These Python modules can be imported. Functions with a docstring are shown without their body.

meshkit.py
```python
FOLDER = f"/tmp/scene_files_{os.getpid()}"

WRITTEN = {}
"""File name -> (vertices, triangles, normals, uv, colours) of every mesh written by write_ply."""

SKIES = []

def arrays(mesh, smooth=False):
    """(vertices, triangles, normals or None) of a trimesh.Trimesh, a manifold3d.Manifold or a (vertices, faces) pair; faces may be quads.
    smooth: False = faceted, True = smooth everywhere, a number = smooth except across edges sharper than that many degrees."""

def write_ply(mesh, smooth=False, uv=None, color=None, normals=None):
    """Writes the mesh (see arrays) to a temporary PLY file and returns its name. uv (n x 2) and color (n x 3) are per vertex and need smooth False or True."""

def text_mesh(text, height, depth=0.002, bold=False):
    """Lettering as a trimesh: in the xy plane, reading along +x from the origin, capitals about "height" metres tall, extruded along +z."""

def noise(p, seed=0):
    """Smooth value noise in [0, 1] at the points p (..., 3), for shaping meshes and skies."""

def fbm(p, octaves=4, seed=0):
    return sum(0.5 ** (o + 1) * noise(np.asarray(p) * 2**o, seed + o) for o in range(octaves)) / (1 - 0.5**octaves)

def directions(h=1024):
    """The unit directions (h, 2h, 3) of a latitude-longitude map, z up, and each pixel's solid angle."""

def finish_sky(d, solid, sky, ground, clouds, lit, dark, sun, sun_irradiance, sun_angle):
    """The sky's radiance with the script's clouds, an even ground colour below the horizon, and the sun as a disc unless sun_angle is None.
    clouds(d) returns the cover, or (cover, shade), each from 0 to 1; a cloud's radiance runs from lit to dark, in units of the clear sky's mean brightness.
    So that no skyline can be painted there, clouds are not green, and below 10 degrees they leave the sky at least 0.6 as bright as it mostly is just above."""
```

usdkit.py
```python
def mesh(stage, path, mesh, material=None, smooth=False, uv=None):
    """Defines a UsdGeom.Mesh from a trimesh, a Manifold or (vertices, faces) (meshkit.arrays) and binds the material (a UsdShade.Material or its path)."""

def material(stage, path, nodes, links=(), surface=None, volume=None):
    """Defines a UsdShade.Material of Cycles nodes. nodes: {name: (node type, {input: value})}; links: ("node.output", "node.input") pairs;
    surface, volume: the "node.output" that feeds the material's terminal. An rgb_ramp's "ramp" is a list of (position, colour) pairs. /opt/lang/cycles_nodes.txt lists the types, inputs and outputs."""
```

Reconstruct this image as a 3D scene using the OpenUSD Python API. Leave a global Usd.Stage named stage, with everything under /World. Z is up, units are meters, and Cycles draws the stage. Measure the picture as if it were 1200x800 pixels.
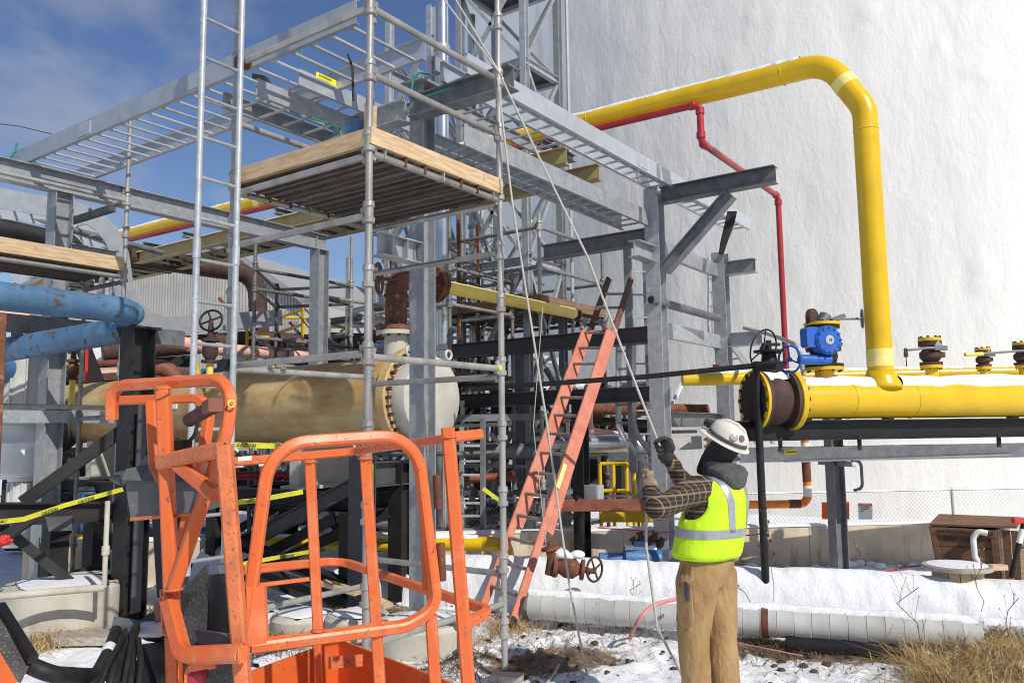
import math, random, numpy as np, trimesh, manifold3d as m3
import usdkit, meshkit
from pxr import Usd, UsdGeom, UsdLux, UsdShade, Gf, Sdf, Vt

stage = Usd.Stage.CreateInMemory()
UsdGeom.SetStageUpAxis(stage, UsdGeom.Tokens.z); UsdGeom.SetStageMetersPerUnit(stage, 1.0)
UsdGeom.Xform.Define(stage, '/World'); UsdGeom.Scope.Define(stage, '/World/Looks')
PI = math.pi; V = np.array
rng = np.random.default_rng(7)

# ---------------------------------------------------------------- camera, sky, sun, exposure
PSI, TH, RO = math.radians(35.5), math.radians(6.2), math.radians(0.7)
EYE = V([0, 0, 1.8])
_f = V([math.cos(PSI) * math.cos(TH), math.sin(PSI) * math.cos(TH), math.sin(TH)])
_r0 = V([math.sin(PSI), -math.cos(PSI), 0]); _u0 = np.cross(_r0, _f)
_u = _u0 * math.cos(RO) + _r0 * math.sin(RO); _r = _r0 * math.cos(RO) - _u0 * math.sin(RO)
cam = UsdGeom.Camera.Define(stage, '/World/camera')
cam.AddTransformOp().Set(Gf.Matrix4d(*_r, 0, *_u, 0, *(-_f), 0, *EYE, 1))
cam.CreateHorizontalApertureAttr(36.0); cam.CreateVerticalApertureAttr(24.0)
cam.CreateFocalLengthAttr(28.8); cam.CreateClippingRangeAttr(Gf.Vec2f(0.05, 2000))
cam.CreateExposureAttr(-0.2)
SUN_AZ, SUN_EL = PSI - math.radians(144), math.radians(39)   # heading counted from +x, elevation
SD = V([math.cos(SUN_AZ) * math.cos(SUN_EL), math.sin(SUN_AZ) * math.cos(SUN_EL), math.sin(SUN_EL)])
sun = UsdLux.DistantLight.Define(stage, '/World/sun_light')
sun.CreateIntensityAttr(1.25); sun.CreateAngleAttr(0.5); sun.CreateNormalizeAttr(True); sun.CreateColorAttr(Gf.Vec3f(1, .95, .86))
_z = SD; _x = np.cross([0, 0, 1], _z); _x /= np.linalg.norm(_x); _y = np.cross(_z, _x)
sun.AddTransformOp().Set(Gf.Matrix4d(*_x, 0, *_y, 0, *_z, 0, 0, 0, 40, 1))
dome = UsdLux.DomeLight.Define(stage, '/World/sky'); dome.CreateIntensityAttr(1.0)
dome.GetPrim().SetCustomDataByKey('kind', 'structure')
skym = usdkit.material(stage, '/World/Looks/sky', {
    'sky': ('sky_texture', dict(sky_type='single_scattering', sun_disc=False, sun_elevation=SUN_EL, sun_rotation=math.atan2(SD[0], SD[1]), altitude=200.0, air_density=1.25, aerosol_density=.25, ozone_density=4.5)),
    'tc': ('texture_coordinate', {}), 'mp': ('mapping', dict(scale=(1, 1, 1.9), rotation=(0.2, .3, .55))),
    'n': ('noise_texture', dict(scale=2.7, detail=7, roughness=.56, distortion=.35)),
    'rp': ('rgb_ramp', dict(ramp=[(0, (0, 0, 0)), (.47, (0, 0, 0)), (.60, (.45, .45, .45)), (.76, (.9, .9, .9)), (1, (1, 1, 1))])),
    'hs': ('hsv', dict(hue=.513, saturation=1.08, value=1.30)), 'mx': ('mix_color', dict(b=(6.0, 6.4, 7.2))),
    'bg': ('background_shader', dict(strength=.08))},
    [('tc.generated', 'mp.vector'), ('mp.vector', 'n.vector'), ('n.fac', 'rp.fac'), ('rp.color', 'mx.fac'), ('sky.color', 'hs.color'), ('hs.color', 'mx.a'), ('mx.result', 'bg.color')], surface='bg.background')
UsdShade.MaterialBindingAPI.Apply(dome.GetPrim()).Bind(skym)

# ---------------------------------------------------------------- materials
MAT = {}
def pm(name, c1, c2=None, scale=6., lo=.42, hi=.62, rough=.5, metal=0., bump=0., bscale=60., st=(1, 1, 1), c3=None, s3=9., lo3=.56, hi3=.6, st3=(1, 1, 1), r3=None, extra=None, bd=.01, bdet=4., rot=(0, 0, 0), spec=None, vary=0.):
    N = {'tc': ('texture_coordinate', {}), 'p': ('principled_bsdf', dict(base_color=c1, roughness=rough, metallic=metal))}
    L = []; col = None
    if spec is not None: N['p'][1]['specular_ior_level'] = spec
    if c2 is not None:
        N['mp'] = ('mapping', dict(scale=st, rotation=rot)); N['n'] = ('noise_texture', dict(scale=scale, detail=6, roughness=.6)); N['r'] = ('map_range', dict(from_min=lo, from_max=hi, clamp=True)); N['m'] = ('mix_color', dict(a=c1, b=c2))
        L += [('tc.object', 'mp.vector'), ('mp.vector', 'n.vector'), ('n.fac', 'r.value'), ('r.result', 'm.fac')]; col = 'm.result'
    if c3 is not None:
        N['mp3'] = ('mapping', dict(scale=st3, location=(3.1, 1.7, .4), rotation=rot)); N['n3'] = ('noise_texture', dict(scale=s3, detail=8, roughness=.68)); N['r3'] = ('map_range', dict(from_min=lo3, from_max=hi3, clamp=True)); N['m3'] = ('mix_color', dict(a=c1, b=c3))
        L += [('tc.object', 'mp3.vector'), ('mp3.vector', 'n3.vector'), ('n3.fac', 'r3.value'), ('r3.result', 'm3.fac')]
        if col: L.append((col, 'm3.a'))
        col = 'm3.result'
        if r3 is not None:
            N['rr'] = ('mix_float', dict(a=rough, b=r3)); L += [('r3.result', 'rr.fac'), ('rr.result', 'p.roughness')]
    if vary:      # every piece a little lighter or darker than the next
        N['oi'] = ('object_info', {}); N['vr'] = ('map_range', dict(to_min=1 - vary, to_max=1 + vary * .8)); N['vh'] = ('hsv', dict(color=c1)); L += [('oi.random', 'vr.value'), ('vr.result', 'vh.value')]
        if col: L.append((col, 'vh.color'))
        col = 'vh.color'
    if col: L.append((col, 'p.base_color'))
    if bump:
        N['mpb'] = ('mapping', dict(scale=st)); N['nb'] = ('noise_texture', dict(scale=bscale, detail=bdet, roughness=.6)); N['b'] = ('bump', dict(strength=bump, distance=bd))
        L += [('tc.object', 'mpb.vector'), ('mpb.vector', 'nb.vector'), ('nb.fac', 'b.height'), ('b.normal', 'p.normal')]
    if extra: extra(N, L)
    MAT[name] = usdkit.material(stage, '/World/Looks/' + name, N, L, surface='p.BSDF')
    return MAT[name]

pm('galv', (.40, .42, .44), (.31, .33, .35), 9, .4, .62, rough=.42, metal=.35, bump=.08, bscale=40, c3=(.56, .57, .58), s3=35, lo3=.55, hi3=.7, vary=0.22)
pm('galv_bright', (.50, .53, .56), (.42, .45, .49), 6, .4, .65, rough=.38, metal=.45, bump=.05, bscale=30, vary=0.16)
pm('galv_dull', (.19, .20, .21), (.13, .14, .15), 7, .4, .62, rough=.5, metal=.25, bump=.06, vary=0.25)
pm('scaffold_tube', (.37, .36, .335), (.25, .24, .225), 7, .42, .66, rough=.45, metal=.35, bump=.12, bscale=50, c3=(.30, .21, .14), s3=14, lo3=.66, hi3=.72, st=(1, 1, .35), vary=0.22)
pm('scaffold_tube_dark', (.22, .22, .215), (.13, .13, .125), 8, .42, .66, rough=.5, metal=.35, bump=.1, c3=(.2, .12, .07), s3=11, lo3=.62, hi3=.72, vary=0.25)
pm('stainless', (.66, .67, .68), (.55, .56, .58), 4, .4, .6, rough=.25, metal=.9)
pm('yellow_paint', (.72, .455, .008), (.62, .385, .008), 3, .4, .65, rough=.28, c3=(.34, .21, .03), s3=24, lo3=.665, hi3=.74, r3=.7, bump=.04, bscale=7)
pm('yellow_pale', (.80, .62, .14), (.74, .55, .10), 5, .4, .6, rough=.45)
pm('yellow_tape', (.86, .74, .25), (.80, .66, .18), 9, .4, .6, rough=.4)
pm('orange_lift', (.64, .130, .030), (.66, .25, .12), 7, .52, .80, rough=.42, bump=.05, bscale=80, c3=(.17, .075, .045), s3=42, lo3=.60, hi3=.68, r3=.75)
pm('orange_worn', (.68, .18, .065), (.52, .14, .05), 9, .4, .6, rough=.5, c3=(.15, .09, .055), s3=75, lo3=.55, hi3=.66, r3=.8, bump=.15, bscale=60)
pm('orange_pipe', (.85, .26, .02), (.70, .18, .02), 6, .4, .6, rough=.4)
pm('red_pipe', (.38, .025, .035), (.30, .022, .03), 5, .4, .6, rough=.35)
pm('red_brown', (.24, .07, .035), (.15, .045, .03), 6, .4, .6, rough=.6)
pm('pink_pipe', (.80, .45, .36), (.70, .38, .32), 5, .4, .6, rough=.5, c3=(.3, .16, .12), s3=9, lo3=.66, hi3=.72)
pm('peach_pipe', (.78, .47, .36), (.66, .38, .29), 4, .4, .6, rough=.5)
pm('blue_chipped', (.075, .175, .305), (.055, .125, .225), 4, .4, .6, rough=.5, c3=(.085, .055, .045), s3=9, lo3=.57, hi3=.61, r3=.8, bump=.1, bscale=30)
pm('blue_clean', (.06, .16, .34), (.04, .12, .27), 4, .4, .6, rough=.4, c3=(.03, .05, .09), s3=7, lo3=.6, hi3=.66)
pm('blue_bright', (.02, .12, .48), (.02, .09, .38), 8, .4, .6, rough=.35)
pm('vessel_tan', (.55, .42, .21), (.44, .31, .13), 1.6, .4, .65, rough=.5, c3=(.40, .155, .03), s3=2.3, lo3=.42, hi3=.74, st3=(1, .5, 1.6), r3=.8, bump=.05, bscale=12)
pm('vessel_head', (.50, .485, .43), (.42, .40, .34), 3, .4, .6, rough=.5, c3=(.36, .2, .09), s3=4.2, lo3=.64, hi3=.76)
pm('rust', (.17, .06, .028), (.09, .035, .022), 8, .4, .62, rough=.8, bump=.3, bscale=70, c3=(.30, .13, .05), s3=13, lo3=.56, hi3=.66, vary=0.2)
pm('rust_dark', (.075, .035, .024), (.04, .022, .018), 8, .4, .62, rough=.75, bump=.3, bscale=60)
pm('black_paint', (.010, .010, .011), (.02, .019, .018), 5, .45, .7, rough=.45, spec=.35, bump=.05)
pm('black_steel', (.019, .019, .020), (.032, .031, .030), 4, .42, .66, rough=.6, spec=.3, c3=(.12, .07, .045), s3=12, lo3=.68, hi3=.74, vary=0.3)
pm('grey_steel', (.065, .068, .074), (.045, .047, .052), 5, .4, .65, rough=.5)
pm('rubber', (.012, .012, .013), (.024, .023, .022), 14, .4, .6, rough=.6, spec=.35)
pm('grey_plastic', (.13, .135, .14), (.085, .088, .092), 5, .4, .6, rough=.55, bump=.1, bscale=90, c3=(.3, .3, .3), s3=40, lo3=.66, hi3=.7)
pm('speckled_steel', (.06, .058, .057), (.035, .034, .034), 6, .4, .6, rough=.6, c3=(.22, .215, .21), s3=110, lo3=.55, hi3=.66, bump=.2, bscale=90)
pm('red_plastic', (.36, .02, .045), rough=.35)
pm('wood_new', (.60, .44, .27), (.46, .31, .17), 5, .4, .6, rough=.7, st=(1, 1, 9), bump=.1, bscale=30, c3=(.36, .2, .09), s3=7, lo3=.66, hi3=.7, vary=0.12)
pm('wood_old', (.27, .165, .09), (.17, .10, .055), 6, .4, .6, rough=.8, st=(1, 1, 8), bump=.2, bscale=20, vary=0.2)
pm('wood_dark', (.135, .108, .085), (.075, .06, .05), 5, .4, .6, rough=.85, st=(8, 1, 8), bump=.2, bscale=20, vary=0.35)
pm('wood_crate', (.19, .095, .055), (.12, .065, .04), 5, .4, .65, rough=.75, st=(1, 1, 7), bump=.15, bscale=20, vary=0.2)
pm('wood_grey', (.42, .38, .32), (.30, .26, .21), 6, .4, .6, rough=.8, st=(6, 1, 6), bump=.15, bscale=20)
pm('concrete', (.60, .51, .385), (.46, .39, .29), 2.2, .4, .62, rough=.9, bump=.25, bscale=30, c3=(.20, .16, .115), s3=6.5, lo3=.53, hi3=.74, st3=(1, 1, .16), vary=0.06)
pm('concrete_pale', (.50, .47, .40), (.40, .365, .30), 3, .4, .62, rough=.9, bump=.25, bscale=40, c3=(.33, .28, .22), s3=5, lo3=.6, hi3=.72)
pm('insul', (.52, .515, .49), (.42, .415, .395), 2.5, .4, .62, rough=.6, bump=.15, bscale=16, c3=(.22, .20, .18), s3=7, lo3=.62, hi3=.72, st3=(2.5, 2.5, .2), vary=0.1)
pm('snow', (.79, .80, .82), (.71, .73, .76), 3, .4, .6, rough=.75, bump=.5, bscale=28, bd=.02, bdet=6.)
pm('white_paint', (.78, .78, .75), (.70, .70, .67), 5, .4, .6, rough=.5)
pm('white_cap', (.74, .74, .73), (.64, .64, .63), 5, .4, .6, rough=.55)
pm('cladding', (.46, .45, .42), (.40, .39, .37), 1.2, .4, .6, rough=.6, metal=.1, vary=0.05)
pm('roof_trim', (.30, .30, .30), rough=.6)
pm('fibreglass', (.60, .22, .15), (.50, .17, .11), 5, .4, .6, rough=.5, c3=(.30, .08, .05), s3=12, lo3=.62, hi3=.7)
pm('fibreglass_old', (.16, .055, .045), (.10, .04, .035), 5, .4, .6, rough=.6)
pm('rung_metal', (.36, .31, .27), (.26, .20, .17), 12, .4, .6, rough=.55, metal=.3, vary=0.15)
pm('rope', (.46, .44, .40), (.36, .34, .30), 60, .4, .6, rough=.9)
pm('rope_pink', (.66, .26, .24), (.56, .20, .2), 20, .4, .6, rough=.6)
pm('red_line', (.55, .05, .07), rough=.6)
pm('green_cable', (.01, .22, .16), rough=.4)
pm('straw', (.50, .36, .17), (.36, .24, .10), 9, .4, .6, rough=.9)
pm('straw_dark', (.20, .125, .06), (.12, .075, .04), 9, .4, .6, rough=.9)
pm('soil', (.085, .06, .042), (.05, .036, .028), 6, .4, .6, rough=.95, bump=.8, bscale=22, bd=.03)
pm('sign_white', (.80, .80, .78), rough=.5)
pm('sign_orange', (.80, .10, .015), rough=.5)
pm('sign_red', (.60, .03, .03), rough=.5)
pm('sticker_yellow', (.88, .74, .01), rough=.4)
pm('ink', (.02, .02, .02), rough=.6)
pm('ink_faded', (.05, .03, .025), rough=.7)
pm('chain', (.48, .49, .50), rough=.45, metal=.5)
pm('glass_lamp', (.75, .68, .52), rough=.2)
pm('caution_yellow', (.56, .53, .03), (.46, .43, .03), 9, .4, .6, rough=.4)
pm('vest', (.56, .86, .012), (.45, .74, .012), 5, .36, .66, rough=.8, bump=.4, bscale=14, bd=.02, bdet=2.)
pm('reflective', (.36, .38, .42), (.30, .32, .36), 20, .4, .6, rough=.35, metal=.3)
pm('pants', (.40, .255, .115), (.28, .17, .07), 5, .36, .64, rough=.9, bump=.6, bscale=11, bd=.03, st=(1.3, 1.3, .7), bdet=5.)
pm('boot', (.10, .06, .035), (.06, .04, .025), 9, .4, .6, rough=.7)
pm('hood_grey', (.085, .085, .085), (.06, .06, .06), 15, .4, .6, rough=.95, bump=.3, bscale=25, bd=.015)
pm('black_cloth', (.018, .018, .02), (.03, .03, .032), 15, .4, .6, rough=.85, bump=.3, bscale=25, bd=.015)
pm('glove_dark', (.022, .022, .024), (.035, .034, .033), 20, .4, .6, rough=.75, bump=.2)
pm('glove_tan', (.30, .23, .15), (.20, .15, .10), 20, .4, .6, rough=.85, bump=.2)
pm('skin', (.55, .28, .19), (.50, .24, .16), 15, .4, .6, rough=.5)
pm('hat', (.66, .64, .57), (.58, .55, .47), 8, .4, .6, rough=.35)
pm('hat_print', (.16, .10, .14), rough=.4)
pm('khaki', (.40, .32, .15), (.32, .25, .11), 4, .4, .6, rough=.55)
pm('blue_cap', (.25, .55, .80), rough=.5)

def plaid(N, L):
    N['sp'] = ('separate_xyz', {})
    L.append(('tc.object', 'sp.vector'))
    prev = None
    N['w1'] = ('wave_texture', dict(wave_type='bands', bands_direction='x', scale=4.6, distortion=3.0, detail=2)); N['w2'] = ('wave_texture', dict(wave_type='bands', bands_direction='z', scale=5.2, distortion=3.0, detail=2)); N['w3'] = ('wave_texture', dict(wave_type='bands', bands_direction='z', scale=13, distortion=1.5, detail=1))
    N['a1'] = ('map_range', dict(from_min=.93, from_max=.985, clamp=True)); N['a2'] = ('map_range', dict(from_min=.93, from_max=.985, clamp=True)); N['a3'] = ('map_range', dict(from_min=.55, from_max=.7, clamp=True))
    N['b3'] = ('mix_color', dict(a=(.020, .014, .012), b=(.075, .040, .026))); N['b1'] = ('mix_color', dict(b=(.22, .16, .10))); N['b2'] = ('mix_color', dict(b=(.22, .16, .10)))
    for k in '123': L += [('tc.object', f'w{k}.vector'), (f'w{k}.fac', f'a{k}.value'), (f'a{k}.result', f'b{k}.fac')]
    L += [('b3.result', 'b1.a'), ('b1.result', 'b2.a'), ('b2.result', 'p.base_color')]
pm('plaid', (.1, .06, .04), rough=.95, bump=.35, bscale=16, bd=.02, extra=plaid)

def foam(N, L):       # sprayed foam skin of the tank: fine relief, faint vertical weathering
    N['mpf'] = ('mapping', dict(scale=(1, 1, .45))); N['f1'] = ('noise_texture', dict(scale=5.0, detail=9, roughness=.66, distortion=.3))
    N['f2'] = ('noise_texture', dict(scale=1.1, detail=3, roughness=.5)); N['bf'] = ('bump', dict(strength=.38, distance=.06))
    N['ad'] = ('math', dict(math_type='add'))
    L += [('tc.object', 'mpf.vector'), ('mpf.vector', 'f1.vector'), ('mpf.vector', 'f2.vector'), ('f1.fac', 'ad.value1'), ('f2.fac', 'ad.value2'), ('ad.value', 'bf.height'), ('bf.normal', 'p.normal')]
pm('tank_foam', (.81, .795, .75), (.74, .725, .685), .8, .4, .62, rough=.7, st=(1, 1, .3), extra=foam)

def ground(N, L):
    N['g'] = ('geometry', {}); N['g1'] = ('noise_texture', dict(scale=1.15, detail=9, roughness=.66, distortion=.5)); N['g2'] = ('noise_texture', dict(scale=7, detail=8, roughness=.7))
    N['gm'] = ('map_range', dict(from_min=.545, from_max=.60, clamp=True)); N['ga'] = ('math', dict(math_type='multiply_add', value2=.42)); N['sx'] = ('attribute', dict(attribute='bare'))
    N['gs'] = ('mix_color', dict(a=(.075, .052, .036), b=(.26, .19, .11))); N['gr'] = ('map_range', dict(from_min=.42, from_max=.62, clamp=True))
    N['sn'] = ('mix_color', dict(a=(.80, .81, .83), b=(.68, .69, .71))); N['mx'] = ('mix_color', {}); N['gb'] = ('bump', dict(strength=.6, distance=.03)); N['g3'] = ('noise_texture', dict(scale=16, detail=6, roughness=.65))
    L += [('g.position', 'g1.vector'), ('g.position', 'g2.vector'), ('g.position', 'g3.vector'), ('g1.fac', 'ga.value1'), ('sx.fac', 'ga.value3'), ('g2.fac', 'gr.value'), ('gr.result', 'gs.fac'), ('gr.result', 'sn.fac')]
    N['gc'] = ('math', dict(math_type='multiply_add', value2=.34)); L += [('g2.fac', 'gc.value1'), ('ga.value', 'gc.value3'), ('gc.value', 'gm.value'), ('gm.result', 'mx.fac'), ('sn.result', 'mx.a'), ('gs.result', 'mx.b'), ('mx.result', 'p.base_color'), ('g3.fac', 'gb.height'), ('gb.normal', 'p.normal')]
pm('ground', (.8, .8, .8), rough=.8, extra=ground)

# ---------------------------------------------------------------- geometry kit: every shape is (vertices, triangles)
def cat(*ms):
    ms = [m for q in ms for m in (q if isinstance(q, list) else [q])]
    v, f, o = [], [], 0
    for a, b in ms: v.append(np.asarray(a, float)); f.append(np.asarray(b, int) + o); o += len(a)
    return np.vstack(v), np.vstack(f)
def tri(f):
    f = np.asarray(f, int); return np.vstack([f[:, [0, 1, 2]], f[:, [0, 2, 3]]])
def nrm(a): a = np.asarray(a, float); return a / max(np.linalg.norm(a), 1e-9)
def lerp(a, b, t): return V(a) * (1 - t) + V(b) * t
def fillet(pts, r, n=6):
    pts = [V(p, ) * 1. for p in pts]; out = [pts[0]]
    for i in range(1, len(pts) - 1):
        a, b, c = pts[i - 1], pts[i], pts[i + 1]; u, w = nrm(a - b), nrm(c - b); co = np.clip(u @ w, -1, 1)
        ang = math.acos(co)
        if ang > PI - .02: out.append(b); continue
        t = min(r / math.tan(ang / 2), np.linalg.norm(a - b) * .49, np.linalg.norm(c - b) * .49); rr = t * math.tan(ang / 2)
        cc = b + nrm(u + w) * (rr / math.sin(ang / 2)); p0, p1 = b + u * t - cc, b + w * t - cc; om = PI - ang
        for k in range(n + 1): s = k / n; out.append(cc + (math.sin((1 - s) * om) * p0 + math.sin(s * om) * p1) / math.sin(om))
    out.append(pts[-1]); return out
def sweep(pts, sec, up=(0, 0, 1), cap=True):
    """sec: k x 2 outline, first axis = side, second = up"""
    P = np.asarray(pts, float); n = len(P); T = np.gradient(P, axis=0)
    for i in range(n):
        T[i] = nrm((nrm(P[min(i + 1, n - 1)] - P[i]) if i < n - 1 else 0) + (nrm(P[i] - P[i - 1]) if i > 0 else 0))
    u = V(up, ) * 1.; u = u - T[0] * (u @ T[0])
    if np.linalg.norm(u) < .05: u = np.cross(T[0], [1, .3, 0])
    u = nrm(u); k = len(sec); vs = []
    for i in range(n):
        u = nrm(u - T[i] * (u @ T[i])); s = np.cross(T[i], u); sc = 1.
        if 0 < i < n - 1: sc = 1 / max(math.sqrt((1 + nrm(P[i] - P[i - 1]) @ nrm(P[i + 1] - P[i])) / 2), .5)
        bend = nrm(P[min(i + 1, n - 1)] - P[i]) - nrm(P[i] - P[max(i - 1, 0)]) if 0 < i < n - 1 else None
        off = sec[:, :1] * s + sec[:, 1:] * u
        if bend is not None and np.linalg.norm(bend) > 1e-4: b = nrm(bend); off = off + np.outer(off @ b, b) * (sc - 1)
        vs.append(P[i] + off)
    q = [[i * k + j, i * k + (j + 1) % k, (i + 1) * k + (j + 1) % k, (i + 1) * k + j] for i in range(n - 1) for j in range(k)]
    f = tri(q)[:, ::-1]
    if cap: f = np.vstack([f, [[0, j, j + 1] for j in range(1, k - 1)], [[(n - 1) * k, (n - 1) * k + j + 1, (n - 1) * k + j] for j in range(1, k - 1)]])
    return np.vstack(vs), f
def circ(r, n): a = np.arange(n) * 2 * PI / n; return np.stack([np.cos(a), np.sin(a)], 1) * r
def rect(w, h, c=0.):
    w, h = w / 2, h / 2
    if not c: return V([[w, -h], [w, h], [-w, h], [-w, -h]])
    return V([[w, -h + c], [w, h - c], [w - c, h], [-w + c, h], [-w, h - c], [-w, -h + c], [-w + c, -h], [w - c, -h]])
def tube(pts, r, n=12, bend=0., bn=6): return sweep(fillet(pts, bend, bn) if bend else pts, circ(r, n))
def bar(pts, w, h, up=(0, 0, 1), bend=0., c=None, bn=6): return sweep(fillet(pts, bend, bn) if bend else pts, rect(w, h, min(w, h) * .12 if c is None else c), up)
def box(x0, x1, y0, y1, z0, z1): return bar([((x0 + x1) / 2, (y0 + y1) / 2, z0), ((x0 + x1) / 2, (y0 + y1) / 2, z1)], abs(x1 - x0), abs(y1 - y0), (0, 1, 0), c=0)
def ibeam(a, b, h, w, up=(0, 0, 1), tf=.012, tw=.009):
    a, b = V(a) * 1., V(b) * 1.; u = V(up) * 1.; d = nrm(b - a); u = nrm(u - d * (u @ d)); o = u * (h / 2 - tf / 2)
    return cat(bar([a + o, b + o], w, tf, up, c=0), bar([a - o, b - o], w, tf, up, c=0), bar([a, b], tw, h - 2 * tf, up, c=0))
def chan(a, b, h, w, up=(0, 0, 1), side=1, t=.008):
    a, b = V(a) * 1., V(b) * 1.; u = V(up) * 1.; d = nrm(b - a); u = nrm(u - d * (u @ d)); s = np.cross(d, u) * side; o = u * (h / 2 - t / 2)
    return cat(bar([a, b], t, h, up, c=0), bar([a + o + s * (w / 2 + t / 2), b + o + s * (w / 2 + t / 2)], w, t, up, c=0), bar([a - o + s * (w / 2 + t / 2), b - o + s * (w / 2 + t / 2)], w, t, up, c=0))
def lathe(o, ax, prof, n=20):
    """prof: list of (distance along ax, radius)"""
    ax = nrm(ax); x = nrm(np.cross(ax, [0, 0, 1]) if abs(ax[2]) < .9 else np.cross(ax, [1, 0, 0])); y = np.cross(ax, x); a = np.arange(n) * 2 * PI / n
    ring = np.cos(a)[:, None] * x + np.sin(a)[:, None] * y; v = [V(o) + ax * t + ring * max(r, 1e-4) for t, r in prof]; m = len(prof)
    f = tri([[i * n + j, i * n + (j + 1) % n, (i + 1) * n + (j + 1) % n, (i + 1) * n + j] for i in range(m - 1) for j in range(n)])
    f = np.vstack([f, [[0, j + 1, j] for j in range(1, n - 1)], [[(m - 1) * n, (m - 1) * n + j, (m - 1) * n + j + 1] for j in range(1, n - 1)]])
    return np.vstack(v), f
def cyl(a, b, r, n=16, c=0.):
    L = np.linalg.norm(V(b) - V(a)); c = c or min(r, L) * .08
    return lathe(a, V(b) - V(a), [(0, r - c), (c, r), (L - c, r), (L, r - c)], n)
def torus(c, ax, R, r, n=28, k=8, a0=0., a1=2 * PI):
    ax = nrm(ax); x = nrm(np.cross(ax, [0, 0, 1]) if abs(ax[2]) < .9 else np.cross(ax, [1, 0, 0])); y = np.cross(ax, x)
    full = a1 - a0 > 6.28; th = a0 + (a1 - a0) * np.arange(n + (not full)) / n
    v = [V(c) + (math.cos(t) * x + math.sin(t) * y) * (R + r * math.cos(p)) + ax * r * math.sin(p) for t in th for p in np.arange(k) * 2 * PI / k]
    m = len(th); f = tri([[i * k + j, ((i + 1) % m) * k + j, ((i + 1) % m) * k + (j + 1) % k, i * k + (j + 1) % k] for i in range(m if full else m - 1) for j in range(k)])
    return V(v), f
def ball(c, r, s=2, sc=(1, 1, 1)):
    m = trimesh.creation.icosphere(s, r); return m.vertices * V(sc) + V(c), np.array(m.faces)
def hexring(c, ax, R, r, h, n):
    ax = nrm(ax); x = nrm(np.cross(ax, [0, 0, 1]) if abs(ax[2]) < .9 else np.cross(ax, [1, 0, 0])); y = np.cross(ax, x)
    return cat([lathe(V(c) + (math.cos(t) * x + math.sin(t) * y) * R - ax * h / 2, ax, [(0, r), (h, r)], 6) for t in np.arange(n) * 2 * PI / n])
def plate(poly, n, t):
    """flat polygon (list of 3d points, convex) thickened by t along n"""
    p = V(poly) * 1.; n = nrm(n); k = len(p); v = np.vstack([p + n * t / 2, p - n * t / 2])
    f = [[0, j, j + 1] for j in range(1, k - 1)] + [[k, k + j + 1, k + j] for j in range(1, k - 1)]
    for j in range(k): f += [[j, k + j, k + (j + 1) % k], [j, k + (j + 1) % k, (j + 1) % k]]
    if (np.cross(p[1] - p[0], p[2] - p[0]) @ n) < 0: f = [x[::-1] for x in f]
    return v, V(f)
def wheel(c, ax, R, r, spokes=4, hub=None):
    ax = nrm(ax); x = nrm(np.cross(ax, [0, 0, 1]) if abs(ax[2]) < .9 else np.cross(ax, [1, 0, 0])); y = np.cross(ax, x)
    return cat(torus(c, ax, R, r, 26, 7), [tube([V(c), V(c) + (math.cos(t) * x + math.sin(t) * y) * R], r * .8, 6) for t in .4 + np.arange(spokes) * 2 * PI / spokes], cyl(V(c) - ax * R * .12, V(c) + ax * R * .12, hub or R * .17, 10))
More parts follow.
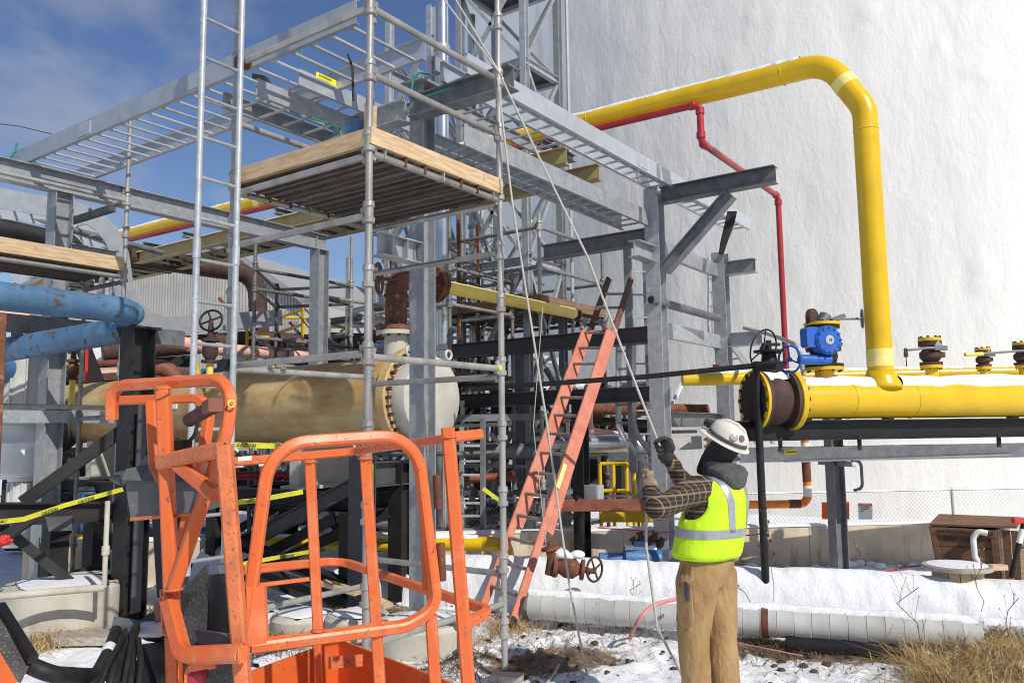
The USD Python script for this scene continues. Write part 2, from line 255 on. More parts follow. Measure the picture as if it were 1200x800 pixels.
def snowcap(pts, r, th, a=58, seed=0, n=None, jag=.5):
    """snow lying on a pipe with a ragged lower edge"""
    P = np.asarray(pts, float); L = np.r_[0, np.cumsum(np.linalg.norm(np.diff(P, axis=0), axis=1))]; n = n or max(8, int(L[-1] / (r * .22))); s = np.linspace(0, L[-1], n)
    Q = np.stack([np.interp(s, L, P[:, i]) for i in range(3)], 1); T = np.gradient(Q, axis=0); T /= np.linalg.norm(T, axis=1)[:, None]
    side = np.cross(T, [0, 0, 1]); side /= np.linalg.norm(side, axis=1)[:, None]; up = np.cross(side, T); k = 9; vs = []
    e = meshkit.noise(np.stack([s / r * 1.6, s * 0, s * 0 + .5], 1), seed); e2 = meshkit.noise(np.stack([s / r * 1.6, s * 0 + 5, s * 0 + .5], 1), seed + 3); hh = meshkit.fbm(np.stack([s / r * .5, s * 0 + 9, s * 0], 1), 3, seed); bite = rng.random(n) * .35
    for j in range(k):
        q = j / (k - 1) * 2 - 1; lim = np.where(q < 0, a * (.6 + jag * (e + bite)), a * (.6 + jag * (e2 + bite))); ang = np.radians(q * lim); rad = r - .004 + th * (.55 + .7 * hh) * (1 - abs(q) ** 3)
        vs.append(Q + side * (np.sin(ang) * rad)[:, None] + up * (np.cos(ang) * rad)[:, None])
    v = np.stack(vs, 1).reshape(-1, 3); f = tri([[i * k + j, i * k + j + 1, (i + 1) * k + j + 1, (i + 1) * k + j] for i in range(n - 1) for j in range(k - 1)])
    return v, f[:, ::-1]
def xf(m, M): return np.asarray(m[0]) @ M[:3, :3].T + M[:3, 3], m[1]
def text(t, h, o, ex, ey, depth=.003, center=False, bold=True):
    m = meshkit.text_mesh(t, h, depth, bold); v = m.vertices.copy(); ex, ey = nrm(ex), nrm(ey)
    if center: v[:, 0] -= (v[:, 0].min() + v[:, 0].max()) / 2
    return V(o) + v[:, :1] * ex + v[:, 1:2] * ey + v[:, 2:] * np.cross(ex, ey), np.array(m.faces)

# ---------------------------------------------------------------- objects
TAKEN = {}
def uniq(parent, name):
    k = TAKEN.setdefault(parent, {}); i = k.get(name, -1) + 1; k[name] = i
    return f'{parent}/{name}' + (f'_{i:03d}' if i else '')
THINGS = []
class Thing:
    def __init__(s, name, label, cat_, group=None, kind=None, loc=None):
        s.name, s.label, s.cat, s.group, s.kind, s.loc, s.parts = name, label, cat_, group, kind, loc, []; THINGS.append(s)
    def add(s, name, mesh, mat, smooth=35, sub=None, label=None, kind=None):
        if name in ('bolts', 'gearbox_bolts', 'rivet_band'): kind = 'stuff'
        p = dict(name=name, mesh=mesh, mat=mat, smooth=smooth, subs=[], label=label, kind=kind)
        (sub['subs'] if sub is not None else s.parts).append(p); return p
def tagp(prim, label=None, cat_=None, group=None, kind=None):
    for k, v in (('label', label), ('category', cat_), ('group', group), ('kind', kind)):
        if v: prim.SetCustomDataByKey(k, v)
def flush():
    for t in THINGS:
        allm = [p['mesh'][0] for p in t.parts] + [q['mesh'][0] for p in t.parts for q in p['subs']]
        vv = np.vstack([np.asarray(a) for a in allm]); lo, hi = vv.min(0), vv.max(0)
        loc = V(t.loc) if t.loc is not None else V([(lo[0] + hi[0]) / 2, (lo[1] + hi[1]) / 2, lo[2]]); loc = np.round(loc, 4)
        path = uniq('/World', t.name)
        if len(t.parts) == 1 and not t.parts[0]['subs']:
            p = t.parts[0]; m = usdkit.mesh(stage, path, (p['mesh'][0] - loc, p['mesh'][1]), MAT[p['mat']], p['smooth']); UsdGeom.Xformable(m).AddTranslateOp().Set(Gf.Vec3d(*loc)); prim = m.GetPrim()
        else:
            x = UsdGeom.Xform.Define(stage, path); x.AddTranslateOp().Set(Gf.Vec3d(*loc)); prim = x.GetPrim()
            for p in t.parts:
                pp = uniq(path, p['name']); m = usdkit.mesh(stage, pp, (p['mesh'][0] - loc, p['mesh'][1]), MAT[p['mat']], p['smooth']); tagp(m.GetPrim(), p['label'], kind=p['kind'])
                for q in p['subs']: m2 = usdkit.mesh(stage, uniq(pp, q['name']), (q['mesh'][0] - loc, q['mesh'][1]), MAT[q['mat']], q['smooth']); tagp(m2.GetPrim(), q['label'], kind=q['kind'])
        tagp(prim, t.label, t.cat, t.group, t.kind); t.prim = prim
def one(name, mesh, mat, label=None, cat_=None, group=None, kind=None, smooth=35):
    t = Thing(name, label, cat_, group, kind); t.add(name, mesh, mat, smooth); return t
FH = V([math.cos(PSI), math.sin(PSI), 0]); RH = V([math.sin(PSI), -math.cos(PSI), 0]); ZU = V([0, 0, 1.])
def head(deg): a = PSI - math.radians(deg); return V([math.cos(a), math.sin(a), 0])   # compass-like: degrees clockwise from the viewing direction

# ================================================================ THE SETTING
def axis(lo, hi, d, far):
    a = list(np.arange(lo, hi, d)); s = d; x = a[-1]
    while x < far: s *= 1.25; x += s; a.append(x)
    s = d; x = a[0]; b = []
    while x > -far: s *= 1.25; x -= s; b.append(x)
    return V(b[::-1] + a)
gx, gy = axis(2.5, 11, .032, 400), axis(-3.0, 7.5, .032, 400)
GX, GY = np.meshgrid(gx, gy, indexing='ij'); pp = np.stack([GX, GY, GX * 0], -1)
near = np.clip(1 - (np.abs(GX - 7) - 7) / 6, 0, 1) * np.clip(1 - (np.abs(GY - 2) - 7) / 6, 0, 1)
def ground_z(x, y):
    p = np.stack([np.asarray(x, float), np.asarray(y, float), np.zeros_like(np.asarray(x, float))], -1)
    return .10 * (meshkit.fbm(p * .9, 3, 1) - .5) + .075 * (meshkit.fbm(p * 4.5, 4, 5) - .5) - .04
GZ = ground_z(GX, GY) * near
for i in range(90):                      # footprints trodden into the snow
    fx, fy, fa = rng.uniform(4.6, 8.0), rng.uniform(-.6, 4.4), rng.uniform(0, PI); i0_, i1_ = np.searchsorted(gx, [fx - .4, fx + .4]); j0_, j1_ = np.searchsorted(gy, [fy - .4, fy + .4])
    lx, ly_ = GX[i0_:i1_, j0_:j1_] - fx, GY[i0_:i1_, j0_:j1_] - fy; u_, w_f = lx * math.cos(fa) + ly_ * math.sin(fa), -lx * math.sin(fa) + ly_ * math.cos(fa); e_ = (u_ / .15) ** 2 + (w_f / .06) ** 2
    GZ[i0_:i1_, j0_:j1_] += -.030 * np.exp(-e_ ** 2) + .012 * np.exp(-(e_ - 2.2) ** 2)
bare = np.zeros_like(GX)
BARE = [((5.647, 3.732, 0)[0], (5.647, 3.732, 0)[1], .45, .16), ((5.977, 3.452, 0)[0], (5.977, 3.452, 0)[1], .4, .14), ((7.129, 2.156, 0)[0], (7.129, 2.156, 0)[1], .4, .2), ((7.158, 1.629, 0)[0], (7.158, 1.629, 0)[1], .4, .2), ((6.939, 2.451, 0)[0], (6.939, 2.451, 0)[1], .4, .16), ((5.254, 4.114, 0)[0], (5.254, 4.114, 0)[1], .5, .12), (6.9, 4.6, .9, .10), (4.6, 6.9, 1.0, .10), (5.6, 5.2, .9, .12), (6.2, 6.4, .9, .15), (7.3, .9, .5, .13), (6.6, -.9, .9, .16), (6.5, 3.3, .8, .07), (7.0, 2.2, .9, .05), (5.3, 1.6, 1.2, .02), (6.2, 5.9, .8, .1), (3.4, 6.2, .8, .06)]
for bx, by, br, ba in BARE: bare += ba * np.exp(-((GX - bx) ** 2 + (GY - by) ** 2) / br ** 2)
n0, n1 = GX.shape; ii = np.arange(n0 * n1).reshape(n0, n1)
gf = tri(np.stack([ii[:-1, :-1], ii[1:, :-1], ii[1:, 1:], ii[:-1, 1:]], -1).reshape(-1, 4))
g = usdkit.mesh(stage, '/World/snowy_ground', (np.stack([GX, GY, GZ], -1).reshape(-1, 3), gf), MAT['ground'], True)
UsdGeom.PrimvarsAPI(g).CreatePrimvar('bare', Sdf.ValueTypeNames.FloatArray, 'vertex').Set(Vt.FloatArray.FromNumpy(bare.reshape(-1).astype(np.float32)))
tagp(g.GetPrim(), 'snow covered yard ground with bare dirt patches', None, None, 'structure')

# storage tank: foam skinned cylinder, slightly lumpy
TC, TR, TH_ = head(22.8) * 32, 14.0, 30.
na, nz = 760, 260; aa = np.arange(na) * 2 * PI / na; zz = np.linspace(-.3, TH_, nz); AA, ZZ = np.meshgrid(aa, zz, indexing='ij')
q = np.stack([np.cos(AA) * TR, np.sin(AA) * TR, ZZ * .35], -1)
dr = 0.05 * (meshkit.fbm(q * .55, 3, 3) - .5) + .040 * (meshkit.fbm(q * V([1.9, 1.9, 2.2]), 4, 8) - .5) + .02 * (meshkit.noise(q * V([3.6, 3.6, 1.2]), 4) - .5)
def tank_hit(p):                  # bearing and height where a line of sight meets the tank
    d = nrm(V([p[0], p[1]])); c = V(TC[:2]); b = d @ c; t = b - math.sqrt(b * b - c @ c + TR ** 2); h = d * t - c; return math.atan2(h[1], h[0]), 1.8 + (p[2] - 1.8) * t / math.hypot(p[0], p[1])
for p, w, h in [((20.943, 1.636, 9.917), .26, .26), ((20.416, 2.374, 10.378), .10, .26), ((20.739, 1.923, 5.157), .22, .36), ((19.516, 3.636, 11.347), .10, .2), ((17.911, 5.886, 11.258), .08, .25)]:   # blisters and patches of newer foam
    an, hz0 = tank_hit(p); k_ = np.exp(-(((AA - (an % (2 * PI))) * TR / w) ** 4 + ((ZZ - hz0) / h) ** 4)); dr = dr + k_ * (.02 + .09 * (meshkit.fbm(q * V([6, 6, 16]), 2, 21) - .4))
tv = np.stack([TC[0] + np.cos(AA) * (TR + dr), TC[1] + np.sin(AA) * (TR + dr), ZZ], -1).reshape(-1, 3); ii = np.arange(na * nz).reshape(na, nz); nx_ = np.roll(ii, -1, 0)
tank = Thing('storage_tank', 'huge white foam covered storage tank filling the right half of the view', 'storage tank', loc=(TC[0], TC[1], 0))
tank.add('tank_wall', (tv, tri(np.stack([ii[:, :-1], nx_[:, :-1], nx_[:, 1:], ii[:, 1:]], -1).reshape(-1, 4))), 'tank_foam', True)
tank.add('tank_roof', lathe(TC + ZU * (TH_ - .05), ZU, [(0, TR + .1), (.4, TR), (2.6, .1)], 96), 'tank_foam', True)
# concrete containment wall behind the yard, cast in panels, snow along its top
wd = nrm(V([RH[0], RH[1], 0]) + .06 * FH)
W0, W1 = V((9.436, 5.542, 0.288)) * V([1, 1, 0]), V((14.038, 0.123, 0.121)) * V([1, 1, 0])
wd = nrm(W1 - W0); wn = np.cross(ZU, wd); WL = np.linalg.norm(W1 - W0); W0 = W0 - wd * 7; WL += 7; WT = .50
wall = Thing('concrete_wall', 'low grey board-marked concrete wall below the chain link fence', 'wall', kind='thing')
k = 0; s = 0.
while s < WL:
    e = min(s + [1.25, 1.22, .62, 1.25][k % 4], WL); off = wn * (.004 * (k % 3))
    wall.add('wall_panel', bar([W0 + wd * (s + .002) + off + ZU * (WT / 2 - .2), W0 + wd * (e - .002) + off + ZU * (WT / 2 - .2)], .22, WT + .4, c=.004), 'concrete', 30); s = e; k += 1
wall.add('wall_core', bar([W0 + ZU * (WT / 2 - .22), W0 + wd * WL + ZU * (WT / 2 - .22)], .16, WT + .38, c=0), 'concrete', False)
sv = []; ns = 260
for i in range(ns):
    p = W0 + wd * WL * i / (ns - 1); h = .012 + .03 * meshkit.fbm(V([i * .11, 2, 3]), 3, 4)
    for o, z in ((-.12, -.004), (-.10, h * .7), (0, h), (.10, h * .7), (.12, -.006)): sv.append(p + wn * o + ZU * (WT + z))
wall.add('snow_cap', (V(sv), tri([[i * 5 + j, (i + 1) * 5 + j, (i + 1) * 5 + j + 1, i * 5 + j + 1] for i in range(ns - 1) for j in range(4)])), 'snow', True)
# snow clods along the foot of the wall
cl = []
for i in range(150):
    s = rng.random() ** 1.0 * WL; r = .02 + .06 * rng.random() ** 2; m = ball((0, 0, 0), 1, 1); p = W0 + wd * s - wn * (.16 + .35 * rng.random() ** 2)
    v = m[0] * (1 + .6 * (meshkit.noise(m[0] * 1.7 + i, 3)[:, None] - .5)) * V([r * 1.3, r * 1.3, r * .8]); cl.append((v + V([p[0], p[1], ground_z(p[0], p[1]) + r * .25]), m[1]))
one('snow_clods', cat(cl), 'snow', 'loose clods of snow piled along the foot of the concrete wall', 'snow', kind='stuff', smooth=True)

# chain link fence behind the wall
fn = Thing('chain_link_fence', 'grey chain link fence in front of the white tank base', 'fence')
F0 = W0 - wn * -1.1; FHt = .84
for i in range(9):
    p = F0 + wd * (1.2 + i * 1.92 + (.25 if i % 2 else 0)); fn.add('fence_post', cyl(p - ZU * .2, p + ZU * (FHt + .02), .022, 8), 'chain', 30)
fn.add('top_rail', cyl(F0 + ZU * FHt, F0 + wd * WL + ZU * FHt, .014, 8), 'chain', 30)
wl = []; st = .062; x = -1.0
def wire(a, b, r=.0016):
    d = nrm(b - a); s1 = nrm(np.cross(d, wn)); v = [];
    for p in (a, b):
        for t in range(3): v.append(p + (s1 * math.cos(t * 2.094) + wn * math.sin(t * 2.094)) * r)
    return V(v), V([[0, 1, 4], [0, 4, 3], [1, 2, 5], [1, 5, 4], [2, 0, 3], [2, 3, 5]])
hh = FHt - .1; x = 5.0 - hh
while x < WL:
    for sg in (1, -1):
        a, b = (x, x + hh) if sg > 0 else (x + hh, x); wl.append(wire(F0 + wd * a + ZU * .1 + wn * .002 * sg, F0 + wd * b + ZU * FHt + wn * .002 * sg))
    x += st
fn.add('wire_mesh', cat(wl), 'chain', False, kind='stuff')
def fence_sign(px0, px1, py0, py1, mat, label, lines, name='fence_sign'):
    pass
def on_fence(a): d = V(a) - EYE; t = ((F0 - EYE) @ wn) / (d @ wn); return EYE + d * t - wn * .03
t = Thing('danger_sign', 'plain orange sign on the fence partly hidden behind a grey post', 'sign')
a, b, c, d = [on_fence(p) for p in ((12.34, 3.365, 0.722), (12.569, 3.044, 0.729), (12.56, 3.056, 0.476), (12.332, 3.376, 0.48))]
t.add('sign_board', plate([a, b, c, d], wn, .006), 'sign_orange', False)
t.add('lettering', text('DANGER', .05, lerp(a, d, .45) + (b - a) * .2 - wn * .004, b - a, a - d, .002), 'ink', False)
t = Thing('warning_sign', 'small white sign with red heading hanging on the chain link fence', 'sign')
a, b, c, d = [on_fence(p) for p in ((12.64, 2.945, 0.716), (12.761, 2.774, 0.713), (12.753, 2.786, 0.472), (12.639, 2.946, 0.474))]
t.add('sign_board', plate([a, b, c, d], wn, .006), 'sign_white', False)
e1, e2 = nrm(b - a), nrm(a - d); W_ = np.linalg.norm(b - a)
t.add('heading', plate([a - e2 * .012 + e1 * .012 - wn * .005, b - e2 * .012 - e1 * .012 - wn * .005, b - e2 * .05 - e1 * .012 - wn * .005, a - e2 * .05 + e1 * .012 - wn * .005], wn, .004), 'sign_red', False)
for i, tx in enumerate(('WARNING', 'AUTHORIZED', 'PERSONNEL', 'ONLY')):
    if i: t.add('lettering', text(tx, .016, a + e1 * .03 - e2 * (.075 + .03 * (i - 1)) - wn * .004, e1, e2, .002), 'ink', False)
    else: t.add('lettering', text(tx, .022, a + e1 * .03 - e2 * .042 - wn * .0075, e1, e2, .002), 'sign_white', False)

# ================================================================ STEEL FRAMES
K1, K2, K3, K4, K5 = V([5.62, 5.02, 0]), V([9.72, 4.6, 0]), V([4.62, 9.85, 0]), V([8.6, 9.85, 0]), V([12.0, 4.6, 0])
X_, Y_ = V([1., 0, 0]), V([0, 1., 0])
fr = Thing('pipe_rack_frame', 'galvanised steel frame with two tall columns carrying the cable trays over the scaffold', 'steel frame', loc=(7.6, 4.8, 0))
c = fr.add('column', ibeam(K1, K1 + ZU * 5.05, .17, .17, X_), 'galv', 30)
fr.add('stub_beam', ibeam(K1 + V([-.62, -.03, 3.42]), K1 + V([-.10, -.03, 3.42]), .20, .15), 'galv_bright', 30)
for i in range(3): fr.add('stiffener', box(K1[0] - .50 + i * .19, K1[0] - .49 + i * .19, K1[1] - .10, K1[1] - .036, 3.332, 3.508), 'galv', False)
fr.add('cap_plate', box(K1[0] - .16, K1[0] + .16, K1[1] - .14, K1[1] + .14, 5.052, 5.075), 'galv', False)
fr.add('base_plate', box(K1[0] - .17, K1[0] + .17, K1[1] - .17, K1[1] + .17, -.03, -.002), 'galv', False)
fr.add('column', ibeam(K2, K2 + ZU * 4.95, .20, .20, X_), 'galv', 30)
fr.add('arm_beam', ibeam(K2 + V([0, -.11, 4.84]), K2 + V([0, -1.62, 4.84]), .21, .16), 'galv_dull', 30)
fr.add('brace', ibeam(K2 + V([0, -.12, 3.85]), K2 + V([0, -1.05, 4.70]), .15, .15, (0, .6, .8)), 'galv_dull', 30)
fr.add('stub_beam', ibeam(K2 + V([-.62, 0, 4.05]), K2 + V([-.11, 0, 4.05]), .21, .16), 'galv', 30)
fr.add('tray_beam', ibeam(K2 + V([-.0, .12, 4.33]), K2 + V([0, 1.75, 4.33]), .21, .16), 'galv_dull', 30)
fr.add('long_beam', ibeam(V([K2[0], K2[1] + .12, 3.02]), V([K2[0], 8.7, 3.02]), .22, .18), 'grey_steel', 30)
fr.add('long_beam', ibeam(V([K2[0], K2[1] + .12, 2.25]), V([K2[0], 8.7, 2.25]), .20, .18), 'grey_steel', 30)
fr.add('tie_beam', chan(K2 + V([.11, .0, 3.10]), K5 + V([-.11, 0, 3.10]), .20, .07, ZU, -1), 'galv', 30)
fr.add('tie_beam', chan(K2 + V([.11, .0, 4.2]), K5 + V([-.11, 0, 4.2]), .20, .07, ZU, -1), 'galv', 30)
fr.add('column', ibeam(K5, K5 + ZU * 4.48, .20, .20, X_), 'galv', 30)
fr.add('stub_beam', ibeam(K5 + V([0, -.11, 4.22]), K5 + V([0, -.55, 4.22]), .21, .16), 'galv', 30)
fr.add('stub_beam', ibeam(K5 + V([0, -.11, 3.12]), K5 + V([0, -.60, 3.12]), .21, .16), 'galv', 30)
fr.add('base_beam', ibeam(K2 + V([.11, .05, 1.92]), K5 + V([-.11, .05, 1.92]), .20, .16), 'galv_dull', 30)
fr.add('cross_beam', ibeam(K1 + V([-.12, -.0, 4.80]), K1 + V([-.12, -1.15, 4.80]), .20, .16), 'galv_dull', 30)
fr.add('cross_beam', ibeam(K1 + V([-.12, .1, 4.80]), K1 + V([-.12, 1.1, 4.80]), .20, .16), 'galv', 30)
# left frame
f2 = Thing('left_pipe_rack_frame', 'galvanised goalpost frame at the left with a long beam under the cable tray', 'steel frame', loc=(6.6, 9.85, 0))
f2.name = 'pipe_rack_frame'
f2.add('column', ibeam(K3, K3 + ZU * 4.66, .21, .21, X_), 'galv', 30)
f2.add('column', ibeam(K4, K4 + ZU * 4.66, .21, .21, X_), 'galv', 30)
f2.add('top_beam', ibeam(V([2.6, 9.85, 4.79]), V([8.72, 9.85, 4.79]), .25, .16), 'galv', 30)
for x in (3.3, 5.35, 6.9, 8.5): f2.add('stiffener', box(x, x + .012, 9.80, 9.846, 4.682, 4.898), 'galv', False)
f2.add('bracket', ibeam(K3 + V([.11, .1, 4.0]), K3 + V([.75, .1, 4.0]), .2, .15), 'galv', 30)
f2.add('bracket_post', ibeam(K3 + V([.62, .1, 3.3]), K3 + V([.62, .1, 3.9]), .12, .12, X_), 'galv', 30)
f2.add('angle_arm', bar([K3 + V([.15, -.9, 4.36]), K3 + V([.15, .6, 4.36])], .07, .07, c=0), 'grey_steel', 30)
f2.add('low_beam', chan(V([2.6, 9.7, 2.02]), V([5.4, 9.7, 2.02]), .14, .07, ZU, -1), 'galv', 30)
f2.add('low_beam', chan(V([2.6, 9.7, 3.05]), V([6.2, 9.7, 3.05]), .2, .07, ZU, -1), 'galv_dull', 30)

# ================================================================ CABLE TRAYS
def tray(a, b, side, w, label, group=None, h=.15, n=None, mat='galv_bright', sticker=False, splice=(), name='cable_tray', drop=0, rungs=True):
    """ladder type tray from a to b; the second rail lies w towards side"""
    a, b, side = V(a) * 1., V(b) * 1., nrm(side); t = Thing(name, label, 'cable tray', group); d = nrm(b - a); L = np.linalg.norm(b - a)
    s0 = 1 if np.cross(d, ZU) @ side > 0 else -1
    for o, sg in ((0, s0), (w, -s0)): t.add('side_rail', chan(a + side * o + ZU * h / 2, b + side * o + ZU * h / 2, h, .035, ZU, sg, .005), mat, 30)
    k = n or int(L / .235)
    for i in range(k if rungs else 0):
        p = a + d * (L * (i + .5) / k) + ZU * .030; t.add('rung', bar([p + side * .012, p + side * (w - .012)], .030, .022, c=.004), mat, 30)
    for s in splice: t.add('splice_plate', bar([a + d * (s - .12) - side * .006 + ZU * h / 2, a + d * (s + .12) - side * .006 + ZU * h / 2], .006, h * .72, c=0), 'galv_bright', 30)
    return t
T1 = tray((4.22, 4.45, 4.94), (4.22, 10.7, 4.94), X_, .80, 'long ladder cable tray along the upper left against the sky', splice=(2.1, 4.1), h=.19)
T2 = tray((5.4, 4.30, 4.92), (12.6, 4.30, 4.92), Y_, .31, 'upper ladder cable tray running down from the scaffold to the bracket arm', mat='galv_bright', splice=(3.4,), h=.19)
T3 = tray((5.75, 4.62, 4.44), (9.6, 4.62, 4.44), Y_, .40, 'lower ladder cable tray ending at the dark support beam', mat='galv', h=.2)
T4 = tray((4.58, 5.55, 4.86), (6.15, 5.55, 4.86), Y_, .60, 'short cable tray with a yellow sticker on its side', mat='galv_bright')
sa = V((4.769, 5.545, 5.007)); 
T4.add('warning_sticker', plate([sa + V([0, -.004, .038]), sa + V([.24, -.004, .038]), sa + V([.24, -.004, -.042]), sa + V([0, -.004, -.042])], Y_, .004), 'sticker_yellow', False)
T4.add('sticker_lettering', text('WARNING', .022, sa + V([.03, -.007, .004]), X_, ZU, .001), 'ink', False)
T4.add('sticker_lettering', text('CABLE TRAY ONLY', .010, sa + V([.03, -.007, -.022]), X_, ZU, .001), 'ink', False)
tray((4.3, 5.75, 4.72), (6.4, 5.75, 4.72), Y_, .5, 'short lower cable tray just behind the stickered one', mat='galv')
tray((5.9, 5.1, 5.35), (8.6, 5.1, 5.35), Y_, .6, 'topmost short cable tray above the first tall column', mat='galv')
# tray on the right, in front of the tank
ra, rb = V((8.761, 3.215, 1.422)), V((11.959, 0.024, 1.479))
rd = nrm(rb - ra); rs = np.cross(ZU, rd)
T5 = tray(ra, (rb[0], rb[1], ra[2]), rs, .45, 'grey cable tray with snow on its lip below the yellow header', h=.155, mat='galv')
p = V((9.059, 2.832, 1.526)); T5.add('warning_sticker', plate([p + rd * 0 - rs * .008 + ZU * .028, p + rd * .14 - rs * .008 + ZU * .028, p + rd * .14 - rs * .008 - ZU * .022, p - rs * .008 - ZU * .022], rs, .004), 'sticker_yellow', False)
T5.add('sticker_lettering', text('WARNING', .018, p + rd * .012 - rs * .012 - ZU * .004, rd, ZU, .001), 'ink', False)
T5.add('snow_line', bar([ra + rd * .5 - rs * .02 + ZU * -.004, ra + rd * 3.3 - rs * .02 + ZU * -.004], .03, .018, c=.005), 'snow', 30)
# curved trays at the far left and beside the second column
def curved_tray(pts, side, w, label, h=.16, bend=.9, mat='galv_bright', step=.24):
    t = Thing('cable_tray', label, 'cable tray'); P = fillet(pts, bend, 12); side = nrm(side)
    for o in (0, w): t.add('side_rail', bar([p + side * o for p in P], .03, h, (0, 0, 1) if abs(nrm(P[1] - P[0])[2]) < .7 else X_, c=0), mat, 35)
    L = np.r_[0, np.cumsum([np.linalg.norm(P[i + 1] - P[i]) for i in range(len(P) - 1)])]
    for s in np.arange(step / 2, L[-1], step): p = V([np.interp(s, L, V(P)[:, i]) for i in range(3)]); t.add('rung', bar([p + side * .02, p + side * (w - .02)], .03, .025, c=0), mat, 30)
    return t
curved_tray([V((4.426, 12.6, 5.174)), V((6.763, 12.6, 5.251)), V((7.075, 12.6, 3.503)), V((10.084, 12.6, 4.001))], Y_, .6, 'wide cable tray dropping in an S curve at the far left', h=.3, bend=.75)
curved_tray([V((13.117, 4.9, 4.666)), V((12.965, 4.9, 3.283)), V((15.114, 4.9, 2.278)), V((15.003, 4.9, 1.499))], Y_, .3, 'narrow cable tray bending down past the rusty valve', h=.15, bend=.4, mat='galv')
curved_tray([V((9.815, 5.01, 2.964)), V((9.796, 5.037, 1.773)), V((9.82, 4.658, 1.33)), V((9.886, 4.395, 1.256))], (0, 1, 0), .22, 'small curved cable tray just above the worker gloves', h=.12, bend=.5, mat='galv')
# vertical tray strip between the two columns
tv_ = Thing('cable_tray', 'vertical ladder cable tray standing left of the second tall column', 'cable tray')
e0, e1 = V((10.418, 5.37, 4.426)), V((10.576, 5.149, 4.423))
for e in (e0, e1): tv_.add('side_rail', bar([e, e * V([1, 1, 0]) + V([0, 0, 1.2])], .12, .03, X_, c=0), 'galv', 30)
for z in np.arange(1.4, 4.3, .33): tv_.add('rung', bar([e0 * V([1, 1, 0]) + ZU * z, e1 * V([1, 1, 0]) + ZU * z], .025, .025, c=0), 'galv', 30)

# ================================================================ PIPES
def flange(t, c, ax, R, th, mat, n=12, bolts='rust_dark', br=None, sub=None, rb=None):
    f = t.add('flange', cyl(V(c) - nrm(ax) * th / 2, V(c) + nrm(ax) * th / 2, R, 32), mat, 30, sub)
    t.add('bolts', hexring(c, ax, rb or R * .86, br or R * .075, th * 1.9, n), bolts, 30, f if sub is None else sub); return f
# big overhead yellow gas pipe: along +y, bends over, comes down to the header
H0 = V((9.142, 1.821, 2.213)); ry = [V((9.122, 1.848, 4.744)) * V([0, 0, 1]) + H0 * V([1, 1, 0]), None]
ztop = (9.056, 2.027, 5.598)[2] + .22; R8 = .128
top = V([H0[0], H0[1], ztop])
path = [H0 + ZU * -.0, V([H0[0], H0[1], ztop - .62]), V([H0[0] + .02, H0[1] + .36, ztop]), V([H0[0] + .02, H0[1] + 25, ztop + .36])]
FP = fillet(path, .42, 9)
gp = Thing('yellow_gas_pipe', 'thick yellow gas pipe running overhead and bending down in front of the white tank', 'gas pipe')
gp.add('pipe', tube(path, R8, 36, .42, 9), 'yellow_paint', 40)
iz = [i for i in range(len(FP))]
gp.add('weld_bead', torus(V([H0[0], H0[1], ztop - .87]), ZU, R8, .006, 36, 6), 'yellow_paint', True)
for yy in (3.4, 6.6): gp.add('weld_bead', torus(V([H0[0] + .02, H0[1] + yy, ztop + .0146 * (yy - .36)]), Y_, R8, .005, 36, 6), 'yellow_paint', True)
gp.add('weld_bead', torus(V([H0[0] + .02, H0[1] + .85, ztop]), Y_, R8, .006, 36, 6), 'yellow_paint', True)
da = nrm(path[2] - path[1]); ca = lerp(path[1], path[2], .52)
gp.add('tape_band', cyl(ca - da * .06, ca + da * .06, R8 + .003, 36, .001), 'yellow_tape', 40)
gp.add('tape_band', cyl(H0 + ZU * .20, H0 + ZU * .38, R8 + .003, 36, .001), 'yellow_tape', 40)
for yy in (7.6, 8.2): gp.add('tape_band', cyl(V([H0[0] + .02, H0[1] + yy + 2.6, ztop + .0146 * (yy + 2.24)]), V([H0[0] + .02, H0[1] + yy + 2.75, ztop + .0146 * (yy + 2.39)]), R8 + .003, 36, .001), 'yellow_tape', 40)
gp.add('snow_cap', snowcap([V([H0[0] + .02, H0[1] + .65, ztop]), V([H0[0] + .02, H0[1] + 24.5, ztop + .353])], R8, .035, 40, 5, 640, jag=.8), 'snow', True)
# khaki beams carrying it
pb = Thing('pipe_bridge', 'weathered tan pipe bridge of long beams and cross members under the overhead gas pipe', 'pipe bridge')
for ox in (-.42, .42): pb.add('bridge_beam', ibeam(V([H0[0] + ox, H0[1] + 3.5, ztop - .53]), V([H0[0] + ox, H0[1] + 22, ztop - .53]), .22, .14), 'yellow_pale' if False else 'khaki', 30)
for yy in np.arange(3.9, 22, 1.35): pb.add('cross_member', ibeam(V([H0[0] - .41, H0[1] + yy, ztop - .27]), V([H0[0] + .40, H0[1] + yy, ztop - .27]), .10, .10), 'galv_dull', 30)
for yy in np.arange(4.2, 22, .45): pb.add('lower_rung', bar([V([H0[0] - .40, H0[1] + yy, ztop - .60]), V([H0[0] + .40, H0[1] + yy, ztop - .60])], .04, .04, c=0), 'grey_steel', 30)
pb.add('snow_strip', bar([V([H0[0] - .42, H0[1] + 3.7, ztop - .415]), V([H0[0] - .42, H0[1] + 21.9, ztop - .415])], .12, .02, c=.006), 'snow', 30)
for yy in (): pb.add('bridge_post', ibeam(V([H0[0] + .42, H0[1] + yy, 0]), V([H0[0] + .42, H0[1] + yy, ztop - .66]), .2, .2, X_), 'galv_dull', 30)
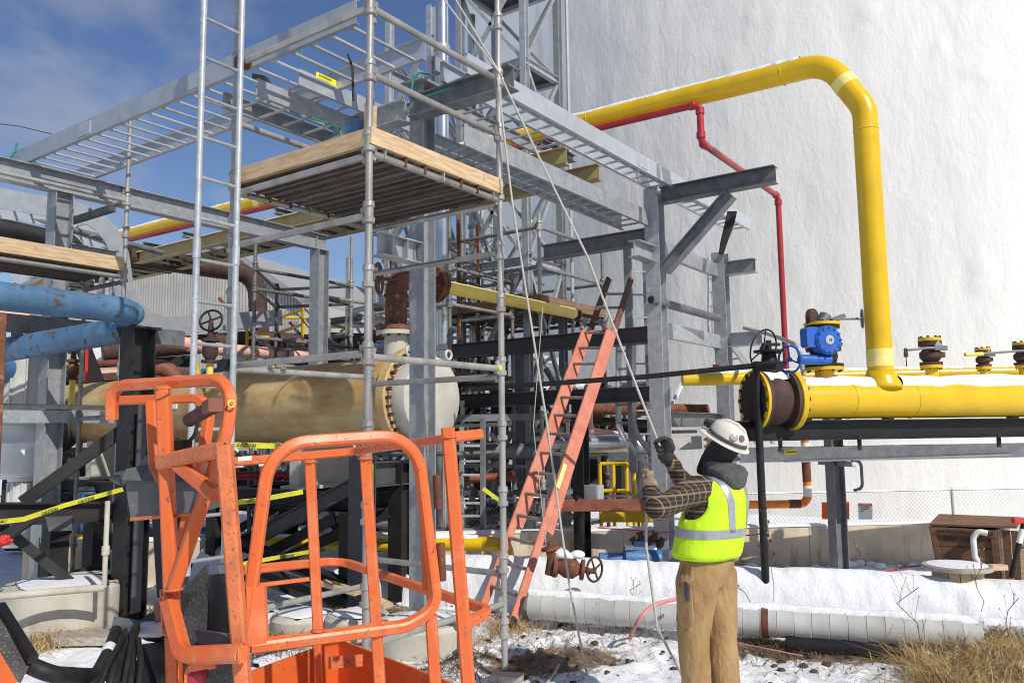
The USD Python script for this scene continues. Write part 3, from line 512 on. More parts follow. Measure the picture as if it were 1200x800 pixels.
# red line below the gas pipe
r1 = V((9.02, 3.629, 5.657)); r2 = r1 * V([1, 1, 0]) + ZU * (9.06, 3.665, 5.169)[2]
rp = Thing('red_pipe', 'thin red pipe stepping down beside the overhead gas pipe', 'pipe')
rr = .042
r3 = V((11.886, 3.537, 5.18)); r3[1] = r2[1]; r2 = V([r2[0], r2[1], 5.18]); r3[2] = 5.18; r4 = V([r3[0], r3[1], 2.35])
rp.add('pipe', tube([r1 + V([0, 19, .277]), r1, r2, r3, r4], rr, 14, .09, 6), 'red_pipe', 40)
for p, d_ in ((r1, Y_), (r1, -ZU), (r2, ZU), (r2, nrm(r3 - r2)), (r3, nrm(r2 - r3)), (r3, -ZU)): rp.add('fitting', cyl(V(p) + V(d_) * .05, V(p) + V(d_) * .13, rr * 1.28, 14), 'red_pipe', 40)
for yy in (1.5, 3.6, 6.): rp.add('coupling', cyl(r1 + V([0, yy, .0146 * yy]), r1 + V([0, yy + .12, .0146 * (yy + .12)]), rr * 1.28, 14), 'red_pipe', 40)

# yellow header on the right
hd = nrm(V((10.587, 0.743, 2.119)) * V([1, 1, 0]) - V((8.633, 2.449, 2.019)) * V([1, 1, 0])); hz = 2.07
hc = V([H0[0], H0[1], hz]); RH_ = .19
def onh(px): # centre of the header where the column of sight at px crosses it
    pass
h0 = hc - hd * 1.10; h1 = hc + hd * 4.2; hs = np.cross(ZU, hd)
hp = Thing('yellow_header_pipe', 'large yellow header pipe with snow on top and four valve nozzles', 'gas pipe')
hp.add('pipe', cyl(h0, h1, RH_, 44, .002), 'yellow_paint', 40)
flange(hp, h0 + hd * .03, hd, .305, .06, 'yellow_paint', 16, rb=.262)
for s in (-.42, .31, 2.4): hp.add('weld_bead', torus(hc + hd * s, hd, RH_, .005, 44, 6), 'yellow_paint', True)
hp.add('snow_cap', snowcap([h0 + hd * .12, hc + hd * -.16], RH_, .065, 46, 11), 'snow', True)
hp.add('snow_cap', snowcap([hc + hd * .16, h1], RH_, .085, 44, 12), 'snow', True)
hp.add('saddle_flare', lathe(hc + ZU * .10, ZU, [(0, .20), (.07, .19), (.14, .152), (.2, .142)], 32), 'yellow_paint', True)
NZ = {}
for nm, s, r, hgt in (('a', -.66, .095, .30), ('b', .62, .062, .33), ('c', 1.28, .04, .32), ('d', 1.80, .05, .34)):
    b = hc + hd * s; hp.add('nozzle', cyl(b, b + ZU * hgt, r, 24), 'yellow_paint', 40); NZ[nm] = b + ZU * hgt
for k_, R_ in (('a', .19), ('b', .112), ('c', .075), ('d', .085)): flange(hp, NZ[k_] + ZU * .016, ZU, R_, .034, 'yellow_paint', 8)
hp.add('plug', lathe(hc + hd * .95 + ZU * .18, ZU, [(0, .05), (.05, .05), (.06, .035), (.085, .03)], 14), 'yellow_paint', 30)
bm = Thing('black_support_beam', 'long black steel beam under the yellow header pipe', 'beam')
bm.add('beam', ibeam(hc - hd * 1.95 - ZU * (RH_ + .112), h1 - ZU * (RH_ + .112), .20, .2), 'black_paint', 30)
for s in (-.9, .05, 1.6): bm.add('pad', box(-.05, .05, -.06, .06, -.03, .02) if False else cyl(hc + hd * s - ZU * (RH_ + .02), hc + hd * s - ZU * (RH_ - .03), .06, 12), 'red_brown', 30)
for s in (-1.2, -.3, 1.4): bm.add('hanger_rod', cyl(hc + hd * s - ZU * (RH_ + .32), hc + hd * s - ZU * (RH_ + .18), .022, 8), 'rust_dark', 30)
# second, thinner yellow pipe behind
y2 = Thing('yellow_gas_pipe', 'slimmer yellow pipe running behind the header with frost on top', 'gas pipe')
pa, pe = V((9.719, 4.283, 2.283)), V((12.813, -0.053, 2.532)); pe[2] = pa[2] = (pa[2] + pe[2]) / 2
pa[2] = (10.982, 2.513, 2.44)[2] - .02; pe[2] = pa[2] + .05
y2.add('pipe', tube([pa, pe], .085, 24), 'yellow_paint', 40)
y2.add('snow_cap', snowcap([lerp(pa, pe, .02), lerp(pa, pe, .99)], .085, .022, 36, 21, 260, jag=.9), 'snow', True)
y2.add('drop_leg', cyl(V((10.174, 3.646, 2.349)), V((10.168, 3.655, 1.596)), .055, 16), 'orange_pipe', 40)

# rusty brown valve body left of the header
vb = Thing('rusty_gate_valve', 'big brown valve body with snow and yellow end flange bolted to the header', 'valve')
v0 = h0 - hd * .0
vb.add('body', lathe(v0, -hd, [(0, .29), (.04, .29), (.045, .225), (.08, .23), (.14, .255), (.22, .255), (.28, .235), (.30, .225), (.305, .29), (.345, .29)], 40), 'rust_dark', 35)
flange(vb, v0 - hd * .362, hd, .30, .03, 'yellow_paint', 16, rb=.26)
vb.add('end_blind', lathe(v0 - hd * .378, -hd, [(0, .245), (.006, .245), (.008, .2), (.016, .19)], 32), 'black_steel', 40)
vb.add('bonnet', lathe(v0 - hd * .18 + ZU * .2, ZU, [(0, .11), (.13, .10), (.14, .16), (.18, .16), (.185, .08), (.26, .07), (.28, .15), (.30, .15)], 20), 'black_paint', 35)
vb.add('yoke', cat(bar([v0 - hd * .27 + ZU * .48, v0 - hd * .23 + ZU * .56, v0 - hd * .06 + ZU * .56], .05, .03), cyl(v0 - hd * .18 + ZU * .46, v0 - hd * .18 + ZU * .6, .03, 10)), 'black_paint', 35)
vb.add('handwheel', wheel(v0 - hd * .18 + hs * .10 + ZU * .52, nrm(hs * .8 + ZU * .25 - hd * .35), .205, .009, 3), 'black_paint', True)
vb.add('snow_cap', snowcap([v0 - hd * .34, v0 - hd * .04], .255, .05, 40, 31), 'snow', True)
# black pipe handrail passing in front of it
rl = Thing('black_pipe_rail', 'black painted pipe rail with one tall post right of the worker', 'railing')
b0 = V((7.898, 2.703, 2.404)); gp0 = b0 * V([1, 1, 0])
rl.add('post', cyl(gp0 - ZU * .05, b0 + ZU * .0, .037, 16), 'black_paint', 40)
rl.add('top_rail', tube([b0, V((7.559, 3.696, 2.328)), V((6.944, 5.504, 2.248))], .027, 14), 'black_paint', 40)
rl.add('return_rail', tube([b0, V((7.582, 2.372, 2.36))], .042, 14), 'black_paint', 40)
rl.add('corner_elbow', ball(b0, .044, 2), 'black_paint', True)
rl.add('bracket', box(*(lambda p: (p[0] - .03, p[0] + .03, p[1] - .03, p[1] + .03, p[2] + .02, p[2] + .06))((7.818, 3.074, 2.369))), 'rust', False)
# blue gearbox valve on the first nozzle
gv = Thing('blue_gear_valve', 'black valve with bright blue gearbox and blue handwheel on the first nozzle', 'valve')
g0 = NZ['a'] + ZU * .035
gv.add('body', lathe(g0, ZU, [(0, .19), (.03, .19), (.035, .12), (.11, .14), (.15, .13), (.16, .17), (.2, .175), (.235, .19), (.25, .17), (.32, .13), (.38, .10), (.39, .17), (.42, .17)], 30), 'black_paint', 35)
flange(gv, g0 + ZU * .44, ZU, .18, .03, 'yellow_paint', 10)
cb = g0 + ZU * .25 - hs * .16 - hd * .10
gv.add('gearbox', cat(cyl(cb + hs * .05, cb - hs * .10, .145, 28, .02), bar([cb - hd * .16 + ZU * .03 + hs * .05, cb - hd * .16 + ZU * .03 - hs * .07], .14, .20, c=.02)), 'blue_bright', 35)
gv.add('gearbox_bolts', hexring(cb - hs * .10, hs, .122, .012, .03, 12), 'blue_bright', 30)
gv.add('cover_plate', cyl(cb - hs * .10, cb - hs * .108, .048, 20, .002), 'galv_bright', 35)
gv.add('cover_letter', text('H', .028, cb - hs * .110 - hd * .010 - ZU * .014, hd, ZU, .002), 'ink', False)
ws = cb - hd * .06 - ZU * .19
gv.add('worm_shaft', cyl(ws + hd * .12, ws - hd * .22, .05, 18), 'blue_bright', 35)
gv.add('handwheel', wheel(ws - hd * .33, nrm(hd + hs * .35), .135, .012, 3), 'blue_bright', True)
gv.add('top_handwheel', wheel(g0 + ZU * .50 + hd * .44 - hs * .05, nrm(hd - hs * .6), .09, .011, 4), 'galv_dull', True)
gv.add('stem_yoke', cat(cyl(g0 + ZU * .50 + hd * .12, g0 + ZU * .50 + hd * .46 - hs * .05, .014, 8), cyl(g0 + ZU * .455, g0 + ZU * .54 + hd * .05, .06, 12), bar([g0 + ZU * .475 + hd * .1, g0 + ZU * .53 + hd * .26], .06, .05)), 'galv_dull', 35)
gv.add('blind_flange', cyl(g0 + ZU * .50 - hd * .09 - hs * .02, g0 + ZU * .50 - hd * .12 + hs * .03, .10, 22), 'rust_dark', 35)
# lever valves on the other nozzles
def lever_valve(k_, s, label, lev, mats=('rust_dark', 'black_paint')):
    t = Thing('lever_valve', label, 'valve', None); o = NZ[k_] + ZU * .034; 
    t.add('body', lathe(o, ZU, [(0, .112 * s), (.03 * s, .112 * s), (.032 * s, .07 * s), (.08 * s, .11 * s), (.13 * s, .11 * s), (.17 * s, .07 * s), (.19 * s, .08 * s), (.2 * s, .115 * s), (.25 * s, .115 * s)], 22), mats[0], 35)
    f = t.add('flange', cyl(o + ZU * .252 * s, o + ZU * .285 * s, .115 * s, 22), 'yellow_paint', 30); t.add('bolts', hexring(o + ZU * .27 * s, ZU, .098 * s, .013 * s, .07 * s, 8), 'rust_dark', 30, f)
    t.add('side_lug', bar([o + ZU * .11 * s + hd * .06 * s, o + ZU * .11 * s + hd * .15 * s], .08 * s, .06 * s, c=.01), 'rust', 30)
    e = o + ZU * .17 * s - hs * .12 * s; a, b = lev
    t.add('lever', cat(bar([e + hd * .10 * s, e - hd * .05 * s], .03, .05 * s, c=.006), tube([e, e - hd * .12 * s, e - hd * a - ZU * b], .014, 10)), 'galv_dull', 35)
    t.add('pointer', plate([e + ZU * .085 * s, e + ZU * .02 * s + hd * .05 * s, e + ZU * .02 * s - hd * .05 * s], hs, .01), 'galv', False)
    return t, e - hd * a - ZU * b
t, e = lever_valve('b', 1.0, 'rusty flanged valve with a grey lever and padlock chain', (.40, .03)); t.add('padlock', cat(torus(e + ZU * .0, hd, .022, .006, 12, 6), cyl(e - ZU * .07, e - ZU * .02, .022, 10), cyl(e - ZU * .17, e - ZU * .07, .005, 6)), 'rust_dark', 35)
t, e = lever_valve('c', .68, 'smallest valve on the header with no lever of its own', (.02, .0)); 
t, e = lever_valve('d', .85, 'valve at the right frame edge with a long lever ending in a yellow grip', (.78, .05)); t.add('grip', tube([e - hd * .06, e + hd * .16 + ZU * .01], .021, 10), 'yellow_pale', 35)

# tray support post and orange pipe at the right
tp = Thing('tray_support_post', 'dark grey galvanised post holding up the right cable tray', 'post')
q = V((9.873, 2.519, 0.829)) * V([1, 1, 0]); tp.add('post', ibeam(q - ZU * .1, q + ZU * 1.95, .15, .15, hd), 'galv_dull', 30)
tp.add('bracket', chan(q - rs * .35 + ZU * 1.385, q + rs * .35 + ZU * 1.385, .06, .04), 'galv', 30)
0 and tp.add('strut', bar([q - hd * .55 + ZU * 1.36 - rs * .1, q + hd * .1 + ZU * 1.36 - rs * .1], .04, .07, c=0), 'galv', 30)
tp.add('conduit_bend', tube([q + hd * .15 - rs * .12 + ZU * 1.42, q + hd * .27 - rs * .12 + ZU * 1.40, q + hd * .27 - rs * .12 + ZU * 1.1, q + hd * .16 - rs * .12 + ZU * 1.08], .018, 10, .07), 'galv_dull', 35)
op = Thing('orange_pipe', 'orange fire water pipe with white bands turning upwards under the tray', 'pipe')
o1 = V((10.499, 3.018, 0.856)); o2 = V((10.519, 2.99, 1.748)); o0 = V((8.616, 5.657, 0.874)); oo = V((10.027, 3.68, 0.855))
op.add('pipe', tube([oo, o1, V([o1[0], o1[1], o2[2]])], .050, 16, .11), 'orange_pipe', 40)
op.add('brown_beam', bar([o0, oo], .06, .15), 'red_brown', 30)
for z0, z1, m_ in ((.09, .22, 'white_paint'), (.27, .52, 'rust'), (.62, .75, 'white_paint')): op.add('band', cyl(o1 + ZU * z0, o1 + ZU * z1, .0525, 16, .001), m_, 40)
for s0, s1 in ((.12, .3),): op.add('band', cyl(lerp(o1, oo, s0), lerp(o1, oo, s1), .0525, 16, .001), 'rust', 40)

# ================================================================ SCAFFOLDS
def standard(t, x, y, z0, z1, mat='scaffold_tube', nodes=None, r=.0245, base=False):
    nodes = nodes if nodes is not None else np.arange(z0 + .32, z1, .5)
    prof = [(0, r)]
    for z in nodes:
        for a, b in ((-.055, r), (-.05, r * 1.62), (-.02, r * 1.72), (-.012, r * 1.25), (.05, r * 1.25), (.058, r * 1.62), (.09, r * 1.5), (.10, r)): prof.append((z - z0 + a, b))
    prof.append((z1 - z0, r)); s = t.add('standard', lathe((x, y, z0), ZU, prof, 14), mat, 40)
    if base: t.add('base_plate', box(x - .07, x + .07, y - .07, y + .07, z0 - .012, z0), 'rust', False, s); t.add('screw_jack', cyl((x, y, z0), (x, y, z0 + .3), .019, 10), 'rust', 35, s)
def ledger(t, a, b, mat='scaffold_tube', r=.0242):
    a, b = V(a) * 1., V(b) * 1.; d = nrm(b - a); l = t.add('ledger', tube([a + d * .03, b - d * .03], r, 12), mat, 40)
    for p, s in ((a, 1), (b, -1)): t.add('wedge', bar([p + d * s * .03 + ZU * -.04, p + d * s * .045 + ZU * .06], .02, .055, d, c=.004), mat, 30, l)
def deck(name, label, x0, x1, y0, y1, z, along, n, toe=(), mat='wood_dark', toem='wood_new', hooks=True, th=.045, tht=.16):
    t = Thing(name, label, 'scaffold deck')
    for i in range(n):
        if along == 'y': w = (x1 - x0) / n; m = box(x0 + i * w + .005, x0 + (i + 1) * w - .005, y0, y1, z, z + th); c = [(x0 + (i + .5) * w, y0), (x0 + (i + .5) * w, y1)]
        else: w = (y1 - y0) / n; m = box(x0, x1, y0 + i * w + .005, y0 + (i + 1) * w - .005, z, z + th); c = [(x0, y0 + (i + .5) * w), (x1, y0 + (i + .5) * w)]
        p = t.add('plank', m, mat, False)
        rib = []
        for o in (-.3, .3):
            if along == 'y': xx = x0 + (i + .5 + o) * w; rib.append(box(xx - .012, xx + .012, y0 + .05, y1 - .05, z - .028, z))
            else: yy = y0 + (i + .5 + o) * w; rib.append(box(x0 + .05, x1 - .05, yy - .012, yy + .012, z - .028, z))
        t.add('rib', cat(rib), mat, False, p)
        if hooks:
            for hx, hy in c: t.add('hook', bar([(hx, hy, z + .05), (hx, hy, z - .06)], .05 if along == 'y' else .012, .012 if along == 'y' else .05, Y_, c=0) if False else box(hx - .006, hx + .006, hy - .035, hy + .035, z - .055, z + .03), 'rust' if i % 3 else 'scaffold_tube', False, p)
    for s in toe:
        if s == '-x': m = box(x0 - .045, x0 - .002, y0 - .0, y1, z + .01, z + .01 + tht)
        if s == '+x': m = box(x1 + .002, x1 + .045, y0, y1, z + .01, z + .01 + tht)
        if s == '-y': m = box(x0 - .045, x1, y0 - .045, y0 - .003, z + .012, z + .012 + tht)
        t.add('toe_board', m, toem, False)
    return t
ax, ay, s_ = 3.70, 3.77, 1.44; bx_, by_ = ax + s_, ay + s_
sc = Thing('scaffold_tower', 'tall grey tube scaffold tower with cup joints in the middle of the view', 'scaffold')
for x, y, zt in ((ax, ay, 6.6), (bx_, ay, 6.6), (ax, by_, 6.6), (bx_, by_, 4.9)): standard(sc, x, y, .02, zt, nodes=[.30, .78, 1.28, 1.78, 2.28, 2.78, 3.2, 3.68, 4.16, 4.62, 5.1, 5.6], base=True)
for z in (4.62, 4.16, 3.62, 2.28, .50): ledger(sc, (ax, ay, z), (bx_, ay, z))
for z in (4.62, 3.60, 3.20, 2.30): ledger(sc, (ax, ay, z), (ax, by_, z))
for z in (3.60, 3.2, 2.22, .72): ledger(sc, (bx_, ay, z), (bx_, by_, z))
for z in (4.16, 3.62, 2.28, .5): ledger(sc, (ax, by_, z), (bx_, by_, z))
ledger(sc, (ax - .02, by_ - .02, 4.62), (ax - 1.6, by_ + .0, 4.74)) if False else None
cp = sc.add('coupler', cat(cyl((ax, by_ - .04, 4.58), (ax, by_ - .04, 4.66), .045, 10), cyl((ax - .05, by_ - .08, 4.62), (ax + .05, by_ - .08, 4.62), .045, 10)), 'rust', 35)
sc.add('coupler', cat(cyl((ax - .05, by_, 2.26), (ax - .05, by_, 2.34), .045, 10), cyl((ax - .1, by_ - .05, 2.3), (ax, by_ - .05, 2.3), .045, 10)), 'black_paint', 35)
sc.add('yellow_collar', cyl((bx_ - .055, ay, 2.28), (bx_ - .03, ay, 2.28), .027, 12), 'sticker_yellow', 35)
deck('scaffold_platform', 'high scaffold platform of dark planks with fresh timber toe boards', ax + .02, bx_ - .02, ay + .0, by_ - .0, 3.655, 'y', 7, ('-x', '-y'), tht=.115)
one('timber_offcut', bar([(ax + .10, ay + .10, 3.70), (ax + .11, ay + .10, 4.0)], .09, .04, Y_), 'wood_new', 'short upright timber beside the corner pole of the high scaffold platform', 'timber')
one('blue_bucket', lathe((ax + .14, ay + .25, 3.70), ZU, [(0, .07), (.2, .09), (.205, .095), (.21, .085)], 16), 'blue_clean', 'small blue container on the high scaffold platform', 'container')
# access ladder
al = Thing('access_ladder', 'galvanised scaffold access ladder at the left reaching out of the picture', 'ladder')
lx0, lx1, ly = 3.30, 3.62, 5.05
for x in (lx0, lx1): al.add('stile', cat(cyl((x, ly, .86), (x, ly, 6.6), .023, 12), cyl((x, ly, 3.02), (x, ly, 3.16), .028, 12)), 'galv', 40)
for z in np.arange(.95, 6.5, .295): al.add('rung', cyl((lx0 + .015, ly, z), (lx1 - .015, ly, z), .013, 10), 'galv', 40)
# scaffold 2 : far left
s2 = Thing('scaffold', 'left hand scaffold bay with a slender pole in front of the galvanised column', 'scaffold')
qx, qy = 4.82, 8.74
standard(s2, qx, qy, .05, 5.6, nodes=[.6, 1.1, 1.98, 2.5, 3.55, 4.05, 4.42]); standard(s2, qx - 2.1, qy, .05, 5.0, nodes=[.6, 1.98, 3.55, 4.42]); standard(s2, qx, qy + .85, .05, 3.8, mat='scaffold_tube_dark', nodes=[.6, 1.98, 3.55])
for z in (4.42, 3.55, 2.10, 1.0): ledger(s2, (qx - 2.1, qy, z), (qx, qy, z))
for z in (4.42, 3.5, 2.0, 1.0): ledger(s2, (qx, qy, z), (qx, qy + .85, z), 'scaffold_tube_dark')
deck('scaffold_platform', 'low left scaffold platform with a weathered yellow timber toe board', qx - 2.1, qx - .03, qy, qy + .85, 3.6, 'x', 4, ('-y',), tht=.15)
# scaffold 3 : behind the ladder
p1x, p1y, p2x, p3y = 9.95, 6.58, 11.85, 8.58
s3 = Thing('scaffold', 'dark scaffold bay behind the leaning orange ladder', 'scaffold')
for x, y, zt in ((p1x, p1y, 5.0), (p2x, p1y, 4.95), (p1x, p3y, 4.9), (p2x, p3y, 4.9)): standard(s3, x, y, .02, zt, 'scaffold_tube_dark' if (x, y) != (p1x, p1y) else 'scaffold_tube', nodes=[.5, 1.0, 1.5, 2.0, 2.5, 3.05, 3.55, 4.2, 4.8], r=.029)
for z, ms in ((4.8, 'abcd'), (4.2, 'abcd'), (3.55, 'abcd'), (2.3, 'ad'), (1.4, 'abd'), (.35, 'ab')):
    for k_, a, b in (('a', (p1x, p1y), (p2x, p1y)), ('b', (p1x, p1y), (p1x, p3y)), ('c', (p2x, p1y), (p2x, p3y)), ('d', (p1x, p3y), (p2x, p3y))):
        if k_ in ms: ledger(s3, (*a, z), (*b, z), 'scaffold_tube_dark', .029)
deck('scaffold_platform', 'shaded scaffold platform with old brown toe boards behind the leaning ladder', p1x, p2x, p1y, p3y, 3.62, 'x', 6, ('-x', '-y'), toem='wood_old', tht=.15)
one('work_light', cat(box(-.09, .09, -.04, .04, 0, .13), cyl((0, 0, -.3), (0, 0, 0), .014, 8), bar([(-.12, 0, -.3), (.12, 0, -.3)], .05, .02)), 'black_paint', 'black floodlight on a stand above the shaded scaffold platform', 'work light').parts[0]['mesh'] = xf(cat(box(-.10, .10, -.04, .04, 0, .13), cyl((0, 0, -.3), (0, 0, 0), .014, 8), bar([(-.12, 0, -.3), (.12, 0, -.3)], .05, .02)), np.array([[.8, -.6, 0, p1x + .15], [.6, .8, 0, p1y + 1.6], [0, 0, 1, 4.05], [0, 0, 0, 1]]))
# scaffold 4 : far behind the vessel
s4 = Thing('scaffold', 'distant scaffold poles beyond the tan vessel, against the blue sky', 'scaffold')
u0 = V((8.312, 11.078, 3.286)) * V([1, 1, 0]); u1 = V((9.692, 11.037, 3.395)) * V([1, 1, 0]); u2 = V((10.417, 11.055, 3.455)) * V([1, 1, 0]); u3 = V((9.812, 12.419, 3.505)) * V([1, 1, 0])
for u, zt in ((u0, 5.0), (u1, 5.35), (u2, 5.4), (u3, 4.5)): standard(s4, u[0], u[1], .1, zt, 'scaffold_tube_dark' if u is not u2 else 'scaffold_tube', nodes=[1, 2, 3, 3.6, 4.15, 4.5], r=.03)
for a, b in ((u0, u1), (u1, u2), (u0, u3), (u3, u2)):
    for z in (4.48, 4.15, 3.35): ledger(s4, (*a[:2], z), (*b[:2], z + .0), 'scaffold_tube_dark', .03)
ledger(s4, (*u1[:2], 4.2), (*(u1 + V([3.2, 0, 0]))[:2], 4.2), 'scaffold_tube', .03)
deck('scaffold_platform', 'distant narrow scaffold platform above the tan vessel', u1[0], u1[0] + 2.6, u1[1] - .4, u1[1] + .5, 3.05, 'x', 3, (), hooks=False)

# ================================================================ VESSEL with its nozzle
vx, vy0, vy1, vz, vr = 6.72, 6.10, 13.6, 2.16, .47
ve = Thing('tan_vessel', 'long horizontal tan pressure vessel with rust streaks and a bolted end flange', 'pressure vessel', loc=(vx, 9, 0))
ve.add('shell', lathe((vx, vy1, vz), -Y_, [(-.22, .05), (-.2, .2), (-.12, .36), (0, vr), (.02, vr), (vy1 - vy0 - .06, vr)], 56), 'vessel_tan', 35)
ve.add('seam_ring', lathe((vx, 10.6, vz), -Y_, [(0, vr), (.005, vr + .006), (.04, vr + .006), (.045, vr)], 56), 'vessel_tan', True)
f = ve.add('flange', cyl((vx, vy0 - .06, vz), (vx, vy0 + .07, vz), .565, 56), 'vessel_tan', 30); ve.add('bolts', hexring((vx, vy0 - .02, vz), Y_, .520, .023, .19, 36), 'rust_dark', 30, f)
ve.add('end_cover', lathe((vx, vy0 - .055, vz), -Y_, [(0, .47), (.13, .47), (.19, .455), (.22, .38), (.25, .25), (.26, .02)], 48), 'vessel_head', 40)
for dz, dx in ((.53, .32), (.53, -.32)): ve.add('lifting_lug', torus((vx + dx, vy0 - .2, vz + dz - .04), (0, 1, 0), .05, .016, 16, 8), 'vessel_head', True)
ve.add('lifting_lug', torus((vx, 8.5, vz + vr + .05), (1, 0, 0), .055, .018, 16, 8), 'vessel_tan', True)
ve.add('nameplate', box(vx - vr - .012, vx - vr + .0, 9.9, 10.05, vz - .02, vz + .12), 'sign_white', False)
for yy in (7.6, 12.2):
    ve.add('saddle', cat(box(vx - .42, vx + .42, yy - .08, yy + .08, 1.2, 1.72), box(vx - .48, vx + .48, yy - .16, yy + .16, 1.16, 1.2)), 'vessel_head', False)
nz_ = V([vx + .02, 6.42, vz + vr - .03])
ve.add('nozzle', cyl(nz_, nz_ + ZU * .30, .13, 28), 'vessel_head', 40); flange(ve, nz_ + ZU * .31, ZU, .225, .05, 'vessel_head', 10)
el = Thing('rusty_elbow_pipe', 'rusty brown elbow pipe with flanges rising from the tan vessel', 'pipe')
e0 = nz_ + ZU * .34; flange(el, e0 + ZU * .025, ZU, .225, .05, 'rust', 10)
el.add('pipe', tube([e0 + ZU * .03, e0 + ZU * .62, e0 + V([.62, 0, .62])], .125, 26, .2, 8), 'rust', 40)
el.add('rivet_band', hexring(e0 + ZU * .40, ZU, .125, .014, .03, 14), 'rust_dark', 30)
flange(el, e0 + V([.64, 0, .62]), X_, .215, .05, 'rust', 10); flange(el, e0 + V([.70, 0, .62]), X_, .215, .05, 'rust', 10)
el.add('handwheel', wheel(e0 + V([-.34, -.06, .54]), nrm(V([.8, -.5, .1])), .17, .017, 4), 'rust', True)
el.add('wheel_stem', cyl(e0 + V([-.34, -.02, .55]), e0 + V([-.05, -.05, .57]), .02, 8), 'rust', 35)
yp = Thing('pale_yellow_pipe', 'straight pale yellow pipe running from the rusty elbow to the ladder', 'pipe')
ya = e0 + V([.73, 0, .62]); yp.add('pipe', cyl(ya, ya + V([3.15, 0, 0]), .083, 26, .002), 'yellow_pale', 40); yp.add('end_collar', cat(cyl(ya + V([3.15, 0, 0]), ya + V([3.23, 0, 0]), .06, 18), cyl(ya + V([3.23, 0, 0]), ya + V([3.29, 0, 0]), .085, 18)), 'rust', 35)
# steel table the vessel sits on
vt = Thing('vessel_stand', 'black steel stand of posts, beams and diagonal braces below the tan vessel', 'steel stand')
for x in (6.2, 7.3):
    vt.add('stand_beam', ibeam((x, 6.4, 1.06), (x, 13.6, 1.06), .2, .16), 'black_steel', 30)
    for yy in (6.55, 8.9, 11.2, 13.4): vt.add('stand_post', ibeam((x, yy, -.05), (x, yy, .955), .18, .18, X_), 'black_steel', 30)
for yy in (6.55, 7.6, 8.9, 11.2, 12.2, 13.4): vt.add('cross_beam', ibeam((6.29, yy, 1.05), (7.21, yy, 1.05), .18, .12), 'black_steel', 30)
for a, b in ((6.7, 8.8), (11.1, 9.0), (11.3, 13.3)): vt.add('diagonal', bar([(6.11, a, .90), (6.11, b, .05)], .02, .12, c=0), 'black_steel', 30)
for a, b in ((6.7, 8.8), (11.1, 9.0)): vt.add('diagonal', bar([(7.39, a, .05), (7.39, b, .90)], .02, .12, c=0), 'black_steel', 30)
# pair of dark posts nearer the basket (middle) and their big braces
db = Thing('black_brace_frame', 'black steel frame with two thick diagonal braces behind the orange basket', 'steel frame')
k0, k1 = V((6.09, 6.272, 0.635)) * V([1, 1, 0]), V((6.692, 6.289, 0.562)) * V([1, 1, 0])
db.add('post', ibeam(k0, k0 + ZU * 1.55, .2, .2, X_), 'grey_steel', 30); db.add('post', ibeam(k1, k1 + ZU * 1.45, .2, .2, X_), 'black_steel', 30)
db.add('header_beam', ibeam(k0 + ZU * 1.36 - nrm(k1 - k0) * .1, k1 + ZU * 1.36 + nrm(k1 - k0) * .4, .26, .16), 'grey_steel', 30)
db.add('brace', ibeam(V((6.106, 6.422, 1.236)), V((5.877, 8.292, 0.442)), .16, .12, (0, 0, 1)), 'grey_steel', 30)
db.add('brace', ibeam(V((6.537, 6.333, 0.939)), V((5.731, 7.98, 0.169)), .12, .12, (0, 0, 1)), 'black_steel', 30)
db.add('brace', ibeam(V((6.111, 6.414, 0.19)), V((5.786, 8.076, 0.639)), .12, .12, (0, 0, 1)), 'black_steel', 30)
db.add('brace', ibeam(V((6.077, 6.376, 0.012)), V((5.678, 7.366, 0.324)), .16, .14, (0, 0, 1)), 'black_steel', 30)

# ================================================================ LEFT: blue pipe, black post, pumps
bp = Thing('blue_pipe', 'chipped light blue pipe with a blunt elbow resting on a black post', 'pipe')
b_end = V((4.299, 7.577, 2.996)); bY = b_end[1]; bz = b_end[2]
bp.add('pipe', tube([V([b_end[0] - 2.6, bY, bz]), V([b_end[0] - .1, bY, bz]), V([b_end[0] + .04, bY + .22, bz])], .125, 30, .15, 8), 'blue_chipped', 40)
bp.add('end_cap', ball((b_end[0] + .055, bY + .16, bz), .122, 3), 'blue_chipped', True)
b2 = Thing('blue_pipe', 'darker blue pipe slanting down behind the chipped one', 'pipe')
c0, c1 = V((4.481, 8.011, 2.873)), V((4.088, 10.112, 2.755))
b2.add('pipe', tube([c0, c1, c1 + (c1 - c0) * .4], .135, 28), 'blue_chipped', 40)
b3 = Thing('blue_flanged_pipe', 'dark blue flanged pipe stub in the shade below the slanting pipe', 'pipe')
c2 = V((4.71, 11.306, 2.66)); c3 = V((5.23, 11.61, 2.658)); b3.add('pipe', cyl(c2 - (c3 - c2) * 1.2, c3, .2, 28), 'blue_clean', 40); flange(b3, c3, c3 - c2, .29, .07, 'blue_clean', 14, 'blue_clean'); flange(b3, c3 - nrm(c3 - c2) * .15, c3 - c2, .29, .07, 'blue_clean', 14, 'blue_clean')
bk = Thing('black_post', 'thick black steel post under the end of the blue pipe', 'post')
kp = V((4.489, 7.827, 0.066)) * V([1, 1, 0])
bk.add('post', ibeam(kp, kp + ZU * (bz - .14), .24, .24, X_), 'black_steel', 30)
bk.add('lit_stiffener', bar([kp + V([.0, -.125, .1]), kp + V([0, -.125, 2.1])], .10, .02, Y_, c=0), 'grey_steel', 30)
bk.add('base_plate', box(kp[0] - .2, kp[0] + .2, kp[1] - .2, kp[1] + .2, -.02, .02), 'black_steel', False)
bk.add('foot_plate', box(kp[0] - .15, kp[0] + .16, kp[1] - .15, kp[1] + .15, bz - .14, bz - .118), 'black_steel', False)
bd_ = Thing('black_strut_frame', 'black horizontal beam and crossing struts at the lower left', 'steel frame')
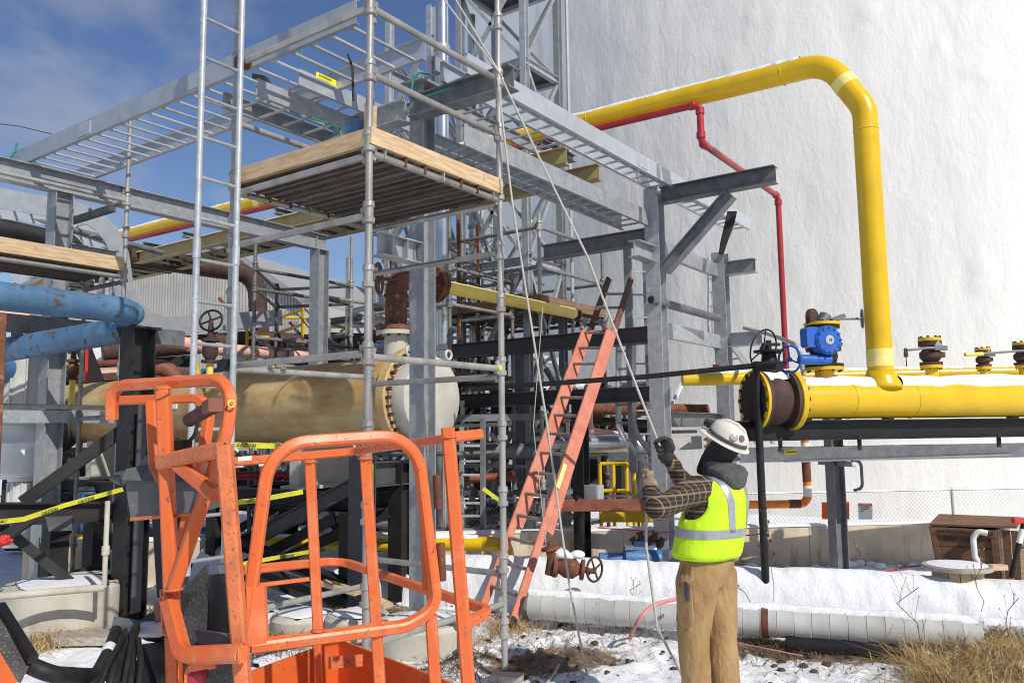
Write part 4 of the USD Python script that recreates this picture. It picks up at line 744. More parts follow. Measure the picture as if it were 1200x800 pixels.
bd_.add('beam', ibeam(V((3.237, 8.377, 1.113)), V((4.482, 8.009, 1.038)), .2, .14), 'black_steel', 30)
bd_.add('strut', bar([V((3.816, 8.599, 1.166)), V((4.491, 8.084, 1.842))], .10, .12, c=0), 'black_steel', 30)
bd_.add('strut', bar([V((3.323, 8.43, 1.195)), V((4.429, 7.997, 0.041))], .09, .09, c=0), 'black_steel', 30)
bd_.add('strut', bar([V((3.426, 8.285, 0.811)), V((3.643, 7.98, 1.073))], .09, .09, c=0), 'black_steel', 30)
bd_.add('strut', bar([V((4.316, 8.243, 0.974)), V((4.561, 8.071, 0.607))], .07, .09, c=0), 'black_steel', 30)
bd_.add('strut', bar([V((3.93, 9.472, 0.106)), V((5.186, 9.261, 0.341))], .08, .14, c=0), 'black_steel', 30)
gpl = (3.929, 8.095, 1.002); bd_.add('gusset', plate([V((3.755, 7.995, 1.062)), V((3.953, 7.891, 1.058)), V((3.952, 7.892, 0.924)), V((3.778, 7.964, 0.93))], nrm(-FH), .03), 'grey_steel', 30)
cbk = Thing('black_column', 'stout black round-cornered column left of the black post', 'column'); q = V((4.454, 9.254, 0.173)) * V([1, 1, 0]); cbk.add('shaft', box(q[0] - .1, q[0] + .1, q[1] - .1, q[1] + .1, -.05, 1.02), 'black_steel', False); q = V((5.244, 9.869, -0.014)) * V([1, 1, 0]); 
cbk.add('shaft', box(q[0] - .12, q[0] + .12, q[1] - .12, q[1] + .12, -.05, 1.1), 'black_steel', False)
rs_ = Thing('rusty_post', 'narrow rust red post at the far left edge', 'post'); q = V((2.973, 7.198, 2.36)); rs_.add('post', bar([V([q[0], q[1], .2]), V((2.955, 7.223, 2.792))], .10, .07, X_), 'rust', 30)
# pedestals
for (px_, w, h, lab, nm) in ((((3.572, 7.835, 0)), .52, .42, 'round topped pale concrete pedestal under the left column', 'concrete_pedestal'), (((5.059, 4.548, 0)), .42, .22, 'low pale concrete pedestal below the middle column', 'concrete_pedestal'), (((5.219, 5.494, 0)), .30, .16, 'round pale concrete footing between the scaffold poles behind the gate', 'concrete_footing'), (((5.004, 5.995, 0)), .3, .14, 'flat snowy concrete block behind the basket gate', 'concrete_footing')):
    o = V(px_); t = Thing(nm, lab, 'concrete footing'); t.add('base', lathe(o + FH * w - ZU * .1, ZU, [(0, w), (h + .06, w), (h + .1, w - .03)], 26), 'concrete_pale', 30); sq = lathe((0, 0, 0), ZU, [(-.004, w * .86), (.012, w * .74), (.022, w * .45), (.026, w * .1)], 36); sv_ = sq[0] * np.stack([.55 + .75 * meshkit.fbm(sq[0] * V([1, 1, 0]) / max(np.linalg.norm(sq[0][0]), .1) * 1.7 + o[0], 3, 5)] * 2 + [np.ones(len(sq[0]))], 1); t.add('snow_patch', (sv_ + o + FH * w + ZU * (h - .0), sq[1]), 'snow', True)
t = Thing('concrete_block', 'square pale concrete block beside the left pedestal', 'concrete block'); q = V((4.115, 7.978, 0)); t.add('block', xf(box(-.32, .32, 0, .7, -.1, .42), np.array([[.85, .5, 0, q[0]], [-.5, .85, 0, q[1]], [0, 0, 1, 0], [0, 0, 0, 1.]])), 'concrete_pale', 30)
lp_ = Thing('grey_pipe', 'thin beige pipe lying along the left pedestals with an upright leg', 'pipe'); a = V((3.128, 7.669, 0.472)); b = V((3.924, 7.242, 0.471)); lp_.add('pipe', tube([a, b], .032, 14), 'concrete_pale', 40)
lp_.add('upright', cyl(b, b + ZU * .75, .022, 12), 'concrete_pale', 40); lp_.add('clamp', cyl(b + ZU * .28, b + ZU * .36, .033, 12), 'concrete_pale', 40)
# timber mats in the snow
for i, (p, w) in enumerate((((3.926, 7.354, 0.02), .6),)):
    o = V(p); one('timber_mat', xf(box(-w / 2, w / 2, -.16, .16, 0, .07), np.array([[.6, .8, 0, o[0]], [-.8, .6, 0, o[1]], [0, 0, 1, -.0], [0, 0, 0, 1.]])), 'wood_grey', ('grey timber board beside the black post', 'grey timber board in front of the left pedestal')[i], 'board')
# dark process equipment behind: each pump its own thing
def pump(px_d, s, label, m1, m2, name='pump'):
    o = V(px_d); t = Thing(name, label, 'pump', loc=(o[0], o[1], o[2]))
    t.add('casing', lathe(o + ZU * .0, ZU, [(0, .22 * s), (.05 * s, .26 * s), (.3 * s, .26 * s), (.36 * s, .2 * s), (.5 * s, .17 * s)], 22), m1, 35)
    t.add('motor', cyl(o + ZU * .5 * s, o + ZU * 1.1 * s, .18 * s, 22), m2, 35); t.add('motor_cap', cyl(o + ZU * 1.1 * s, o + ZU * 1.16 * s, .2 * s, 22), m1, 35)
    for k in range(10): a = k * 2 * PI / 10; t.add('cooling_fin', bar([o + V([math.cos(a) * .19 * s, math.sin(a) * .19 * s, .52 * s]), o + V([math.cos(a) * .19 * s, math.sin(a) * .19 * s, 1.08 * s])], .02, .02, X_, c=0), m2, False)
    t.add('flange', cyl(o + ZU * .44 * s, o + ZU * .5 * s, .24 * s, 22), m2, 35)
pump((4.686, 10.652, 0.495), .7, 'short white pump beside the left column', 'white_cap', 'insul')
pump((4.953, 11.31, 1.272), 1.5, 'tall pale pump motor behind the left column', 'white_cap', 'insul')
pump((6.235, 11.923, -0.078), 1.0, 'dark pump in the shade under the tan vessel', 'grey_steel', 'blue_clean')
pump((8.12, 10.142, -0.065), .9, 'blue pump behind the big diagonal braces', 'blue_clean', 'grey_steel')
ctk = Thing('end_tank', 'grey round tank end left of the galvanised column', 'tank'); o = V((5.735, 12.968, 1.979)); ctk.add('head', lathe(o, nrm(V(-FH)), [(-.8, .45), (0, .45), (.1, .40), (.16, .25), (.18, .02)], 32), 'galv_dull', 40)
dk = Thing('instrument_cabinet', 'grey cabinet standing in the shade under the tan vessel', 'cabinet'); o = V((6.68, 13.022, 1.206)); dk.add('body', box(o[0] - .7, o[0] + .7, o[1] - .3, o[1] + .3, .05, 1.55), 'grey_steel', False); dk.add('door', box(o[0] - .72, o[0] - .705, o[1] - .26, o[1] + .26, .15, 1.48), 'grey_steel', False)
# valves with wheel on the pipes above the vessel
def gatev(p, s, label, mat='rust', wm='black_paint', yellow=False):
    o = V(p); t = Thing('gate_valve', label, 'valve'); t.add('body', lathe(o, ZU, [(0, .10 * s), (.03 * s, .10 * s), (.03 * s, .05 * s), (.1 * s, .09 * s), (.2 * s, .09 * s), (.24 * s, .05 * s), (.25 * s, .1 * s), (.28 * s, .1 * s), (.3 * s, .04 * s), (.5 * s, .025 * s)], 18), mat, 35); t.add('handwheel', wheel(o + ZU * .5 * s, nrm(-FH + ZU * .3), .13 * s, .014 * s, 4), wm, True)
    if yellow: t.add('nipple', cyl(o - ZU * .35 * s, o, .04 * s, 12), 'yellow_pale', 35)
gatev((5.821, 11.815, 2.589), 1.0, 'rusty gate valve above the left end of the tan vessel', 'rust', 'rust', True)
gatev((6.29, 9.263, 2.712), 1.1, 'brown gate valve with a black wheel behind the access ladder', 'rust_dark', 'black_paint', True)
gatev((11.043, 6.904, 1.875), .9, 'small rusty valve behind the rungs of the orange ladder', 'rust', 'rust')
# pipes crossing behind
def pipe(name, label, pts, r, mat, bend=0., cat_='pipe', joints=0):
    t = Thing(name, label, cat_); t.add('pipe', tube([V(p) * 1. for p in pts], r, 18, bend or 0, 7), mat, 40)
    P = [V(p) * 1. for p in pts]
    for i in range(joints): s = (i + .7) / (joints + .4); t.add('coupling', cyl(lerp(P[0], P[1], s), lerp(P[0], P[1], min(s + .03, 1)), r * 1.18, 18), mat, 40)
    return t
pipe('peach_pipe', 'peach coloured insulated pipe behind the access ladder', [(6.779, 12.883, 3.526), (8.494, 12.545, 3.288), (11.566, 13.06, 3.355)], .11, 'pink_pipe', joints=3)
pipe('brown_pipe', 'dark brown pipe with an elbow turning down beside the corrugated building', [(8.604, 15.49, 5.339), (11.349, 15.087, 5.319), (11.422, 14.984, 3.824)], .20, 'rust_dark', .45)
pipe('brown_pipe', 'rusty pipe elbow below the peach pipe', [(6.74, 12.248, 2.767), (7.407, 11.83, 2.887), (7.426, 11.804, 2.322)], .13, 'red_brown', .25)
pipe('brown_pipe', 'thick rust brown pipe passing below the yellow handrail', [(7.833, 14.849, 3.333), (10.42, 13.806, 3.691), (13.598, 12.794, 3.646)], .19, 'rust_dark', joints=2)
pipe('black_pipe', 'long black pipe crossing the sky at the far left', [(5.867, 15.883, 5.569), (7.805, 15.75, 5.457), (9.67, 15.718, 5.329)], .17, 'black_steel')
pipe('steel_pipe', 'shiny stainless pipe bending down at the left edge', [(4.538, 12.237, 4.379), (5.065, 12.014, 4.322), (5.247, 11.931, 3.932)], .17, 'stainless', .3)
pipe('conduit', 'thin grey conduit crossing the sky at the far left', [(5.01, 13.296, 5.208), (7.873, 13.072, 4.949)], .05, 'galv_dull')
pipe('tan_pipe', 'slim tan pipe just beneath the chipped blue pipe', [(4.415, 11.031, 3.325), (5.636, 11.041, 3.24)], .06, 'peach_pipe')
pipe('yellow_pipe', 'low yellow pipe with snow on top ending in an elbow near the orange ladder', [(6.472, 8.491, 0.475), (7.867, 6.019, 0.471), (7.759, 5.654, 0.489), V((7.614, 5.513, 0.507)) * V([1, 1, 0]) + ZU * .05], .085, 'yellow_paint', .14).add('snow_cap', snowcap([(6.485, 8.474, 0.474), (7.808, 6.102, 0.472)], .085, .03, 36, 41), 'snow', True)
pipe('yellow_pipe', 'short yellow pipe in the gap left of the black post', [(5.727, 11.775, 0.396), (6.123, 11.22, 0.387)], .07, 'yellow_paint')
pipe('red_pipe', 'slim red pipe crossing behind the basket gate', [(6.719, 9.523, 1.253), (8.022, 7.696, 1.226)], .055, 'red_pipe')
pipe('red_pipe', 'short dark red pipe with a flange right of the basket', [(8.825, 7.26, 1.148), (9.281, 6.619, 1.173)], .06, 'red_brown')
pipe('pink_pipe', 'pink pipe elbow between the ladder and the worker', [(10.418, 6.059, 2.461), (10.409, 6.071, 1.778), (10.805, 5.517, 1.671)], .06, 'pink_pipe', .12)
pipe('grey_duct', 'dull grey insulated duct behind the worker raised hand', [(10.047, 6.579, 1.6), (10.89, 5.398, 1.607), (10.875, 5.419, 0.728)], .14, 'stainless', .3)
pipe('rust_pipe', 'short rusty horizontal pipe behind the second column', [(11.282, 6.57, 2.138), (12.315, 5.121, 2.076)], .10, 'rust')
pipe('white_pipe', 'long white pipe far behind the ladder rungs', [(12.245, 10.386, 2.55), (13.891, 8.079, 2.648)], .08, 'white_cap')
pipe('tube_stub', 'grey tube with an open end beside the second column', [(9.508, 4.58, 3.448), (11.159, 4.332, 3.355)], .055, 'galv_dull').add('open_end', cyl((9.493, 4.583, 3.449), (9.508, 4.58, 3.448), .046, 16), 'ink', 30)
pipe('flexible_conduit', 'thin ribbed flexible conduit leading to the blue valve', [(10.192, 3.621, 3.069), (9.968, 3.246, 2.943), (9.159, 2.657, 2.701), (9.188, 2.618, 2.361)], .025, 'galv', .15)

# another scaffold bay beyond the vessel end
s5 = Thing('scaffold', 'grey scaffold poles and ledgers just beyond the domed end of the tan vessel', 'scaffold')
w0 = V((8.39, 7.008, 2.994)) * V([1, 1, 0]); w1 = w0 + V([1.45, 0, 0]); w2 = w0 + V([0, 1.5, 0]); w3 = w0 + V([1.45, 1.5, 0])
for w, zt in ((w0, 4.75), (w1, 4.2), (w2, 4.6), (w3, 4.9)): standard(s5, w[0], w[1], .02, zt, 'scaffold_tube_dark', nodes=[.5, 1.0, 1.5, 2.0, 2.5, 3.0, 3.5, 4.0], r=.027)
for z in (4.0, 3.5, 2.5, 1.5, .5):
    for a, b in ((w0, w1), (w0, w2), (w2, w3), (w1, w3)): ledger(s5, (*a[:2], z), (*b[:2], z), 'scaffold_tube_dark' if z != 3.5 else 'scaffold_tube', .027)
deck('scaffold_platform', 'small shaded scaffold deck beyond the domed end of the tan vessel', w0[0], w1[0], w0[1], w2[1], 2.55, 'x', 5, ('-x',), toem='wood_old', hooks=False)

# ================================================================ FAR BUILDINGS, STACKS, TOWER
cg = Thing('corrugated_building', 'grey corrugated metal building with a low gable behind the pipes', 'building')
g0_, g1_ = V((13.12, 28.102, 4.352)) * V([1, 1, 0]), V((15.589, 18.613, 3.933)) * V([1, 1, 0]); gd = nrm(g1_ - g0_); gn = nrm(np.cross(gd, ZU)); gl = np.linalg.norm(g1_ - g0_)
eave = (15.574, 18.635, 5.624)[2]; ridge_s = gl - 2.6; ridge_z = eave + 1.75
def top_at(s): return ridge_z - (abs(s - ridge_s)) * (ridge_z - eave) / 2.6 if s > ridge_s else ridge_z - (ridge_s - s) * .06
nr = int(gl / .11)
for i in range(nr):
    s = gl * i / nr; w = gl / nr; p = g0_ + gd * (s + w / 2); zt = top_at(s + w / 2)
    cg.add('wall_panel', cat(bar([p, p + ZU * zt], w * .98, .02, gn, c=0), bar([p + gn * .02, p + gn * .02 + ZU * zt], w * .4, .03, gn, c=0)), 'cladding', False)
cg.add('roof_trim', cat(bar([g0_ + gd * ridge_s + ZU * (ridge_z + .06) + gn * .1, g1_ + gd * .25 + ZU * (eave - .06) + gn * .1], .3, .16, c=0), bar([g0_ + ZU * (top_at(0) + .06) + gn * .1, g0_ + gd * ridge_s + ZU * (ridge_z + .06) + gn * .1], .3, .16, c=0)), 'roof_trim', False)
cg.add('side_wall', plate([g1_, g1_ - gn * 9, g1_ - gn * 9 + ZU * eave, g1_ + ZU * eave], gd, .03), 'cladding', False)
cg.add('roof', cat(plate([g0_ + gd * ridge_s + ZU * ridge_z, g1_ + ZU * eave, g1_ - gn * 9 + ZU * eave, g0_ + gd * ridge_s - gn * 9 + ZU * ridge_z], nrm(ZU + gd * .5), .05)), 'roof_trim', False)
# vertical shiny stacks
for px_, r, m_, lab in (((8.566, 7.278, 3.028), .095, 'stainless', 'widest shiny vertical pipe behind the first tall column'), ((10.7, 8.42, 3.285), .07, 'stainless', 'slim shiny vertical pipe between the scaffold pole and the first tall column'), ((11.042, 8.973, 3.354), .045, 'galv_bright', 'thinnest grey vertical pipe beside the shiny ones'), ((11.584, 8.902, 3.392), .035, 'galv_bright', 'grey vertical conduit just left of the scaffold pole')):
    q = V(px_) * V([1, 1, 0]); t = Thing('vertical_pipe', lab, 'pipe'); t.add('pipe', cyl(q, q + ZU * 9, r, 20, .001), m_, 40)
    for z in (2.9, 5.2, 7.2): t.add('clamp', cyl(q + ZU * z, q + ZU * (z + .08), r * 1.25, 16), 'galv', 35)
rlad = Thing('rusty_ladder', 'tall rusty fixed ladder behind the scaffold pole', 'ladder'); a0, a1 = V((9.783, 7.983, 3.179)) * V([1, 1, 0]), V((10.196, 7.92, 3.208)) * V([1, 1, 0])
for q in (a0, a1): rlad.add('stile', bar([q + ZU * .3, q + ZU * 5.1], .05, .03, X_, c=0), 'rust', 30)
for z in np.arange(.6, 5.0, .32): rlad.add('rung', cyl(a0 + ZU * z, a1 + ZU * z, .014, 8), 'rust', 30)
def lattice(name, label, corners, zs, mat, r=.05, plat=(), brace=True, top=None):
    t = Thing(name, label, 'steel tower'); C4 = [V(c) * V([1, 1, 0]) for c in corners]
    for c in C4: t.add('leg', ibeam(c, c + ZU * (top or zs[-1]), r * 2, r * 2, X_), mat, 30)
    for i, z in enumerate(zs):
        for k in range(4): a, b = C4[k], C4[(k + 1) % 4]; t.add('girt', ibeam(a + ZU * z, b + ZU * z, r * 2.2, r * 1.5), mat, 30)
        if i and brace:
            for k in range(4):
                a, b = C4[k], C4[(k + 1) % 4]; t.add('brace', bar([a + ZU * zs[i - 1], b + ZU * z], r, r, c=0), mat, 30)
                if (i + k) % 2: t.add('brace', bar([b + ZU * zs[i - 1], a + ZU * z], r, r, c=0), mat, 30)
        if z in plat: t.add('grating', plate([c + ZU * (z + .06) for c in C4], ZU, .03), 'grey_steel', False)
    return t
tw0 = V((11.228, 6.99, 3.224)); tw1 = tw0 + V([0, 1.3, 0]); tw2 = tw0 + V([-1.0, 1.3, 0]); tw3 = tw0 + V([-1.0, 0, 0])
lt = lattice('lattice_tower', 'braced galvanised lattice tower against the shaded edge of the tank', [tw0, tw1, tw2, tw3], [0.2, 2.3, 4.4, 6.1, 7.6, 9.2], 'galv', .055, (7.6, 9.2))
lt.add('light_fitting', cat(ball(tw0 + V([-.15, .5, 5.2 - tw0[2]]), .09, 2)), 'glass_lamp', True)
lt.add('downpipe', cyl(tw0 * V([1, 1, 0]) + V([.12, -.12, 0]), tw0 * V([1, 1, 0]) + V([.12, -.12, 10]), .03, 10), 'galv_bright', 35)
q = V((13.915, 8.906, 3.582)) if False else None
lattice('stair_tower', 'far grey stair tower seen left of the first tall column', [(13.248, 14.146, 3.911), (12.786, 12.383, 3.745), (14.299, 13.017, 3.914), (14.765, 14.774, 4.08)], [.2, 2.2, 3.6, 4.6], 'galv', .05, (3.6,), top=5.9)
lattice('stair_tower', 'far dark lattice frame rising behind the high tray between column and pole', [(10.598, 10.284, 3.413), (10.588, 9.264, 3.338), (12.442, 10.11, 3.551), (12.403, 11.197, 3.627)], [3.8, 5.2, 6.4, 7.6, 8.8], 'galv', .06, (), top=9.4)
fc_ = Thing('grey_column', 'plain grey column far behind the scaffold, left of the rusty elbow', 'column'); q = V((10.103, 9.083, 3.285)) * V([1, 1, 0]); fc_.add('shaft', ibeam(q, q + ZU * 5.2, .26, .26, X_), 'galv_dull', 30)
# yellow handrails
def handrail(label, pts, h=.55, mat='yellow_paint', r=.03, posts=3):
    t = Thing('yellow_handrail', label, 'railing'); P = [V(p) * 1. for p in pts]
    t.add('top_rail', tube([p for p in P], r, 10), mat, 35); t.add('mid_rail', tube([p - ZU * h * .5 for p in P], r, 10), mat, 35)
    for i in range(len(P) - 1):
        for k in range(posts + (i == len(P) - 2)): p = lerp(P[i], P[i + 1], k / posts); t.add('post', cyl(p - ZU * h * 1.15, p, r, 10), mat, 35)
    return t
handrail('bright yellow handrail below the corrugated gable', [(10.001, 13.533, 4.076), (11.588, 13.718, 4.26), (12.034, 12.749, 3.964)], .8, posts=2)
handrail('yellow handrail behind the first corner of scaffold poles', [(11.32, 15.127, 4.13), (10.368, 12.328, 4.172)], .6, posts=2)
yr = handrail('yellow stair railing behind the worker raised hands', [(11.546, 6.544, 1.259), (11.791, 6.2, 1.254), (11.207, 5.641, 1.108)], .85, posts=2)
yb = Thing('yellow_skid', 'low yellow steel skid on top of the concrete wall', 'skid'); q = V((10.365, 5.445, 0.603)); yb.add('deck', bar([V((10.238, 5.794, 0.597)), V((10.654, 5.039, 0.597))], .4, .14), 'yellow_paint', 30); yb.add('lip', bar([V((10.078, 5.674, 0.722)), V((10.472, 4.95, 0.721))], .05, .04), 'yellow_tape', 30)
jb = Thing('junction_box', 'small grey junction box on the black column', 'box'); q = V((9.223, 5.324, 1)); jb.add('box', box(q[0] - .08, q[0] + .08, q[1] - .1, q[1] + .1, q[2] - .1, q[2] + .1), 'galv', 30); jb.add('door', box(q[0] - .088, q[0] - .08, q[1] - .09, q[1] + .09, q[2] - .09, q[2] + .09), 'galv_bright', 30)
bc2 = Thing('black_column', 'tall black column just right of the orange ladder', 'column'); q = V((9.131, 5.453, 0.225)) * V([1, 1, 0]); bc2.add('shaft', ibeam(q, q + ZU * 2.25, .16, .16, X_), 'black_paint', 30); bc2.add('hydrant_pipe', tube([q + V([-.2, -.1, 0]), q + V([-.2, -.1, .95]), q + V([-.33, -.1, .95])], .035, 10, .06), 'black_paint', 35)
# background rack of many small beams, pipes and posts between the vessel and the ladder
def rack(label, spec):
    t = Thing('equipment_rack', label, 'equipment rack')
    for nm, a, b, w, h, m_ in spec:
        if nm == 'pipe': t.add('pipe', cyl(a, b, w, 12), m_, 35)
        elif nm == 'panel': t.add('panel', bar([a, b], w, h, c=0), m_, 30)
        else: t.add(nm, bar([a, b], w, h, c=0), m_, 30)
    return t
rack('dense rack of grey shelves, rails and pipes seen between the basket and the ladder', [
    ('post', (8.712, 7.073, 1.858), (8.706, 7.081, 0.044), .05, .05, 'galv'), ('post', (8.723, 6.714, 1.967), (8.714, 6.727, 0.072), .06, .06, 'galv_dull'), ('post', (10.252, 7.152, 3.156), (10.233, 7.18, 0.58), .22, .18, 'galv_dull'), ('post', (11.162, 7.6, 2.135), (11.148, 7.619, 0.48), .12, .12, 'galv_dull'),
    ('beam', (9.255, 7.689, 1.987), (10.412, 6.067, 2), .1, .1, 'galv_dull'), ('beam', (8.87, 7.369, 1.861), (9.354, 6.689, 1.898), .3, .05, 'grey_steel'), ('pipe', (9.218, 7.741, 1.519), (10.046, 6.581, 1.502), .11, .1, 'galv_dull'), ('beam', (9.562, 7.948, 1.281), (10.23, 7.011, 1.267), .1, .05, 'galv'), ('beam', (8.636, 7.18, 0.978), (9.371, 6.15, 0.963), .06, .06, 'grey_steel'),
    ('beam', (8.554, 6.951, 0.858), (8.717, 6.721, 0.854), .03, .03, 'galv'), ('beam', (8.553, 6.952, 0.691), (8.717, 6.722, 0.688), .03, .03, 'galv'), ('beam', (8.555, 6.949, 1.226), (8.719, 6.719, 1.223), .03, .03, 'galv'), ('beam', (8.555, 6.949, 1.405), (8.72, 6.718, 1.402), .03, .03, 'galv'), ('beam', (8.556, 6.948, 1.608), (8.721, 6.716, 1.605), .03, .03, 'galv'), ('beam', (8.552, 6.953, 0.514), (8.716, 6.724, 0.511), .03, .03, 'galv'),
    ('panel', (10.529, 8.486, 0.493), (11.067, 7.732, 0.482), .3, .35, 'galv'), ('panel', (10.164, 8.138, 0.87), (10.303, 7.942, 0.867), .2, .4, 'white_cap'), ('panel', (11.179, 8.437, 2.228), (11.728, 7.666, 2.26), .3, .5, 'grey_steel'), ('beam', (10.378, 7.837, 1.781), (11.276, 6.579, 1.682), .4, .06, 'galv_dull'), ('pipe', (10.26, 8.002, 1.663), (11.037, 6.914, 1.275), .03, .1, 'galv'), ('pipe', (9.942, 7.76, 1.088), (10.246, 7.333, 1.493), .03, .1, 'white_cap'),
    ('pipe', (9.516, 7.668, 0.804), (10.204, 6.703, 0.531), .04, .1, 'black_steel'), ('pipe', (9.466, 7.394, 0.576), (10.184, 6.388, 0.925), .04, .1, 'black_steel'), ('post', (10.116, 6.482, 0.623), (10.129, 6.465, 1.845), .2, .2, 'galv_dull'), ('panel', (12.57, 7.175, 1.211), (13.087, 6.45, 1.2), .1, 1.4, 'white_cap'), ('panel', (11.886, 7.445, 1.277), (12.222, 6.975, 1.27), .1, 1.2, 'black_steel'), ('post', (12.082, 6.482, 0.59), (12.092, 6.467, 1.281), .28, .1, 'black_steel')])
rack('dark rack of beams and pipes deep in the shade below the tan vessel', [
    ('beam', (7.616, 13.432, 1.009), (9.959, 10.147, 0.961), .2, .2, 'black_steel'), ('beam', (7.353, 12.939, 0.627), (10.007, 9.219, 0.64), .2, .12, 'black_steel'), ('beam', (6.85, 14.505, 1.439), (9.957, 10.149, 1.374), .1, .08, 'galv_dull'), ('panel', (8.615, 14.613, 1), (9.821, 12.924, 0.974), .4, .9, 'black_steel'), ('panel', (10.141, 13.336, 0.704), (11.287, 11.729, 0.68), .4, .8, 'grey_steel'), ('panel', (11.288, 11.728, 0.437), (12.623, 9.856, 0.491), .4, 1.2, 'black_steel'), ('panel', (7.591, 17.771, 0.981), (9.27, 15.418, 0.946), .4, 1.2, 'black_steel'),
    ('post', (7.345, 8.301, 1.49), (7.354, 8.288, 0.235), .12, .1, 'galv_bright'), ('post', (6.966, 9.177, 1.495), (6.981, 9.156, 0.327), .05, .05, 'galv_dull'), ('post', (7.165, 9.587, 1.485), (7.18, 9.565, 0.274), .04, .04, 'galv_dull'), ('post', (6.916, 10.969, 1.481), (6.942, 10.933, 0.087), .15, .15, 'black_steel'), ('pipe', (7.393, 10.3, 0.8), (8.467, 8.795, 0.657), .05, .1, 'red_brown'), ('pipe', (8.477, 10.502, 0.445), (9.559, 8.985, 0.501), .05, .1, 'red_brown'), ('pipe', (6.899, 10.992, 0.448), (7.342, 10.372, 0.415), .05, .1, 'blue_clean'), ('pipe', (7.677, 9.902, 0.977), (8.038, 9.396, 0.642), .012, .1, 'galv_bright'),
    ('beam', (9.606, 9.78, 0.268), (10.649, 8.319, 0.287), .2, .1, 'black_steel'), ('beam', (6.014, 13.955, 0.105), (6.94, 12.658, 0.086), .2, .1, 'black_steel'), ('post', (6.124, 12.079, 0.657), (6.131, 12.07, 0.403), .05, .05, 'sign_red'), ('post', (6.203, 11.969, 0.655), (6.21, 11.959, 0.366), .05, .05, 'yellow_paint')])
rack('cluster of rust coloured pipes, boxes and white insulation above the left end of the vessel', [
    ('beam', (6.307, 15.266, 2.665), (7.917, 13.01, 2.719), .2, .14, 'black_steel'), ('beam', (6.094, 14.705, 2.269), (6.583, 14.019, 2.273), .2, .08, 'grey_steel'), ('panel', (8.001, 15.475, 3.337), (8.189, 15.211, 3.333), .3, .3, 'white_cap'), ('panel', (8.298, 14.197, 2.882), (8.798, 13.497, 2.935), .3, .6, 'black_steel'), ('pipe', (6.814, 13.695, 2.788), (7.959, 12.09, 2.82), .09, .1, 'peach_pipe'), ('pipe', (6.698, 13.341, 2.931), (7.218, 12.612, 2.975), .06, .1, 'red_brown'), ('post', (6.543, 13.214, 3.463), (6.823, 12.821, 2.34), .12, .2, 'black_steel'), ('post', (6.336, 12.471, 3.2), (6.344, 12.46, 2.602), .03, .03, 'sign_red'), ('pipe', (7.646, 11.668, 2.933), (7.682, 11.617, 2.66), .06, .1, 'yellow_paint'), ('panel', (8.322, 12.441, 2.798), (8.636, 12.001, 2.821), .2, .22, 'blue_clean'), ('panel', (10.349, 14.766, 3.274), (10.741, 14.216, 3.265), .2, .4, 'white_cap'),
    ('beam', (10.425, 14.66, 3.755), (13.71, 12.637, 3.799), .25, .12, 'black_steel'), ('beam', (12.922, 14.604, 4.279), (14.08, 12.979, 4.295), .2, .1, 'white_cap'), ('beam', (12.298, 13.756, 3.9), (13.23, 12.449, 3.824), .2, .2, 'grey_steel'), ('post', (5.984, 13.998, 3.584), (6.026, 13.939, 2.221), .12, .12, 'black_steel'), ('panel', (6.721, 16.408, 3.863), (7.272, 15.636, 3.819), .2, .26, 'galv_dull'), ('post', (6.345, 13.491, 3.439), (6.368, 13.46, 2.349), .1, .1, 'blue_clean')])
rack('pale frames and small pipes behind the dark beams right of the vessel end', [
    ('panel', (11.662, 9.481, 2.733), (12.116, 8.844, 2.771), .3, .4, 'white_cap'), ('panel', (11.458, 9.078, 2.966), (11.724, 8.706, 2.96), .2, .18, 'rust'), ('post', (10.954, 8.752, 3.036), (10.952, 8.755, 2.524), .05, .05, 'rust'), ('panel', (13.84, 9.872, 3.647), (14.409, 9.074, 3.635), .2, .25, 'galv'), ('pipe', (12.012, 8.129, 1.86), (12.329, 7.685, 2.907), .06, .1, 'white_cap'), ('beam', (12.044, 8.257, 3.122), (12.433, 7.712, 2.991), .1, .12, 'white_cap'), ('pipe', (11.802, 6.702, 2.542), (12.303, 5.999, 2.251), .05, .1, 'peach_pipe'), ('panel', (11.971, 6.982, 1.774), (12.636, 6.05, 1.832), .3, .15, 'black_steel'), ('pipe', (11.453, 6.675, 1.952), (12.087, 5.786, 1.871), .06, .1, 'rust_dark'), ('panel', (12.359, 6.782, 2.058), (12.655, 6.367, 2.096), .2, .2, 'galv'), ('pipe', (12.142, 5.365, 2.026), (12.378, 5.034, 2.061), .12, .1, 'rust'), ('panel', (11.976, 5.596, 1.561), (12.289, 5.158, 1.581), .3, .2, 'insul')])

# ================================================================ LOW PIPES IN THE SNOW
sp = Thing('snow_covered_pipe', 'fat pipe buried under a long smooth ridge of snow', 'pipe')
s0, s1, s2 = V((6.301, 9.075, -0.206)) * V([1, 1, 0]), V((7.348, 5.283, 0.016)) * V([1, 1, 0]), V((8.874, -0.128, 0.328)) * V([1, 1, 0])
sd = nrm(s2 - s1); Ls = np.linalg.norm(s2 - s1); S = np.linspace(-4.0, Ls, 420); prof = []
for s in S:
    c = s1 + sd * s; sn = np.cross(ZU, sd); row = []
    for k in range(17):
        a = PI * k / 16; nn = meshkit.fbm(V([s * 1.3, math.cos(a) * 1.2, math.sin(a)]), 4, 6) - .5; n2 = meshkit.fbm(V([s * 9, math.cos(a) * 5, math.sin(a) * 5]), 2, 9) - .5
        r = 1 + .20 * nn + (.10 if math.cos(a) < -.1 else .03) * n2; row.append(c - sn * 0 + (-sn) * (-math.cos(a)) * .36 * r * (1 if True else 1) + ZU * (math.sin(a) * .50 * r - .06))
    prof.append(row)
